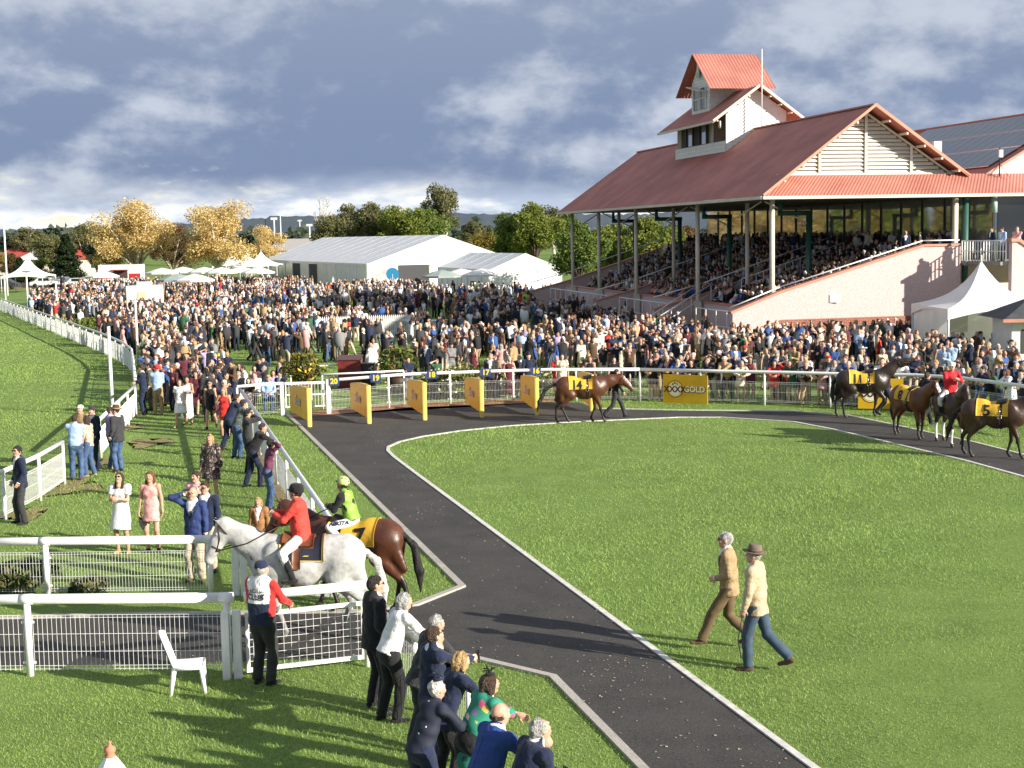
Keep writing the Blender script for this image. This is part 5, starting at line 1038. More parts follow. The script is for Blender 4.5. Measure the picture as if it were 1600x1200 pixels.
# ------------------------------------------------------------------ marquees and tents
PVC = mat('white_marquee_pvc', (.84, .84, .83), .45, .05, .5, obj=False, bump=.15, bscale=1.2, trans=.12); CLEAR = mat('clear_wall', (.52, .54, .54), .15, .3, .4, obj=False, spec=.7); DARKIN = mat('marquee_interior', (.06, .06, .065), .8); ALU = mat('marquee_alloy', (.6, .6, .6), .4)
def frame_tent(label, c, ax, L_, W_, ze, zr, bays, front='closed'):
    ax = Vector((ax[0], ax[1], 0)).normalized(); cx = Vector((ax.y, -ax.x, 0)); c = Vector((c[0], c[1], 0)); o = empty('marquee', c); tag(o, label, 'marquee')
    P = lambda t, s, z: tuple(ax*t + cx*s + Vector((0, 0, z)))
    for sd, s0 in (('l', 0), ('r', W_)):
        for k in range(bays):
            t0, t1 = L_*k/bays, L_*(k+1)/bays; b = MB(); g = []
            for t in (t0 + .02, (t0 + t1)/2, t1 - .02):
                g.append([P(t, s0 + (W_/2 - s0)*u, ze + (zr - ze)*u - .10*math.sin(math.pi*u)*math.sin(math.pi*(t - t0)/(t1 - t0))) for u in np.linspace(0, 1, 7)])
            b.grid(g); b.build('roof_panel', [PVC], o, True)
    for k in range(bays + 1):
        b = MB(); t = L_*k/bays; b.bar(P(t, 0, 0), P(t, 0, ze), .12, .12); b.bar(P(t, W_, 0), P(t, W_, ze), .12, .12); b.bar(P(t, 0, ze - .03), P(t, W_/2, zr - .02), .1, .06); b.bar(P(t, W_, ze - .03), P(t, W_/2, zr - .02), .1, .06); b.build('frame', [PVC], o)
    b = MB(); b.add([P(-.02, 0, ze), P(-.02, W_, ze), P(-.02, W_/2, zr)], [(0, 1, 2)]); b.build('gable_panel', [PVC], o); b = MB(); b.add([P(L_, 0, 0), P(L_, W_, 0), P(L_, W_, ze), P(L_, W_/2, zr), P(L_, 0, ze)], [(0, 1, 2, 3, 4)]); b.build('end_wall', [PVC], o)
    for k in range(bays):
        t0, t1 = L_*k/bays, L_*(k+1)/bays; b = MB(); m = [CLEAR, PVC, PVC, CLEAR, PVC, DARKIN][(k*3 + 1 + k//4) % 6]; b.add([P(t0 + .06, .02, 0), P(t1 - .06, .02, 0), P(t1 - .06, .02, ze), P(t0 + .06, .02, ze)], [(0, 1, 2, 3)]); b.build('wall_panel', [m], o)
        b = MB(); b.bar(P(t0, -.06, ze - .12), P(t1, -.06, ze - .12), .03, .34); b.build('valance', [PVC], o)
    n = max(3, int(W_/4.1))
    for k in range(n):
        s0, s1 = W_*k/n, W_*(k+1)/n; b = MB(); m = PVC if front == 'closed' else (CLEAR, DARKIN, CLEAR, PVC)[k % 4]; b.add([P(0, s0 + .05, 0), P(0, s1 - .05, 0), P(0, s1 - .05, ze), P(0, s0 + .05, ze)], [(0, 1, 2, 3)]); b.build('wall_panel', [m], o)
    b = MB(); b.bar(P(-.05, 0, ze - .1), P(-.05, W_, ze - .1), .03, .3); b.build('valance', [PVC], o)
    return o
frame_tent('largest white marquee with a long ridged roof behind the crowd', (-18, 180), (-.38, .925), 59, 20.5, 3.0, 6.5, 12, 'open')
frame_tent('smaller white gabled marquee beside the grandstand', (-2.3, 158), (-.33, .944), 20, 8.6, 2.5, 4.25, 5, 'closed')
def peak_tent(label, corners, ze, zp, val=.35, walls=(), n=9, group=None):
    c = sum((Vector((p[0], p[1], 0)) for p in corners), Vector())/4; o = empty('peaked_marquee', c); tag(o, label, 'marquee', group); cs = [Vector((p[0], p[1], 0)) - c for p in corners]
    for i in range(4):
        p, q = cs[i], cs[(i+1) % 4]; g = []
        for u in np.linspace(0, 1, n):
            e = p.lerp(q, u); row = []
            for v in np.linspace(0, 1, 10):
                z = ze + (zp - ze)*(.30*v + .70*v**3.2); row.append((e.x*(1 - v) , e.y*(1 - v), z))
            g.append(row)
        b = MB(); b.grid(g); b.build('canopy', [PVC], o, True); b = MB()
        b.grid([[tuple(p.lerp(q, u)*1.005 + Vector((0, 0, ze))) , tuple(p.lerp(q, u)*1.005 + Vector((0, 0, ze - val*(1 - .75*math.sin(math.pi*u)))))] for u in np.linspace(0, 1, 13)]); b.build('valance', [PVC], o, True)
        MB().tube([p*.985, p*.985 + Vector((0, 0, ze))], .05, 8).build('leg', [ALU], o, True)
        if i in walls:
            b = MB(); b.grid([[tuple(p.lerp(q, u)*(.97 + .012*math.sin(u*25)) + Vector((0, 0, z))) for z in (.02, 1.2, ze - .05)] for u in np.linspace(0, 1, 24)]); b.build('wall_panel', [PVC], o, True)
    MB().tube([(0, 0, zp - .05), (0, 0, zp + .28)], [.05, .04], 8).build('finial', [PVC], o, True); return o
pt = peak_tent('white peaked marquee standing by the pink grandstand wall', [(20.0, 65), (25.2, 65.9), (25.0, 71.2), (19.8, 70.2)], 2.55, 4.65, .5, (1, 2, 3))
b = MB(); b.add([(-2.0, 2.35, 1.1), (.2, 2.5, 1.1), (.2, 2.5, 2.0), (-2.0, 2.35, 2.0)], [(0, 1, 2, 3)]); b.build('window', [mat('tent_window', (.45, .45, .42), .4)], pt)
c = D(43, 186); k_ = 2.7; peak_tent('small white peaked marquee far off beside the course', [(c.x - k_, c.y - k_), (c.x + k_, c.y - k_), (c.x + k_, c.y + k_), (c.x - k_, c.y + k_)], 2.2, 4.7, .3)
for i, (x, d, s) in enumerate(((364, 210, 2.6), (386, 205, 2.6), (408, 215, 2.8))):
    c = D(x, d); peak_tent(['leftmost white tent peak beside the largest marquee', 'middle white tent peak beside the largest marquee', 'white tent peak touching the largest marquee'][i], [(c.x - s, c.y - s), (c.x + s, c.y - s), (c.x + s, c.y + s), (c.x - s, c.y + s)], 2.6, 4.6, .3, (), 7, 'tent peaks beside the largest marquee')
# market umbrellas
def umbrella(label, px, d, r, h, m, group='market umbrellas in the crowd', x=None):
    p = D(px, d) if x is None else Vector((x, d, 0)); o = empty('market_umbrella', p, rng.uniform(0, 1)); tag(o, label, 'umbrella', group); b = MB(); n = 8
    b.add([(0, 0, h)] + [(r*math.cos(2*math.pi*i/n)*k, r*math.sin(2*math.pi*i/n)*k, h - dz) for k, dz in ((.5, .24), (1, .62), (1, .80)) for i in range(n)], [(0, 1 + i, 1 + (i+1) % n) for i in range(n)] + [(1 + a*n + i, 1 + (a+1)*n + i, 1 + (a+1)*n + (i+1) % n, 1 + a*n + (i+1) % n) for a in (0, 1) for i in range(n)]); b.build('canopy', [m], o)
    MB().tube([(0, 0, 0), (0, 0, h - .05)], .035, 6).build('pole', [ALU], o, True)
UMW = mat('umbrella_white', (.74, .73, .70), .7, .05, 2); UMG = mat('umbrella_grey', (.30, .35, .33), .7, .08, 2)
for i, (x, d, m) in enumerate(((158, 172, UMW), (275, 150, UMG), (302, 148, UMW), (252, 185, UMW), (285, 190, UMW), (318, 186, UMW), (345, 182, UMW), (376, 184, UMW), (402, 178, UMW), (720, 150, UMW), (752, 148, UMW), (690, 146, UMG))):
    umbrella(['white market umbrella left of the coolroom trailer', 'grey green market umbrella beside the coolroom trailer', 'low white market umbrella right of the grey green one', 'white umbrella under the tallest plane tree', 'white umbrella between the plane tree trunks', 'white umbrella under the broad plane tree', 'white umbrella right of the broad plane trunk', 'white umbrella before the middle tent peak', 'white umbrella nearest the largest marquee corner', 'white umbrella before the clear marquee wall', 'white umbrella before the smaller marquee', 'grey umbrella before the largest marquee front'][i], x, d, 2.1, 2.9, m)
# food truck, trailer, far cars and houses
def boxy(label, cat, name, px, d, w, dp, h, m, parts=(), z0=.5, rz=0.0):
    o = empty(name, D(px, d), rz); tag(o, label, cat); b = MB(); e = .12; b.box(-w/2, w/2, -dp/2, dp/2, z0, h); b.build('body', [m], o)
    for nm, (x0, x1, y0, y1, za, zb_), mm in parts: MB().box(x0, x1, y0, y1, za, zb_).build(nm, [mm], o)
    for sx in (-.32, .32):
        for sy in (-1, 1): bb = MB().lathe([(.0, -.1), (.33, -.1), (.35, 0), (.33, .1), (0, .1)], 14); bb.v = [(x + sx*w, sy*dp/2*.96 + z, y + .36) for x, y, z in bb.v]; bb.build('wheel', [mat('tyre_rubber', (.02, .02, .02), .8)], o, True)
    return o
TRW = mat('truck_white', (.78, .78, .77), .35, .03, 1); RED = mat('truck_red', (.55, .03, .03), .4); GRY = mat('trailer_shadow_grey', (.42, .44, .46), .5)
boxy('white food truck with a red band under the golden trees', 'truck', 'food_truck', 189, 192, 5.6, 2.4, 3.3, TRW, (('red_band', (-2.8, -1.0, -1.23, -1.2, 1.5, 2.1), RED), ('red_band', (1.3, 2.8, -1.23, -1.2, 1.5, 2.1), RED), ('serving_hatch', (-.8, 1.1, -1.24, -1.2, 1.5, 2.5), mat('hatch_dark', (.08, .05, .05), .6)), ('awning', (-1.0, 1.3, -2.2, -1.2, 2.6, 2.66), RED)))
boxy('white coolroom trailer standing in the crowd', 'trailer', 'coolroom_trailer', 224, 118, 2.5, 2.2, 2.7, TRW, (('door', (-.35, .3, -1.13, -1.1, .9, 2.2), mat('door_cream', (.7, .62, .4), .5)), ('cooling_unit', (-.5, .5, -.6, .4, 2.7, 3.0), TRW)))
for i, (x, d, m) in enumerate(((4, 200, 'charcoal'), (70, 206, 'white'), (95, 208, 'white'), (122, 200, 'white'))):
    o = empty('parked_car', D(x, d)); tag(o, ['dark parked car at the picture edge beyond the fence', 'white parked car behind the peaked marquee leg', 'white parked car beside the peaked marquee', 'white parked car left of the food truck'][i], 'car', 'cars parked beyond the course')
    cm_ = mat('car_' + m, PAL[m], .25, spec=.6); prof = [(-2.1, .35), (-2.15, .75), (-1.5, .92), (-.9, 1.42), (.7, 1.45), (1.4, .98), (2.1, .85), (2.2, .4)]; b = MB(); n = len(prof); b.add([(x_, y_, z_) for y_ in (-.85, .85) for x_, z_ in prof], [tuple(range(n)), tuple(range(2*n - 1, n - 1, -1))] + [(i_, n + i_, n + i_ + 1, i_ + 1) for i_ in range(n-1)]); b.build('body', [cm_], o)
    MB().box(-.85, .65, -.87, -.84, .98, 1.36).build('window', [mat('car_glass', (.02, .025, .03), .1)], o)
    for sx in (-1.35, 1.35): bb = MB().lathe([(.0, -.1), (.3, -.1), (.32, 0), (.3, .1), (0, .1)], 14); bb.v = [(x_ + sx, -.8 + z_, y_ + .32) for x_, y_, z_ in bb.v]; bb.build('wheel', [mat('tyre_rubber', (.02, .02, .02), .8)], o, True)
def house(label, px, d, w, dp, h, rh, wall, roof, rz=0.0):
    o = empty('house', D(px, d), rz); tag(o, label, 'house', 'houses beyond the trees'); MB().box(-w/2, w/2, -dp/2, dp/2, 0, h).build('wall', [wall], o); b = MB(); e = .5
    b.add([(-w/2 - e, -dp/2 - e, h - .05), (w/2 + e, -dp/2 - e, h - .05), (w/2 + e, dp/2 + e, h - .05), (-w/2 - e, dp/2 + e, h - .05), (-w/4, 0, h + rh), (w/4, 0, h + rh)], [(0, 1, 5, 4), (2, 3, 4, 5), (1, 2, 5), (3, 0, 4), (0, 3, 2, 1)]); b.build('roof', [roof], o)
    for x in (-w*.28, w*.18): MB().box(x, x + w*.16, -dp/2 - .03, -dp/2, h*.4, h*.75).build('window', [mat('house_window', (.04, .05, .06), .2)], o)
RW = mat('house_render', (.55, .50, .43), .8, .1, 1); RR = mat('house_red_roof', (.36, .07, .05), .7, .1, 1); RG = mat('house_pale_roof', (.62, .62, .60), .6, .06, 1)
house('low house with a pale roof among the far trees', 77, 285, 10, 8, 3.2, 2.0, RW, RG); house('house with red roof far left among the trees', 36, 300, 9, 8, 3.4, 2.2, RW, RR); house('red roofed house half hidden beside the dark conical tree', 128, 290, 9, 8, 3.2, 2.0, RW, RR, .3); house('grey roofed house seen between tree groups behind the marquee', 462, 300, 12, 8, 4.0, 2.4, RW, mat('house_grey_roof', (.30, .29, .28), .7), .2)
for i, (x, d, t) in enumerate(((430, 310, 342), (440, 420, 336), (470, 500, 345), (66, 420, 365), (88, 520, 344), (485, 330, 352))):
    p = D(x, d); h = CAMH + (HORIZ - ROLL*(x - 800) - t)/FPX*d; o = empty('floodlight_mast', p); tag(o, ['floodlight mast with lamp bank right of the gold trees', 'second floodlight mast right of the gold trees', 'thin distant floodlight mast left of the dark trees', 'street light mast above the far olive trees', 'far thin mast against the hills', 'short dark mast before the olive tree'][i], 'mast', 'masts on the skyline'); MB().tube([(0, 0, 0), (0, 0, h)], .16, 6).build('shaft', [GALV], o, True); MB().box(-.7, .7, -.1, .1, h - .25, h + .25).build('lamp_bank', [GALV], o)
# ------------------------------------------------------------------ picket fence, bins, lectern, tubs
def picket(label, p0, p1, n):
    p0, p1 = Vector(p0), Vector(p1); o = empty('picket_fence', p0); o.scale = (1, 1, 1.35); tag(o, label, 'fence'); d = p1 - p0; a = math.atan2(d.y, d.x); b = MB(); b.box(-.04, .04, -.012, .012, .05, .98); b.add([(-.04, -.012, .98), (.04, -.012, .98), (.04, .012, .98), (-.04, .012, .98), (0, 0, 1.08)], [(0, 1, 4), (1, 2, 4), (2, 3, 4), (3, 0, 4)]); m = b.mesh('picket', [WPOST])
    for i in range(n): link('picket', m, o, d*(i + .5)/n, a)
    for z in (.3, .8): MB().bar(Vector((0, 0, z)) + Vector((-d.y, d.x, 0)).normalized()*.03, d + Vector((0, 0, z)) + Vector((-d.y, d.x, 0)).normalized()*.03, .03, .07).build('rail', [WPOST], o)
gq = lambda x, y: G(x, y); picket('white picket fence running across the lawn amid the crowd', gq(500, 531), gq(646, 526), 46); picket('white picket fence return receding at the corner', gq(500, 531), gq(474, 505), 26); picket('short far white picket fence before the smaller marquee', gq(738, 482), gq(756, 481), 12)
b = MB(); r0 = empty('white_bar_counter', gq(672, 526)); tag(r0, 'white skirted bar counter at the end of the picket fence', 'counter'); MB().box(-1.4, 1.4, -.4, .4, 0, .98).build('skirt', [PVC], r0); MB().box(-1.5, 1.5, -.46, .46, .98, 1.04).build('counter_top', [WPOST], r0)
def bin_(label, px, py, body, lid, s=1.0):
    o = empty('wheelie_bin', G(px, py), rng.uniform(-.5, .5)); tag(o, label, 'bin', 'wheelie bins on the lawn'); o.scale = (s,)*3; b = MB(); b.add([(x*k, y*k, z) for k, z in ((.72, .08), (1, .95)) for x, y in ((-.29, -.33), (.29, -.33), (.29, .33), (-.29, .33))], [(3, 2, 1, 0), (4, 5, 6, 7), (0, 1, 5, 4), (1, 2, 6, 5), (2, 3, 7, 6), (3, 0, 4, 7)]); b.build('body', [body], o); b = MB(); b.add([(-.31, -.36, .96), (.31, -.36, .96), (.31, .36, .98), (-.31, .36, .98), (-.29, -.3, 1.03), (.29, -.3, 1.03), (.29, .33, 1.07), (-.29, .33, 1.07)], [(3, 2, 1, 0), (4, 5, 6, 7), (0, 1, 5, 4), (1, 2, 6, 5), (2, 3, 7, 6), (3, 0, 4, 7)]); b.build('lid', [lid], o)
    for sx in (-.22, .22): bb = MB().lathe([(0, -.03), (.1, -.03), (.1, .03), (0, .03)], 10); bb.v = [(sx + z, .3 + x, y + .1) for x, y, z in bb.v]; bb.build('wheel', [mat('tyre_rubber', (.02, .02, .02), .8)], o)
BG = mat('bin_green', (.03, .12, .05), .5, .05, 3); LY = mat('bin_yellow_lid', (.55, .40, .02), .5); 
bin_('green wheelie bin with yellow lid beside the seated people', 327, 596, BG, LY, 1.15); bin_('green wheelie bin by the white lawn post', 207, 527, BG, BG); bin_('green wheelie bin in the middle of the lawn crowd', 291, 520, BG, BG); bin_('green wheelie bin near the far track fence', 68, 478, BG, BG); bin_('dark green bin at the foot of the grandstand', 990, 496, BG, BG, 1.3)
o = empty('lectern', G(551, 607)); tag(o, 'dark maroon wooden lectern on the lawn behind the ring rail', 'lectern'); MB().box(-.55, .4, -.4, .4, 0, 1.25).build('body', [mat('maroon_wood', (.16, .025, .025), .4, .2, 3)], o); b = MB(); b.add([(-.6, -.45, 1.25), (.45, -.45, 1.25), (.45, .45, 1.38), (-.6, .45, 1.38), (-.6, -.45, 1.22), (.45, -.45, 1.22)], [(0, 1, 2, 3), (4, 5, 1, 0)]); b.build('top', [mat('lectern_top', (.10, .03, .03), .4)], o)
o = empty('loudspeaker_box', G(573, 606)); tag(o, 'black speaker box beside the maroon lectern', 'speaker'); MB().box(-.38, .38, -.3, .3, 0, 1.05).build('cabinet', [mat('speaker_black', (.015, .015, .016), .5)], o); MB().box(-.32, .32, -.315, -.3, .5, .98).build('grille', [mat('speaker_grille', (.05, .05, .05), .7)], o)
def leafy(name, label, p, r, h, n, cols, cat='shrub', zb=0.0, tub=None, group=None, ls=.09):
    o = empty(name, p); tag(o, label, cat, group); rs = np.random.RandomState(int(abs(p.x)*91) % 9999); d = rs.normal(size=(n, 3)); d /= np.linalg.norm(d, axis=1)[:, None]; P = d*(rs.uniform(.2, 1, n)**.5)[:, None]*np.array((r, r, h/2)) + np.array((0, 0, zb + h/2)); P = P + .1*r*np.sin(P*9)
    u = rs.normal(size=(n, 3)); u /= np.linalg.norm(u, axis=1)[:, None]; v = np.cross(u, rs.normal(size=(n, 3))); v /= np.linalg.norm(v, axis=1)[:, None]; s = ls*rs.uniform(.6, 1.4, n)[:, None]
    V = np.stack([P - u*s, P + v*s*.5, P + u*s, P - v*s*.5], 1).reshape(-1, 3); link('foliage', mesh_np('foliage', V, np.arange(4*n).reshape(-1, 4), [LEAF[c] if c in LEAF else c for c in cols], rs.randint(0, len(cols), n), False), o)
    b = MB()
    for k in range(7): a = k*.9; b.tube([(0, 0, zb), (.3*r*math.cos(a), .3*r*math.sin(a), zb + h*.4), (.7*r*math.cos(a), .7*r*math.sin(a), zb + h*.75)], [.025, .018, .008], 4)
    b.build('stem', [BARKD], o)
    if tub: MB().lathe([(.0, 0), (.34, 0), (.42, .6), (.38, .62), (.36, .55), (0, .55)], 14).build('tub', [mat('dark_tub', (.05, .03, .02), .6)], o, True)
PET = [mat('petal_yellow', (.7, .45, .03), .6), mat('petal_cream', (.75, .68, .5), .6), mat('petal_rust', (.4, .06, .03), .6), mat('petal_pink', (.6, .2, .25), .6)]
leafy('flower_tub', 'large tub of rust and yellow flowers beside the ring steps', G(476, 620), .85, 1.25, 1500, ['green', 'olive', 'rust', 'green', 'rust', PET[0]], 'plant', .5, True); leafy('flower_tub', 'tall tub of flowers right of the black speaker box', G(622, 612), .8, 1.4, 1500, ['green', 'bright', 'olive', 'rust', 'green'], 'plant', .5, True)
for i, (x, y, r, h) in enumerate(((655, 620, .8, .75), (690, 618, .9, .95), (724, 622, 1.1, 1.35), (790, 615, .8, .8), (848, 612, .7, .7))):
    leafy('rose_bush', ['low rose bush right of the tall flower tub', 'rose bush left of the largest rose bush', 'largest rose bush hanging over the ring rail', 'rose bush right of the largest one', 'small rose bush near the last divider'][i], G(x, y), r, h, 1300, ['green', 'bright', 'green', PET[1]], 'shrub', .05, None, 'rose bushes behind the ring rail')
leafy('flax_plant', 'dark strappy plant inside the far rail of the horse walk', G(30, 925), .75, .6, 900, ['dark', 'olive', 'green'], 'plant', .0, None, None, .10); leafy('flax_plant', 'small blue green plant below the far rail', G(140, 932), .35, .3, 300, ['dark', 'olive'], 'plant', .0, None, None, .07); leafy('hedge_plant', 'green planting beside the far track fence', G(140, 520), 1.3, 1.0, 1400, ['green', 'bright'], 'shrub', 0)
for i, (x, y) in enumerate(((1130, 478), (1065, 486), (915, 470))): leafy('shrub', ['leafy shrub at the foot of the grandstand ramp', 'shrub beside the grandstand balustrade', 'shrub at the far grandstand steps'][i], G(x, y + 12), 1.5, 1.7, 1200, ['green', 'dark'], 'shrub', 0)
# padded dividers and number plates of the saddling stalls
PADM = mat('pad_orange_vinyl', (.84, .50, .075), .45, .05, 3, bump=.25, bscale=7); PADE = mat('pad_yellow_edge', (.80, .58, .12), .5, .05, 3, bump=.4, bscale=9); INKP = mat('pad_print', (.70, .52, .55), .6); INKD = mat('pad_print_dark', (.10, .05, .10), .6)
for i, (x, y) in enumerate(((484, 667.5), (577, 662.5), (664, 657), (753, 653), (839, 649), (925, 643))):
    n_ = G(x, y); fa = G(x - 33 + i*1.2, y - 14.0); d = (fa - n_); d.z = 0; u = d.normalized(); L_ = 2.2; nr = Vector((-u.y, u.x, 0)); o = empty('padded_divider', n_); tag(o, ['orange padded stall divider nearest the ring gate', 'second orange padded divider from the ring gate', 'third orange padded divider from the ring gate', 'orange padded divider beside the largest rose bush', 'orange padded divider next left of the bay horse', 'orange padded divider behind the bay horse'][i], 'divider', 'padded dividers of the saddling stalls')
    P = lambda a, w, z: tuple(u*a + nr*w + Vector((0, 0, z))); b = MB(); NS, NZ = 12, 10
    for sgn in (1, -1):
        g = [[P(L_*k/NS, sgn*(.055 + .015*math.sin(math.pi*j/NZ) + .006*math.sin(k*2.1 + j*1.3 + i)), .30 + .02*k/NS + (1.30 - .14*(k/NS)**2 - .30)*j/NZ - (.10*(1 - k/NS) if j == 0 else 0)) for k in range(NS + 1)] for j in range(NZ + 1)]
        b.grid(g if sgn > 0 else [r[::-1] for r in g])
    b.build('pad', [PADM], o, True); b = MB()
    b.grid([[P(-.02, -.075, z + .0), P(-.05, -.035, z), P(-.05, .035, z), P(-.02, .075, z)] for z in np.linspace(.02, 1.32, 9)]); b.grid([[P(L_*k/8, s_, 1.31 - .14*(k/8)**2 + (.03 if abs(s_) < .05 else 0)) for s_ in (-.07, -.03, .03, .07)] for k in range(9)]); b.build('edge_roll', [PADE], o, True)
    MB().bar(P(.02, 0, 0), P(.02, 0, .4), .1, .1).build('post', [WPOST], o)
    for txt, sz, zz, m_, e in (('Sou', .42, .78, INKD, .012), ('Sou', .40, .79, INKP, .018)):
        vs, fs = text_geo(txt, sz, .25, .012); sd = 1
        V_ = [P(L_*.52 - v[0]*1.2, .082 + e, zz + v[1]) for v in vs]; link('print', mesh_np('print', V_, fs, [m_], None, False), o)
PLB = mat('plate_blue', (.03, .06, .22), .5); PLY = mat('plate_yellow', (.75, .62, .05), .5)
for i, (x, y, t) in enumerate(((524, 646, '20'), (589, 640, '19'), (676, 634, '18'), (760, 630, '17'), (838, 627.5, '16'))):
    p = G(x, y) - Vector((0, .12, 0)); o = empty('stall_number_plate', p); tag(o, ['blue stall number plate beside the ring gate post', 'blue stall number plate left of the second pad post', 'blue stall number plate between second and third pads', 'blue stall number plate beside the largest rose bush', 'blue stall number plate nearest the bay horse'][i], 'sign', 'stall number plates on the ring rail'); MB().box(-.19, .19, -.012, .012, 1.02, 1.32).build('plate', [PLB], o); vs, fs = text_geo(t, .27, 0, .012); link('number', mesh_np('number', [(v[0], -.018, 1.17 + v[1]) for v in vs], fs, [PLY], None, False), o)
# sponsor boards
SGY = mat('sign_gold', (.74, .48, .02), .5, 0, .9, col2=(.60, .34, .012)); SGW = mat('sign_cream', (.85, .80, .62), .5); SGB = mat('sign_brown', (.10, .02, .012), .5); SGR = mat('sign_red', (.5, .05, .02), .5); SGL = mat('sign_pale_gold', (.80, .66, .22), .5)
def sponsor(label, p, q, h=.92):
    p, q = Vector(p), Vector(q); d = q - p; a = math.atan2(d.y, d.x); L_ = d.length; o = empty('sponsor_board', p, a); tag(o, label, 'sign', 'gold sponsor boards on the ring rail'); b = MB(); b.box(0, L_, -.015, .015, .06, .06 + h); b.build('board', [SGY], o)
    def put(txt, x, z, sz, m, yy, bold=.0, name='lettering', arc=0): vs, fs = text_geo(txt, sz, 0, bold); link(name, mesh_np(name, [(x + v[0], -.016 - yy, z + v[1] - arc*v[0]*v[0]) for v in vs], fs, [m], None, False), o)
    def ring(x, z, r0, r1, m, yy, nm, sx=1.0):
        b = MB(); n = 32; b.add([(x + r*sx*math.cos(2*math.pi*i/n), -.016 - yy, z + r*math.sin(2*math.pi*i/n)) for r in (r0, r1) for i in range(n)], [(i, (i+1) % n, n + (i+1) % n, n + i) for i in range(n)]); b.build(nm, [m], o)
    cx = L_*.27; cz = .06 + h*.50; ring(cx, cz, .0, .30, SGL, .002, 'roundel'); ring(cx, cz, .29, .315, SGB, .004, 'roundel_edge'); ring(cx, cz - .02, .0, .22, SGW, .008, 'roundel_centre', 1.1)
    put('XXXX', cx, cz - .02, .30, SGB, .016, .010); put('GOLD', L_*.71 + .012, cz - .012, .29, SGB, .004, .025); put('GOLD', L_*.71, cz, .29, SGW, .009, .010)
    b = MB(); 
    for k, (x, z) in enumerate(((-.08, .17), (0, .22), (.08, .17))): b.add([(cx + x - .05, -.024, cz + z - .04), (cx + x + .05, -.024, cz + z - .04), (cx + x, -.024, cz + z + .06)], [(0, 1, 2)])
    b.build('emblem', [SGB], o)
p, q = G(1036, 631), G(1105, 634); sponsor('gold sponsor board with cream lettering on the rail near the bay horse', p - Vector((0, .14, 0)), q - Vector((0, .14, 0)), 1.05)
p, q = G(1339, 640), G(1409, 641); sponsor('gold sponsor board behind the dark horse and its handler', p - Vector((0, .16, 0)), q - Vector((0, .16, 0)), 1.05)
# plastic chair, umbrella tip, kiosk
CH = mat('white_plastic', (.78, .78, .77), .35, .03, 5); o = empty('plastic_chair', G(296, 1078), math.radians(-80)); tag(o, 'white plastic garden chair on the lawn by the near rail', 'chair'); o.scale = (.9, .9, .9)
b = MB(); g = [[(x, y, .43 + .02*math.cos(x*6) - .02*(y > .15)) for x in np.linspace(-.22, .22, 6)] for y in np.linspace(-.22, .24, 6)]; b.grid(g); b.grid([[(x, y, z - .03) for x, y, z in r][::-1] for r in g]); b.bar((-.22, -.22, .41), (-.22, .24, .41), .04, .05); b.bar((.22, -.22, .41), (.22, .24, .41), .04, .05); b.bar((-.22, .24, .41), (.22, .24, .41), .04, .05); b.build('seat', [CH], o, True)
g = [[(x, -.21 - .16*v - .05*(1 - (x/.22)**2)*v, .44 + .52*v*(1 - .10*(x/.22)**2)) for x in np.linspace(-.22, .22, 7)] for v in np.linspace(0, 1, 6)]; b = MB(); b.grid(g); b.grid([[(x, y - .03, z) for x, y, z in r][::-1] for r in g]); b.tube([g[-1][0], g[-1][3], g[-1][6]], .02, 6); b.tube([r[0] for r in g], .02, 6); b.tube([r[6] for r in g], .02, 6); b.build('backrest', [CH], o, True)
for sx in (-1, 1):
    for sy, dy in ((-1, -.07), (1, .05)): MB().tube([(sx*.2, sy*.2, .42), (sx*.235, sy*.2 + dy, 0)], [.04, .03], 8).build('leg', [CH], o, True)
o = empty('white_parasol', G(171, 1158, 3.2) - Vector((0, 0, 3.2)), .4); tag(o, 'white parasol top with terracotta finial at the lower picture edge', 'parasol'); b = MB(); n = 8
b.add([(0, 0, 3.11)] + [(k*math.cos(2*math.pi*i/n), k*math.sin(2*math.pi*i/n), z) for k, z in ((.035, 3.10), (.07, 3.05), (.24, 2.78), (.9, 2.3)) for i in range(n)], [(0, 1 + i, 1 + (i+1) % n) for i in range(n)] + [(1 + a*n + i, 1 + (a+1)*n + i, 1 + (a+1)*n + (i+1) % n, 1 + a*n + (i+1) % n) for a in (0, 1, 2) for i in range(n)]); b.build('canopy', [PVC], o); MB().lathe([(.030, 3.095), (.034, 3.11), (.024, 3.122), (.036, 3.14), (.034, 3.16), (.012, 3.172), (.009, 3.185), (.013, 3.195), (.0, 3.205)], 16).build('finial', [mat('terracotta_finial', (.5, .20, .12), .7)], o, True); MB().tube([(0, 0, 0), (0, 0, 2.9)], .03, 8).build('pole', [ALU], o, True)
kc = D(1612, 60); o = empty('kiosk', kc); tag(o, 'small kiosk with dark hipped roof at the picture edge', 'kiosk'); MB().box(-1.2, 1.6, -1.2, 1.2, 0, 2.5).build('wall', [WBOARD], o); b = MB(); b.add([(-1.7, -1.7, 2.45), (2.1, -1.7, 2.45), (2.1, 1.7, 2.45), (-1.7, 1.7, 2.45), (0, 0, 3.3), (.5, 0, 3.3)], [(0, 1, 5, 4), (2, 3, 4, 5), (1, 2, 5), (3, 0, 4), (0, 3, 2, 1)]); b.build('roof', [mat('kiosk_slate', (.06, .065, .07), .7, .2, 3)], o); MB().box(-1.75, 2.1, -1.74, -1.7, 2.33, 2.47).build('fascia', [FASC], o); MB().box(-.8, 1.0, -1.23, -1.2, 1.0, 2.0).build('hatch', [DARKIN], o)
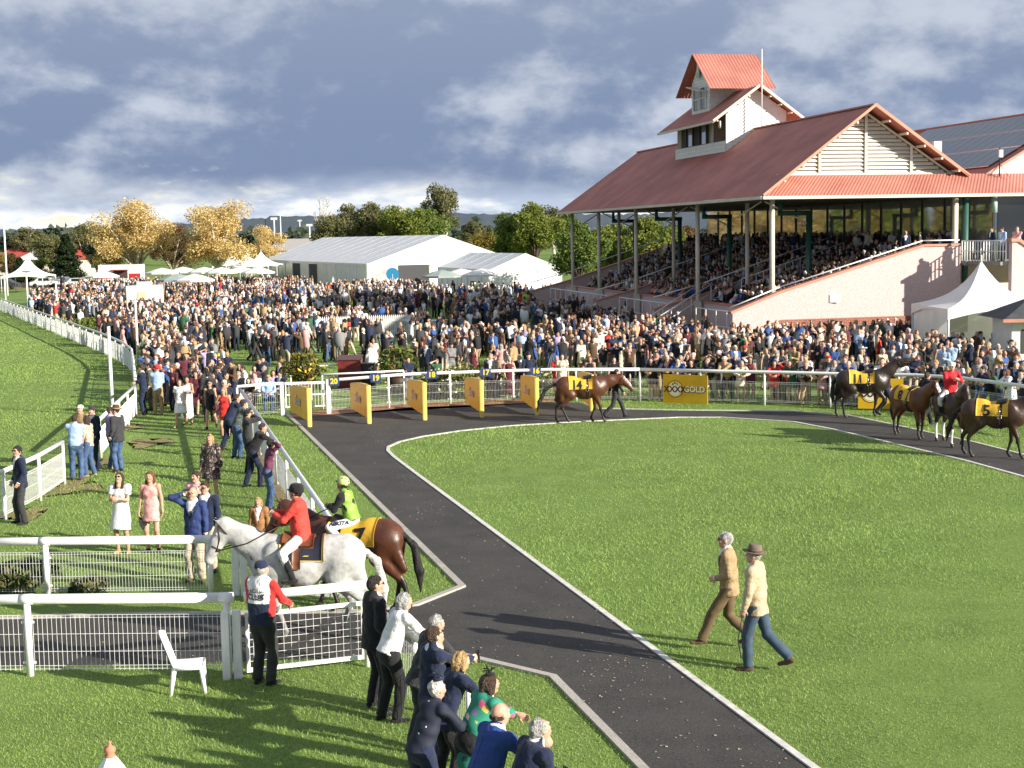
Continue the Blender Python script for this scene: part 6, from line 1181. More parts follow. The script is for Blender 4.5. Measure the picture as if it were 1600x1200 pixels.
# ------------------------------------------------------------------ people in the foreground and middle ground
FLOR = lambda n, base, cols, sc=16, sz=.33: spots('print_' + n, base, cols, sc, sz)
DENIM = mat('cloth_denim_wash', PAL['denim'], .85, .35, 5, bump=.8, bscale=11, bdist=.045); STRIPE = cloth
hero('man in navy jacket and dark trousers at the near track fence wearing sunglasses', 36, 818, 128, 'pockets', 'm', 'suit', 'short', 'dark', 'navy', 'charcoal', glasses=True, height=1.80, yaw=-25)
hero('man in pale blue shirt and faded jeans with back turned by the fence gap', 121, 750, 10, 'folded', 'm', 'shirt', 'short', 'brown', 'pale blue', DENIM, 'brown', height=1.78, girth=1.08)
hero('woman in patterned blouse and flared jeans beside the pale blue shirt', 141, 744, 80, 'relax', 'w', 'tee', 'long', 'brown', FLOR('blouse', (.5, .4, .32), [(.1, .05, .04), (.45, .2, .12)], 26), cloth('denim'), 'tan', height=1.68)
hero('man in white cap behind the pale blue shirt at the fence gap', 131, 728, 160, 'stand', 'm', 'shirt', 'short', 'brown', 'tan', 'beige', hat='cap', hatc=('white', 'white'), height=1.76)
hero('man in navy suit with bow tie and flat cap at the fence gap', 150, 733, 140, 'pockets', 'm', 'suit', 'short', 'dark', 'navy', 'navy', hat='flat', hatc=('charcoal', 'charcoal'), height=1.78)
hero('man in brown brimmed hat, dark jacket and jeans beside the track fence', 187, 737, 70, 'pockets', 'm', 'suit', 'short', 'brown', 'charcoal', DENIM, 'brown', hat='brimmed', hatc=('brown', 'tan'), height=1.84)
hero('man in lavender shirt half hidden by the brown brimmed hat', 175, 732, -60, 'relax', 'm', 'shirt', 'short', 'brown', 'lavender', 'denim', 'tan', height=1.76)
hero('woman in short white dress looking at a phone behind the rail', 193, 864, 172, 'phone', 'w', 'dress', 'long', 'brown', mat('cloth_white_eyelet', (.76, .76, .76), .8, .08, 30, bump=.6, bscale=45), shoe='tan', glasses=True, height=1.68)
wp, wf = hero('woman in pink floral playsuit holding a black hat', 240, 863, 178, 'stand', 'w', 'mini', 'long', 'red', FLOR('pink_floral', (.66, .33, .31), [(.35, .06, .09), (.75, .6, .5), (.12, .08, .1)], 22, .28), shoe='black', height=1.70)
b = hat_geo('brimmed'); bo = hold(wp, wf, 1, b, 'hat', [cloth('black'), cloth('charcoal')], (0, .0, -.2)); tag(bo, 'black brimmed hat in the hand of the pink playsuit', 'hat'); bo.rotation_euler = (0, 1.2, 0)
hero('man in bright navy blazer and beige trousers shading his eyes', 308, 908, 165, 'shade', 'm', 'suit', 'bald', 'grey', mat('cloth_bright_navy', (.025, .045, .15), .8, .1, 6, bump=.8, bscale=11, bdist=.045), 'beige', 'brown', tie='navy', glasses=True, height=1.80, girth=1.08)
hero('man in dark jacket and sunglasses behind the bright navy blazer', 326, 893, 175, 'shade', 'm', 'suit', 'short', 'brown', 'navy', 'beige', glasses=True, height=1.76)
hero('woman in dusty pink top behind the men shading their eyes', 312, 862, 165, 'relax', 'w', 'tee', 'bun', 'brown', 'pink', 'brown', height=1.68)
hero('woman in black floral dress with sleeves on the shaded grass', 333, 787, 172, 'stand', 'w', 'sleeved', 'long', 'blonde', FLOR('dark_floral', (.022, .018, .02), [(.35, .22, .2), (.5, .42, .34), (.18, .07, .05)], 24, .36), shoe='tan', height=1.72)
hero('man in navy suit standing nearest the fence corner', 226, 648, 85, 'folded', 'm', 'suit', 'short', 'brown', 'navy', 'navy', 'brown', height=1.84)
hero('man in olive grey suit beside the navy suit at the fence corner', 237, 641, 100, 'drink', 'm', 'suit', 'short', 'dark', 'olive', 'olive', height=1.80)
hero('woman in purple floral dress beside the olive grey suit', 256, 634, 130, 'drink2', 'w', 'maxi', 'bob', 'brown', FLOR('purple_floral', (.10, .03, .07), [(.5, .3, .3), (.6, .5, .5)], 20, .3), height=1.70)
wp, wf = hero('woman in white top and white skirt carrying a black bag', 284, 668, 175, 'walk2', 'w', 'dress', 'long', 'brown', 'white', shoe='tan', height=1.68)
bo = hold(wp, wf, 1, MB().lathe([(0, -.14), (.1, -.13), (.14, 0), (.1, .12), (0, .13)], 12), 'handbag', [cloth('black')], (0, .0, .0)); tag(bo, 'black bag carried by the woman in white', 'bag')
hero('woman in maroon dress walking behind the woman in black', 309, 652, 178, 'walk', 'w', 'dress', 'long', 'dark', 'maroon', shoe='black', height=1.70)
hero('woman in short black dress and heels walking toward the camera', 331, 671, 176, 'walk2', 'w', 'mini', 'long', 'dark', 'black', shoe='black', glasses=True, height=1.68)
hero('woman in short red dress with blonde hair by the rail', 353, 685, 170, 'drink', 'w', 'mini', 'long', 'blonde', 'red', shoe='black', height=1.68)
PLAID = spots('print_plaid', (.06, .08, .07), [(.14, .16, .14), (.03, .035, .04)], 18, .45)
hero('man in plaid shirt, cap and blue jeans leaning on the rail', 374, 716, -62, 'lean', 'm', 'shirt', 'short', 'brown', PLAID, DENIM, hat='cap', hatc=('charcoal', 'charcoal'), height=1.78)
hero('man in dark navy jumper at the rail before the plaid shirt', 364, 703, -60, 'lean2', 'm', 'jumper', 'short', 'brown', 'navy', 'navy', height=1.80)
hero('man in grey cap photographing at the rail', 388, 740, -64, 'binoc', 'm', 'jumper', 'short', 'dark', 'charcoal', 'black', hat='cap', hatc=('black', 'black'), height=1.76)
hero('person in black top and dark jeans leaning far over the rail', 403, 760, -62, 'lean2', 'm', 'tee', 'short', 'brown', 'black', 'navy', height=1.74)
hero('person in maroon jacket shading eyes against the rail', 420, 797, -70, 'shade', 'w', 'jumper', 'short', 'dark', mat('cloth_plum', (.13, .035, .075), .85, .1, 5, bump=.8, bscale=11, bdist=.045), 'denim', height=1.70, lean=10)
hero('child in tan coat standing behind the grey horse', 408, 885, 172, 'stand', 'w', 'coat', 'long', 'blonde', mat('cloth_camel', (.30, .14, .055), .8, .1, 5), 'brown', height=1.38)
# the man in the club jacket
mo, mf = hero('man in white, red and navy club jacket with cap at the gate', 413, 1069, -28, 'stand', 'm', 'jumper', 'short', 'grey', cloth('navy'), mat('cloth_black_green', (.03, .032, .03), .85, .15, 5), 'black', hat='cap', hatc=('navy', 'red'), height=1.80, girth=1.25, names=('jacket', 'trousers'), hands=((-.24, .10, .84), (.20, .38, 1.06)))
jk = [c for c in mo.children if c.name.startswith('jacket')][0]; jk.data.materials.append(cloth('white')); jk.data.materials.append(cloth('red')); mi = np.zeros(len(jk.data.polygons), np.int32)
for i, pgn in enumerate(jk.data.polygons):
    c = pgn.center
    arm = abs(c.x) > .185 or c.y > .19
    if c.z > 1.17 - .35*abs(c.x)*0 and not arm: mi[i] = 1
    if arm and c.z > .98: mi[i] = 2
jk.data.polygons.foreach_set('material_index', mi)
def jprint(txt, z, size, arc=0.0, bold=.006):
    vs, fs = text_geo(txt, size, 0, bold); P = np.array([( v[0], -.4, z + v[1] - arc*v[0]*v[0]*8) for v in vs]); tp_ = mf['tags']['top']
    for _ in range(60): P[:, 1] += (sdf(tp_, P) - .012)*.7
    ok = np.abs(sdf(tp_, P) - .012) < .02; fs = [f for f in fs if ok[list(f)].all()]
    link('lettering', mesh_np('lettering', P, fs, [cloth('navy')], None, False), mo)
jprint('RACING', 1.335, .075, .25, .001); jprint('CLUB', 1.25, .105, 0, .003)
# black suit and white blouse beside the gate
hero('man in black suit with glasses standing at the gate end', 588, 1108, -62, 'pockets', 'm', 'suit', 'short', 'dark', 'black', 'black', glasses='s', height=1.84, girth=1.12, yaw=10)
hero('woman in white blouse with grey shoulder length hair beside the black suit', 616, 1125, -58, 'lean', 'w', 'shirt', 'bob', 'grey', 'white', 'black', height=1.76, girth=1.2)
hh = dict(vox=.0125)
hero('grey haired man in charcoal jacket leaning on the rail next to the white blouse', 660, 968, -58, 'lean', 'm', 'suit', 'short', 'grey', 'charcoal', 'charcoal', at_head=1.62, height=1.74)
po, pf = hero('man in dark navy suit and spectacles holding up a phone', 674, 990, -60, 'phone', 'm', 'suit', 'short', 'brown', 'navy', 'navy', at_head=1.66, glasses='s', height=1.78, girth=1.1, hands=((-.12, .42, 1.22), (.06, .50, 1.28)))
tag(hold(po, pf, 1, MB().box(-.04, .04, -.005, .005, -.07, .08), 'phone', [mat('phone_black', (.02, .02, .025), .2)]), 'dark phone held up by the man in navy suit', 'phone')
po, pf = hero('woman with golden bob in dark navy jacket holding a racebook', 698, 1024, -58, 'lean', 'w', 'suit', 'bob', 'blonde', 'navy', 'black', at_head=1.58, height=1.68, shirt='navy')
tag(hold(po, pf, 1, MB().box(-.05, .05, -.003, .003, -.08, .09), 'racebook', [cloth('white')]), 'white folded racebook in the hand of the golden bob', 'booklet')
DASH = spots('print_white_dashes', (.012, .016, .035), [(.7, .66, .5)], 7, .10)
hero('white haired woman with navy fascinator in navy jacket with white dashes', 661, 1066, -50, 'lean', 'w', 'jumper', 'short', 'white', DASH, 'navy', at_head=1.58, height=1.66, hat='fascinator', hatc=('navy', 'navy'), girth=1.15)
GREENP_ = spots('print_green_rings', (.02, .22, .14), [(.6, .1, .2), (.7, .65, .55), (.55, .4, .1), (.2, .12, .3), (.02, .08, .07)], 8, .34)
hero('woman in green patterned coat and black hat leaning on the rail', 744, 1066, -55, 'lean2', 'w', 'coat', 'bob', 'brown', GREENP_, 'black', at_head=1.50, height=1.68, hat='fascinator', hatc=('black', 'black'), girth=1.15)
hero('balding man in bright blue jacket at the lower edge', 757, 1112, -52, 'lean', 'm', 'suit', 'bald', 'brown', mat('cloth_royal_blue', (.02, .055, .22), .8, .1, 6, bump=.8, bscale=11, bdist=.045), 'navy', at_head=1.62, height=1.76, girth=1.1)
po, pf = hero('grey haired man in navy jacket with sunglasses on his head at the lower edge', 808, 1145, -58, 'phone', 'm', 'suit', 'short', 'grey', 'navy', 'navy', at_head=1.58, height=1.76, lean=24, hands=((-.08, .44, 1.08), (.08, .44, 1.08)))
tag(hold(po, pf, 1, MB().box(-.04, .04, -.005, .005, -.05, .07), 'phone', [mat('phone_black', (.02, .02, .025), .2)]), 'phone in the hands of the man at the lower edge', 'phone')
# two men walking across the ring
TWD = mat('cloth_camel_tweed', (.34, .235, .125), .85, .15, 12, bump=.8, bscale=11, bdist=.045); TWL = mat('cloth_pale_camel', (.48, .375, .245), .85, .12, 12, bump=.8, bscale=11, bdist=.045)
hero('grey haired man in camel jacket striding across the ring lawn', 1140, 1014, 78, 'walk', 'm', 'suit', 'short', 'grey', TWD, mat('cloth_moleskin', (.13, .09, .045), .85, .1, 5), 'brown', height=1.82, glasses=True, tie='brown', feet=((-.09, .44), (.09, -.28)), hands=((-.10, .20, 1.06), (.24, .05, .82)))
po, pf = hero('man in pale camel jacket, felt hat and jeans walking on the ring lawn', 1183, 1047, 62, 'walk2', 'm', 'suit', 'short', 'grey', TWL, mat('cloth_slate_denim', (.045, .075, .115), .85, .15, 5), 'brown', hat='brimmed', hatc=(mat('felt_taupe', (.17, .13, .10), .9, .1, 8), 'brown'), height=1.82, feet=((-.09, .10), (.09, -.42)), lift=(0, .14), hands=((-.25, .12, .82), (.25, .0, .82)))
bb = MB().tube([(0, 0, 0), (-.03, .05, -.35), (.02, .02, -.62)], [.006, .008, .012], 5); bb.tube([(0, 0, 0), (.06, -.04, -.3), (.03, 0, -.45)], .004, 4); tag(hold(po, pf, 0, bb, 'binocular_strap', [cloth('black')]), 'dark strap hanging from the hand of the man in felt hat', 'strap')
print('heroes', time.time() - T0)
# ------------------------------------------------------------------ horses, riders and handlers
gl = G(478, 1000); grey, gc, gJ = horse('grey horse carrying the red coated rider beside the near gate', (gl.x, gl.y, 0), 180, 'grey', 1.07, None, vox=.018, neck=36, head=-62, legs=((.16, .28, .05), (-.06, -.16, 0), (.12, .24, 0), (-.10, -.18, .06)), tail=((-.10, .02), (-.06, 0)))
BLK = mat('saddle_blanket_navy', (.012, .014, .03), .8, .1, 6); GLD = mat('gold_braid', (.55, .38, .08), .5)
cl = cloth_on(gc, -.33, .30, 1.20, .010, 'saddle_blanket', [GLD], grey); cloth_on(gc, -.30, .27, 1.14, .016, 'blanket_panel', [BLK], cl)
cloth_on(gc, -.18, .26, .62, .026, 'saddle', [mat('tan_saddle', (.14, .05, .02), .45, .15, 8)], grey, thick=.04, nx=8, nt=12); cloth_on(gc, .0, .12, 1.55, .028, 'stirrup_leather', [mat('tan_saddle', (.14, .05, .02), .45)], grey, thick=.006, nx=3, nt=16); cloth_on(gc, .10, .17, 2.9, .012, 'girth', [mat('tan_saddle', (.14, .05, .02), .45)], grey, nx=3, nt=40)
P_ = np.array([[-.10, .98], [-.03, .98], [-.06, .94], [-.13, .94]]); link('emblem', mesh_np('emblem', drape(gc, P_[:, 0], P_[:, 1], .030), [(0, 1, 2, 3)], [GLD], None, False), grey); link('emblem', mesh_np('emblem', drape(gc, P_[:, 0]*-1 - .15, -P_[:, 1], .030), [(0, 1, 2, 3)], [GLD], None, False), grey)
def reins(h, J, c, hand, m='rein_leather', col=(.03, .018, .012), sc=1.0):
    b = MB(); mz = J['poll'] + J['hd']*.37 - J['up']*.055
    for s in (-1, 1): p = Vector(mz) + Vector((0, s*.07, 0)); q = Vector(hand) + Vector((0, s*.05, 0)); b.tube([p, p.lerp(q, .5) + Vector((0, s*.10, -.05)), q], .009, 5)
    b.build('reins', [mat(m, col, .5)], h, True)
reins(grey, gJ, gc, (.30, 0, 1.72)); 
b = MB(); b.tube([(.72, s*.18, 1.0 + .3*abs(s)) for s in np.linspace(-1, 1, 9)], .014, 5); b.build('breastplate', [mat('rein_leather', (.03, .018, .012), .5)], grey, True)
RED_ = mat('cloth_hunt_red', (.62, .055, .04), .8, .08, 5, bump=.8, bscale=11, bdist=.045); BRC = cloth('white')
def rider(label, horse_o, scale, zseat, x, heading, outfit, top, hat, hatc, pose='ride', **k):
    w = Matrix.Rotation(math.radians(heading), 4, 'Z') @ Vector((x, 0, 0)); loc = Vector(horse_o.location) + w*horse_o.scale[0]; kk = dict(height=1.76); kk.update(k)
    return hero(label, 0, 0, heading - 90, pose, 'm', outfit, 'short', 'dark', top, BRC, 'black', hat=hat, hatc=hatc, parent_loc=Vector((loc.x, loc.y, horse_o.scale[0]*zseat)), **kk)
rider('rider in red coat and black helmet on the grey horse', grey, 1.07, .98, .02, 180, 'hunt', RED_, 'helmet', ('black', 'black'), girth=1.12, yaw=20)
bl = G(552, 957); bay, bc, bJ = horse('bay horse with yellow cloth number 7 behind the grey horse', (bl.x, bl.y, 0), 164, 'bay', 1.03, 7, vox=.018, neck=34, head=-52, legs=((.10, .18, .0), (-.10, -.20, .03), (.02, .06, 0), (-.14, -.26, .04)), tail=((-.10, 0), (-.06, 0)))
SILK = spots('print_lime_silks', (.20, .38, .045), [(.02, .02, .025), (.30, .48, .07)], 8, .38, .6)
jo, jf = rider('jockey in lime and black silks on horse number 7', bay, 1.03, .99, -.02, 164, 'jockey', SILK, 'helmet', (spots('print_lime_helmet', (.5, .65, .2), [(.03, .03, .04), (.65, .7, .4)], 18, .4, .4), 'black'), 'jock', height=1.62, yaw=10)
sk_ = [c for c in jo.children if c.name.startswith('silks')][0]; sk_.data.materials.append(cloth('black')); sk_.data.polygons.foreach_set('material_index', np.array([1 if (abs(p_.center.x) > .175 or p_.center.y > .21) else 0 for p_ in sk_.data.polygons], np.int32))
vs, fs = text_geo('NIKITA', .085, 0, .004)
P = np.array([(-.45, -v[0] + .10, .60 + v[1]) for v in vs]); bt = jf['tags']['bottom']
for _ in range(60): P[:, 0] += (sdf(bt, P) - .012)*.7
ok = np.abs(sdf(bt, P) - .012) < .02; fs = [f for f in fs if ok[list(f)].all()]
link('lettering', mesh_np('lettering', P, fs, [cloth('navy')], None, False), jo)
reins(bay, bJ, bc, (.40, 0, 1.70))
hl = G(912, 661); h14, c14, J14 = horse('bay horse with white face and yellow cloth number 14', (hl.x, hl.y, 0), 3, 'bay', 1.0, 14, neck=16, head=-44, blaze=True, legs=((.12, .22, .0), (-.04, -.16, 0), (.06, .20, .04), (-.10, -.14, 0)), tail=((-.28, 0), (-.18, 0)))
hero('handler in dark clothes walking beside horse number 14', 962, 655, -88, 'walk', 'm', 'jumper', 'short', 'brown', 'black', 'charcoal', height=1.74)
hl = G(1350, 653); h11, c11, J11 = horse('near black horse with raised head and yellow cloth number 11', (hl.x, hl.y, 0), -8, 'dark', 1.02, 11, neck=46, head=8, legs=((.20, .05, .16), (-.05, -.10, 0), (.10, .12, 0), (-.10, -.12, 0)))
hero('handler in jeans and pale cap beside the near black horse', 1384, 651, -95, 'walk2', 'm', 'jumper', 'short', 'brown', 'navy', 'navy', hat='cap', hatc=('pale blue', 'white'), height=1.76)
hl = G(1424, 684); h8, c8, J8 = horse('bay horse with yellow cloth number 8 beside the outrider', (hl.x, hl.y, 0), -70, 'chestnut', .98, 8, neck=38, head=-50, blaze=True, legs=((.04, .10, 0), (-.04, -.10, 0), (.06, .08, 0), (-.04, -.12, 0)))
hero('handler in black hidden behind horse number 8', 1446, 668, -60, 'walk', 'm', 'jumper', 'short', 'brown', 'black', 'black', height=1.78)
hl = G(1484, 696); hO, cO, JO = horse('brown outrider horse facing the camera with white socks', (hl.x, hl.y, 0), -86, 'brown', 1.0, None, neck=40, head=-58, socks=True, legs=((.04, .02, .0), (.10, .16, .08), (.02, .02, 0), (-.04, -.08, 0)))
cloth_on(cO, -.30, .28, 1.1, .010, 'saddle_blanket', [BLK], hO); rider('outrider in red jacket and white helmet facing the camera', hO, 1.0, .98, .0, -86, 'hunt', mat('cloth_outrider_red', (.55, .022, .03), .8, .08, 5, bump=.8, bscale=11, bdist=.045), 'helmet', ('white', 'white'), girth=1.1); reins(hO, JO, cO, (.32, 0, 1.68))
hl = G(1556, 716); h5, c5, J5 = horse('dark bay horse with yellow cloth number 5 leaving the picture', (hl.x, hl.y, 0), -24, 'brown', 1.02, 5, neck=38, head=-20, legs=((.12, .20, 0), (-.06, -.14, 0), (.10, .12, 0), (-.08, -.10, .04)), tail=((-.10, 0), (-.12, 0)))
print('horses', time.time() - T0)
# ------------------------------------------------------------------ the crowd
CP = {}
def crowd_proto(pose, sex, outfit, hair, girth=1.0, **ov):
    key = (pose, sex, outfit, hair, girth)
    if key not in CP:
        f = figure(pose, sex, outfit, hair, .028, 0, True, girth, **ov); V, Q, M = body_mesh(f, sex, .028, len(CP), .016, .011)
        me = mesh_np('person', V, Q, [skin_mat(0)]*6, np.minimum(M, 5)); hm = None
        lo, hi = bounds(f['hair'], .04); F = wrinkle(field(f['hair'], lo, hi, .014), lo, .014, .006, 60, 3, .4, .6); v, q_ = surfnet(F, lo, .014); hm = mesh_np('hair', f['hc'] + v @ f['RH'].T, q_, hair_mat('brown'))
        CP[key] = (me, hm, f)
    return CP[key]
HATM = {}
def hat_mesh(kind, key, f):
    if (kind, key) not in HATM:
        b = hat_geo(kind); HATM[(kind, key)] = mesh_np(kind, f['hc'] + np.array(b.v) @ f['RH'].T, b.f, [cloth('brown'), cloth('black')], b.m)
    return HATM[(kind, key)]
MEN = [('stand', 'm', 'suit', 'short', 1.0), ('relax', 'm', 'suit', 'short', 1.08), ('pockets', 'm', 'suit', 'short', 1.0), ('drink', 'm', 'suit', 'short', 1.05), ('folded', 'm', 'shirt', 'short', 1.08), ('drink2', 'm', 'shirt', 'short', 1.0), ('phone', 'm', 'jumper', 'short', 1.0), ('binoc', 'm', 'jumper', 'short', 1.0), ('behind', 'm', 'suit', 'bald', 1.1), ('walk', 'm', 'shirt', 'short', 1.0)]
WOM = [('stand', 'w', 'dress', 'long', 1.0), ('relax', 'w', 'mini', 'long', 1.0), ('drink', 'w', 'sleeved', 'bob', 1.0), ('phone', 'w', 'dress', 'bob', 1.0), ('drink2', 'w', 'maxi', 'long', 1.0), ('shade', 'w', 'tee', 'bob', 1.08), ('walk2', 'w', 'mini', 'long', 1.0)]
LEAN = [('lean', 'm', 'suit', 'short', 1.0), ('lean2', 'm', 'jumper', 'short', 1.08), ('lean', 'm', 'shirt', 'bald', 1.1), ('lean', 'w', 'sleeved', 'bob', 1.0), ('lean2', 'w', 'tee', 'long', 1.05)]
SIT = [('sit', 'm', 'suit', 'short', 1.0), ('sit', 'w', 'dress', 'long', 1.0), ('sit', 'm', 'shirt', 'short', 1.05)]
MTOP = ['navy', 'navy', 'black', 'charcoal', 'grey', 'navy', 'blue', 'pale blue', 'white', 'white', 'tan', 'navy', 'navy', 'charcoal', 'black', 'grey', 'charcoal', 'black', 'black', 'brown']; WTOP = ['black', 'navy', 'white', 'pink', 'red', 'maroon', 'cream', 'black', 'lavender', 'green', 'blue', 'black', 'grey', 'tan', 'navy', 'white', 'cream', 'maroon', 'brown', 'charcoal']
BOT = ['charcoal', 'navy', 'black', 'beige', 'denim', 'grey', 'tan', 'black']; HC = ['brown', 'brown', 'dark', 'blonde', 'grey', 'red', 'white']
def inside(poly, x, y):
    c = False; n = len(poly)
    for i in range(n):
        (x1, y1), (x2, y2) = poly[i], poly[i-1]
        if (y1 > y) != (y2 > y) and x < (x2 - x1)*(y - y1)/(y2 - y1) + x1: c = not c
    return c
taken = {}
def free(p, r):
    i, j = int(p[0]//1.2), int(p[1]//1.2)
    for a in range(i-1, i+2):
        for b_ in range(j-1, j+2):
            for q in taken.get((a, b_), ()):
                if (q[0]-p[0])**2 + (q[1]-p[1])**2 < r*r: return False
    taken.setdefault((i, j), []).append((p[0], p[1])); return True
for o in list(bpy.data.objects):
    if o.parent is None and o.get('category') in ('person', 'tree', 'plant', 'shrub', 'bin', 'umbrella', 'lectern', 'speaker', 'pole'): taken.setdefault((int(o.location.x//1.2), int(o.location.y//1.2)), []).append((o.location.x, o.location.y))
FOLK = []       # (x, y, z, heading, kindlist, zone)
def blocked(p):
    x, y = p.x, p.y
    if inside([(19.5, 64.6), (25.6, 65.4), (25.4, 71.6), (19.4, 70.6)], x, y): return True
    r = Vector((x, y)) - C0; t, s = r.dot(A2), r.dot(B2)
    if -.6 < t < 46 and s > -2.0 and s < 30: return True
    if -4 < t < 1 and s > 11: return True
    for c, ax, L_, W_ in (((-18, 180), (-.38, .925), 59, 20.5), ((-2.3, 158), (-.33, .944), 20, 8.6)):
        a = Vector(ax).normalized(); q = Vector((x, y)) - Vector(c); tt, ss = q.dot(a), q.dot(Vector((a.y, -a.x)))
        if -.8 < tt < L_ and -.8 < ss < W_ + .5: return True
    c = D(224, 118); 
    if abs(x - c.x) < 2.1 and abs(y - c.y) < 1.7: return True
    c = D(189, 192)
    return abs(x - c.x) < 3.4 and abs(y - c.y) < 2
def scatter(poly, dens, zone, face=180, spread=70, r=.52, clump=.0):
    xs = [G(*p) for p in poly]; x0, x1 = min(p.x for p in xs), max(p.x for p in xs); y0, y1 = min(p.y for p in xs), max(p.y for p in xs); area = (x1 - x0)*(y1 - y0); n = int(area*dens)
    for _ in range(n):
        p = Vector((rng.uniform(x0, x1), rng.uniform(y0, y1), 0)); u, v = PX(p)
        if not inside(poly, u, v) or blocked(p): continue
        if clump and math.sin(p.x*.55 + 1.3*math.sin(p.y*.21))*math.sin(p.y*.33 + 1) < clump - 1 + rng.uniform(-.4, .4): continue
        if rng.random() < .42: continue
        if free(p, r): FOLK.append((p.x, p.y, 0, face + rng.gauss(0, spread), None, zone))
        else: continue
        if rng.random() < .7:                                   # company: the others of a small group stand round and look inward
            a0 = rng.uniform(0, 6.28); c_ = p + Vector((math.cos(a0), math.sin(a0), 0))*.5; k = rng.randint(1, 4); FOLK[-1] = FOLK[-1][:3] + (math.degrees(a0) - 90 + rng.gauss(0, 20),) + FOLK[-1][4:] if spread > 50 else FOLK[-1]
            for j in range(k):
                a1 = a0 + math.pi + (j + 1)*6.283/(k + 1) + rng.gauss(0, .2); q = c_ + Vector((math.cos(a1), math.sin(a1), 0))*rng.uniform(.42, .68); u2, v2 = PX(q)
                if inside(poly, u2, v2) and not blocked(q) and free(q, .40): FOLK.append((q.x, q.y, 0, (math.degrees(a1) + 90 + rng.gauss(0, 25)) if spread > 50 else face + rng.gauss(0, spread), None, zone))
def row(pts, gap, off, zone, kinds, jitter=.06, skip=.08):
    L_ = sum((pts[i+1] - pts[i]).length for i in range(len(pts)-1)); d = .3
    while d < L_ - .2:
        p, u = along(pts, d); nrm = Vector((-u.y, u.x, 0)); p = p + nrm*(off + rng.uniform(-jitter, jitter))
        if rng.random() > skip and free(p, .36): FOLK.append((p.x, p.y, 0, math.degrees(math.atan2(nrm.x, -nrm.y)) + 0 + rng.gauss(0, 10), kinds, zone))
        d += gap*rng.uniform(.82, 1.3)
BK = [Vector((p.x, p.y, 0)) for p in BACK]; BKL = [Vector((p.x, p.y, 0)) for p in BACKL]
row(BK, .56, .62, 'ring rail', LEAN)
for off, g_ in ((1.25, .66), (1.95, .72), (2.7, .8)): row(BK, g_, off, 'behind ring rail', None, .2, .15)
row(BKL[2:], .85, 1.1, 'roses', None, .3, .2); row(BKL[1:], 1.0, 2.0, 'roses', None, .5, .3)
scatter([(905, 600), (1010, 606), (1240, 611), (1440, 617), (1610, 632), (1610, 585), (1430, 566), (1230, 556), (1060, 540), (905, 545)], 1.05, 'stand lawn', 180, 45)
scatter([(880, 545), (1060, 540), (1240, 556), (1240, 535), (1080, 515), (960, 500), (880, 515)], .85, 'stand foot', 180, 60)
scatter([(640, 604), (905, 598), (905, 550), (690, 545), (640, 562)], .75, 'centre lawn', 180, 55); scatter([(480, 545), (640, 562), (690, 545), (905, 550), (880, 512), (660, 529), (500, 536)], .42, 'picket lawn', 170, 80, clump=.75)
scatter([(222, 606), (246, 648), (300, 668), (350, 692), (372, 652), (350, 598), (300, 560), (225, 560)], 1.1, 'track corner', 170, 70)
scatter([(225, 575), (340, 560), (480, 545), (500, 532), (474, 505), (300, 500), (180, 497), (60, 484), (40, 492), (150, 534), (205, 562)], 1.0, 'left lawn', 180, 90, clump=.62); scatter([(380, 560), (480, 545), (640, 562), (640, 600), (560, 604), (500, 572), (440, 580)], .36, 'open lawn', 180, 70)
scatter([(60, 484), (180, 497), (300, 500), (474, 505), (500, 531), (660, 527), (880, 512), (960, 500), (890, 470), (700, 462), (560, 456), (300, 452), (150, 456), (40, 470)], .50, 'far lawn', 180, 90, r=.52, clump=.6)
scatter([(90, 450), (300, 449), (420, 447), (560, 455), (420, 455), (150, 457)], .22, 'far lawn', 180, 90, r=.6)
for s_, t_ in [(-1.9 + .46*k + rng.uniform(-.12, .12), -.75 - .62*r_ - rng.uniform(0, .3)) for k in range(27) for r_ in range(3)]:
    p = Vector(ST(t_, s_, 0))
    if not inside([(19.5, 64.6), (25.6, 65.4), (25.4, 71.6), (19.4, 70.6)], p.x, p.y) and rng.random() < .8 and free(p, .36): FOLK.append((p.x, p.y, 0, 180 + rng.gauss(0, 35), None, 'stand lawn'))
# seated group by the ring rail
for i in range(26):
    u = rng.uniform(352, 445); v = rng.uniform(598, 648)
    p = G(u, v)
    if inside([(348, 640), (372, 648), (440, 642), (450, 606), (400, 598), (352, 606)], u, v) and free(p, .75): FOLK.append((p.x, p.y, 0, 180 + rng.gauss(-30, 40), SIT, 'seats by the ring rail'))
# choose who is an individual: the 255 largest in the picture; the others are the far mass
vis = []
for f in FOLK:
    u, v = PX((f[0], f[1], 0)); 
    if -10 < u < 1610: vis.append((f[1], f, u, v))
vis.sort(key=lambda t: t[0]); NIND = 252; IND, MASS = vis[:NIND], [t[1] for t in vis[NIND:]]
ZT = {'ring rail': 'leaning on the ring rail', 'behind ring rail': 'behind the leaning row', 'roses': 'behind the rose bushes', 'stand lawn': 'on the lawn before the pink wall', 'stand foot': 'at the grandstand foot', 'centre lawn': 'on the centre lawn', 'picket lawn': 'before the picket fence', 'track corner': 'near the track fence corner', 'left lawn': 'in the crowd by the track', 'open lawn': 'on the open lawn', 'far lawn': 'far across the lawn', 'seats by the ring rail': 'seated beside the ring gate'}
def near(u, zone):
    if zone in ('ring rail', 'behind ring rail', 'stand lawn'): return 'left of the gold board' if u < 1030 else 'by the first gold board' if u < 1120 else 'between the gold boards' if u < 1330 else 'behind the near black horse' if u < 1420 else 'behind the outrider' if u < 1500 else 'by the peaked marquee'
    if zone in ('roses', 'centre lawn', 'picket lawn', 'open lawn', 'stand foot'): return 'near the lectern' if u < 640 else 'behind the dividers' if u < 760 else 'above the last divider' if u < 900 else 'behind horse number 14'
    return ''
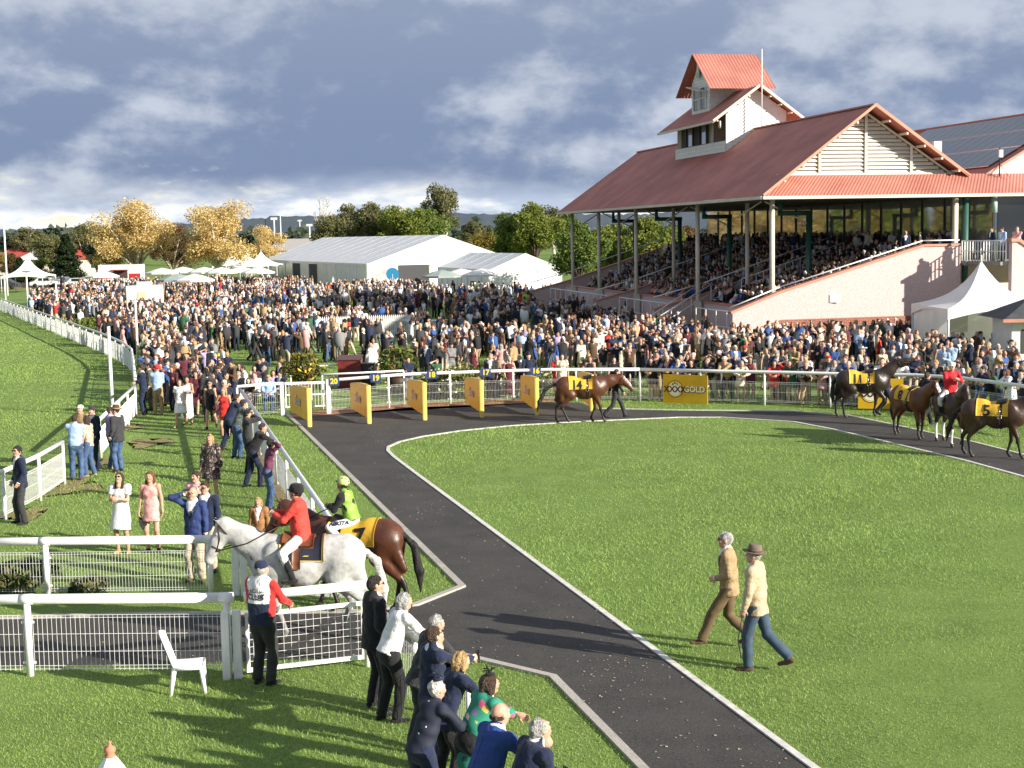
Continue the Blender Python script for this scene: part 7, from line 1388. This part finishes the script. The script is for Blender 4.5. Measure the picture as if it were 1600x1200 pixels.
USED = set(); GN = {'suit': 'suit jacket', 'shirt': 'shirt', 'jumper': 'jumper', 'tee': 'top', 'dress': 'dress', 'mini': 'short dress', 'maxi': 'long dress', 'sleeved': 'sleeved dress'}
def setmats(o, ms):
    for i, m in enumerate(ms):
        if i < len(o.material_slots): o.material_slots[i].link = 'OBJECT'; o.material_slots[i].material = m
for _, (x, y, z, hd, kinds, zone), u, v in IND:
    for _try in range(40):
        kl = kinds or (MEN if rng.random() < .6 else WOM); key = rng.choice(kl); pose, sex, outfit, hair, girth = key; isd = outfit in ('dress', 'mini', 'maxi', 'sleeved'); tc = rng.choice(MTOP if sex == 'm' else WTOP); bc_ = rng.choice(BOT); hcn = rng.choice(HC if sex == 'm' else HC[:6]); hat = None; hcol = 'brown'
        rr = rng.random()
        if rr < .16: hat = rng.choice(['brimmed', 'cap', 'cap', 'flat'] if sex == 'm' else ['sunhat', 'fascinator']); hcol = rng.choice(['tan', 'brown', 'black', 'navy', 'white', 'cream', 'red'])
        hw = '%s %s' % (hcol, {'brimmed': 'brimmed hat', 'sunhat': 'sunhat', 'flat': 'flat cap'}.get(hat, hat)) if hat else ('thin %s hair' % hcn if hair == 'bald' else '%s hair' % hcn)
        lab = '%s in %s %s%s, %s' % ('man' if sex == 'm' else 'woman', tc, GN[outfit], '' if isd else ' and %s trousers' % bc_, hw); nz_ = near(u, zone); lab += ', ' + (ZT[zone] if not nz_ or zone in ('roses', 'seats by the ring rail') else (('leaning ' if zone == 'ring rail' else 'standing ') + nz_))
        if lab not in USED and len(lab.replace(',', ' ').split()) <= 16: break
    USED.add(lab); me, hm, f = crowd_proto(*key)
    o = link('person', me, None, (x, y, z), math.radians(hd)); s = rng.uniform(.97, 1.05)*(1.0 if sex == 'm' else .94); o.scale = (s, s, s); sk = skin_mat(rng.randrange(3)); top = cloth(tc)
    setmats(o, [sk, top, cloth(bc_), cloth(rng.choice(['black', 'brown', 'tan'])), cloth(rng.choice(['white', 'white', 'pale blue', 'pink'])), sk]); tag(o, lab, 'person', 'spectators in the crowd')
    if not (hat and hat not in ('fascinator',) and hair == 'bald'): h_ = link('hair', hm, o); setmats(h_, [hair_mat(hcn)])
    if hat: h_ = link('hat', hat_mesh(hat, key, f), o); setmats(h_, [cloth(hcol), cloth('black')])
print('crowd individuals', len(IND), 'mass', len(MASS), time.time() - T0)
# the mass: light copies of the same figures, one object
def light(me, hm, target):
    o = bpy.data.objects.new('tmp', me); COL.objects.link(o); md = o.modifiers.new('d', 'DECIMATE'); md.ratio = min(1, target/max(1, len(me.polygons)*2)); dg = bpy.context.evaluated_depsgraph_get(); m2 = bpy.data.meshes.new_from_object(o.evaluated_get(dg)); m2.calc_loop_triangles()
    n = len(m2.loop_triangles); tri = np.empty(n*3, np.int32); m2.loop_triangles.foreach_get('vertices', tri); mi = np.empty(n, np.int32); m2.loop_triangles.foreach_get('material_index', mi); V = np.empty(len(m2.vertices)*3, np.float32); m2.vertices.foreach_get('co', V); bpy.data.objects.remove(o); bpy.data.meshes.remove(m2)
    return V.reshape(-1, 3), tri.reshape(-1, 3), mi
LOWS = {}
def low(key):
    if key not in LOWS:
        me, hm, f = crowd_proto(*key); V, T, M = light(me, hm, 205); v, t, m = light(hm, None, 30); LOWS[key] = (np.concatenate([V, v]), np.concatenate([T, t + len(V)]), np.concatenate([M, np.full(len(t), 6)]))
    return LOWS[key]
def mass_object(name, label, folk, kind='stuff'):
    Vs, Ts, Cs, o_ = [], [], [], 0
    for x, y, z, hd, kinds, zone in folk:
        kl = kinds or (MEN if rng.random() < .6 else WOM); key = rng.choice(kl); V, T, M = low(key); a = math.radians(hd); s = rng.uniform(.94, 1.05); R = np.array(((math.cos(a), -math.sin(a), 0), (math.sin(a), math.cos(a), 0), (0, 0, 1)))*s
        Vs.append(V @ R.T + np.array((x, y, z))); Ts.append(T + o_); o_ += len(V); sex = key[1]
        cols = np.array([SKINC[rng.randrange(3)], PAL[rng.choice(MTOP if sex == 'm' else WTOP)], PAL[rng.choice(BOT)], (.02, .015, .012), (.7, .7, .7), (.02, .02, .02), HAIRC[rng.choice(HC)]]); Cs.append(cols[M])
    V = np.concatenate(Vs); T = np.concatenate(Ts); C = np.concatenate(Cs); m = bpy.data.materials.get('crowd_cloth')
    if not m:
        m = bpy.data.materials.new('crowd_cloth'); m.use_nodes = True; t = m.node_tree; at = t.nodes.new('ShaderNodeAttribute'); at.attribute_name = 'garment'; t.links.new(at.outputs['Color'], t.nodes['Principled BSDF'].inputs['Base Color']); t.nodes['Principled BSDF'].inputs['Roughness'].default_value = .85
    me = mesh_np(name, V, T, [m], None, True); ca = me.color_attributes.new('garment', 'FLOAT_COLOR', 'CORNER'); c4 = np.concatenate([np.repeat(C, 3, 0), np.ones((len(C)*3, 1))], 1).astype(np.float32); ca.data.foreach_set('color', c4.ravel())
    return tag(link(name, me), label, 'crowd', kind=kind)
mass_object('crowd', 'dense far crowd of racegoers filling the lawn', MASS)
# people in the stand
SEATED = []
for k in range(NT):
    s = S0 + (S1 - S0)*(k + .45)/NT; z = Z0 + (Z1 - Z0)*(k+1)/NT; t = .9
    while t < 40.5:
        if not (12.3 < t < 13.9 or 24.7 < t < 26.2 or 9.6 < t < 10.6) and rng.random() < (.84 if t < 30 else .7): p = ST(t, s, z - .06); SEATED.append((p[0], p[1], p[2], math.degrees(math.atan2(B2.x, -B2.y)) + 0 + rng.gauss(0, 15), SIT, 'stand'))
        t += rng.uniform(.5, .72)
hd_front = math.degrees(math.atan2(B2.x, -B2.y))
for _ in range(90): t = rng.uniform(1, 43); s = rng.uniform(9.9, 12.6); p = ST(t, s, 4.4); SEATED.append((p[0], p[1], p[2], hd_front + rng.gauss(0, 60), None, 'stand'))
for _ in range(14): t = rng.uniform(3, 40); s = rng.uniform(-1.0, .6); p = ST(t, s, .3); SEATED.append((p[0], p[1], 0, hd_front + rng.gauss(0, 50), None, 'stand'))
mass_object('crowd', 'spectators seated in rows inside the grandstand', SEATED)
# a few people who stand apart: the outside landing, the tower, the crowd's stewards
def lone(lab, loc, hd, key, tc, bc_, hcn, i=0, group='people standing apart'):
    me, hm, f = crowd_proto(*key); o = link('person', me, None, loc, math.radians(hd)); sk = skin_mat(i); setmats(o, [sk, cloth(tc), cloth(bc_), cloth('black'), cloth('white'), sk]); tag(o, lab, 'person', group); h_ = link('hair', hm, o); setmats(h_, [hair_mat(hcn)])
for i, (t, s, z, hd, key, tc, bc_, hcn, lab) in enumerate(((-2.7, 11.75, 4.51, 120, MEN[1], 'pale blue', 'charcoal', 'brown', 'man in pale blue jacket at the landing balustrade'), (-3.0, 12.4, 4.51, 140, MEN[4], 'pink', 'beige', 'grey', 'man in pink shirt behind the stair wall coping'), (-2.6, 13.1, 4.51, 150, MEN[5], 'blue', 'navy', 'brown', 'man in blue shirt on the outside landing'), (-2.9, 13.8, 4.51, 150, WOM[1], 'red', 'black', 'dark', 'woman in red dress on the outside landing'), (-1.5, 11.9, 4.51, 110, MEN[2], 'navy', 'charcoal', 'brown', 'man in navy jacket on the landing by the post'), (1.4, 8.6, 4.4, 175, MEN[0], 'navy', 'beige', 'grey', 'grey haired man in navy jacket standing behind the side wall'), (T1 + 1.2, WR - 1.0, 11.9, 80, MEN[6], 'black', 'black', 'dark', 'man in black watching from the tower veranda'))): lone(lab, ST(t, s, z), hd, key, tc, bc_, hcn, i)
p = G(822, 489); lone('steward in lime vest left of the second steward', p, 175, MEN[5], 'lime', 'navy', 'dark', 0, 'stewards in lime vests'); p = G(831, 491); lone('steward in lime vest nearer the grandstand', p, 150, MEN[2], 'lime', 'navy', 'brown', 1, 'stewards in lime vests'); lone('steward in lime vest far away before the largest marquee', D(410, 165), 180, MEN[0], 'lime', 'navy', 'dark', 1, 'stewards in lime vests')
# television camera on a tripod, blue tubs, seat covers
p = G(862, 602); o = empty('camera_tripod', p); tag(o, 'television camera on a tripod behind the last dividers', 'camera')
for a in (.3, 2.4, 4.5): MB().tube([(0, 0, 1.35), (.45*math.cos(a), .45*math.sin(a), 0)], .022, 6).build('leg', [mat('tripod_grey', (.12, .12, .13), .5)], o, True)
MB().box(-.16, .16, -.34, .26, 1.38, 1.66).build('camera_body', [mat('speaker_black', (.015, .015, .016), .5)], o); MB().tube([(0, -.34, 1.52), (0, -.55, 1.52)], [.07, .085], 10).build('lens', [mat('speaker_black', (.015, .015, .016), .5)], o, True); MB().tube([(0, 0, 1.3), (0, 0, 1.4)], .06, 8).build('head', [mat('tripod_grey', (.12, .12, .13), .5)], o, True)
BLT = mat('blue_tub', (.03, .07, .30), .5)
for i, (x, y) in enumerate(((813, 487), (643, 470))): o = empty('ice_tub', G(x, y)); tag(o, ['blue ice tub beside the lime stewards', 'blue ice tub before the largest marquee'][i], 'tub', 'blue ice tubs'); MB().box(-.5, .5, -.4, .4, .0, 1.0).build('body', [BLT], o); MB().box(-.53, .53, -.43, .43, 1.0, 1.12).build('lid', [WPOST], o)
o = empty('round_sign', G(614, 455)); tag(o, 'round blue sign standing before the marquee wall', 'sign'); b = MB().lathe([(0, -.03), (.75, -.03), (.75, .03), (0, .03)], 28); b.v = [(x, z, y + 2.0) for x, y, z in b.v]; b.build('disc', [mat('sign_cyan', (.03, .22, .45), .5)], o); MB().tube([(0, 0, 0), (0, 0, 2.0)], .05, 6).build('pole', [ALU], o, True)
for k in range(9):
    q = ST(14.5 + k*.55, 2.4, 2.3); part(MB().box(q[0] - .24, q[0] + .24, q[1] - .25, q[1] + .25, q[2] - .3, q[2] + .35), 'seat_cover', [mat('cover_blue', (.02, .10, .42), .6)])
print('all built', time.time() - T0)
# ------------------------------------------------------------------ grass blades on the lawns the camera stands close to
def poly_mask(poly, X, Y):
    c = np.zeros(X.shape, bool); n = len(poly)
    for i in range(n):
        x1, y1 = poly[i][0], poly[i][1]; x2, y2 = poly[i-1][0], poly[i-1][1]
        if y1 == y2: continue
        c ^= ((y1 > Y) != (y2 > Y)) & (X < (x2 - x1)*(Y - y1)/(y2 - y1) + x1)
    return c
rs = np.random.RandomState(5); NB = 580000
d = 13.5*np.exp(rs.uniform(0, math.log(125/13.5), NB)); a = rs.uniform(-.40, .40, NB); a = np.where((d > 64) & (a > -.2), a - .2*rs.uniform(.5, 1, NB), a); X = d*a; Y = d
path_poly = gp(PATH_OUT + PATH_IN + PATH_NEAR); ok = ~poly_mask(path_poly, X, Y)
for q in ([(366, 650), (384, 646), (412, 682), (468, 762), (520, 850), (545, 905), (520, 915), (486, 860), (430, 780), (392, 715)],): ok &= ~(poly_mask(gp(q), X, Y) & (rs.uniform(0, 1, NB) < .9))
X, Y, d = X[ok], Y[ok], d[ok]; n = len(X); w = .0043*(d/14)**.85*rs.uniform(.7, 1.4, n); patch = .70 + .25*np.sin(X*.35 - Y*.22) + .25*np.sin(X*.9 + 2*np.sin(Y*.31))*np.sin(Y*.7 + 1.1); h = (.027 + .020*rs.uniform(0, 1, n))*(d/14)**.35*patch
az = rs.uniform(0, 6.283, n); tx, ty = np.cos(az), np.sin(az); la = rs.uniform(0, 6.283, n); ln = h*rs.uniform(.25, .95, n)
V = np.stack([np.stack([X - tx*w, Y - ty*w, 0*X], 1), np.stack([X + tx*w, Y + ty*w, 0*X], 1), np.stack([X + np.cos(la)*ln, Y + np.sin(la)*ln, h], 1)], 1).reshape(-1, 3)
BL = [mat('grass_blade_a', (.255, .385, .092), .6, .22, .35, obj=False, trans=.4, spec=.3), mat('grass_blade_b', (.32, .44, .125), .6, .2, .3, obj=False, trans=.4, spec=.3), mat('grass_blade_dry', (.36, .40, .17), .7, .2, .9, obj=False, trans=.3, spec=.2)]
tag(link('grass', mesh_np('grass', V, np.arange(3*n).reshape(-1, 3), BL, rs.choice(3, n, p=(.5, .42, .08)), False)), 'short mown green grass of the ring and the near lawns', 'grass', kind='stuff')
# leaf litter and chips scattered on the walk
n = 2600; d = 16*np.exp(rs.uniform(0, math.log(52/16), n)); X = d*rs.uniform(-.37, .37, n); Y = d; 
for px_, py_, k in ((605, 690, 60), (655, 800, 50), (640, 745, 40), (955, 1045, 40), (985, 1060, 25), (890, 1110, 40), (600, 672, 40), (540, 660, 30)):
    c = G(px_, py_); X = np.concatenate([X, c.x + rs.normal(0, .30, k)]); Y = np.concatenate([Y, c.y + rs.normal(0, .45, k)])
ok = poly_mask(path_poly, X, Y); X, Y = X[ok], Y[ok]; n = len(X); az = rs.uniform(0, 6.28, n); s = rs.uniform(.008, .028, n)
V = np.stack([np.stack([X + s*np.cos(az + k)*f_, Y + s*np.sin(az + k)*f_, .008 + rs.uniform(0, .012, n)], 1) for k, f_ in ((0, 1), (1.6, .6), (3.1, 1), (4.7, .6))], 1).reshape(-1, 3)
tag(link('leaf_litter', mesh_np('leaf_litter', V, np.arange(4*n).reshape(-1, 4), [mat('litter_straw', (.42, .33, .20), .8), mat('litter_grey', (.26, .24, .22), .8)], rs.randint(0, 2, n), False)), 'dry leaves and chips scattered on the dark walk', 'litter', kind='stuff')
print('done', time.time() - T0)
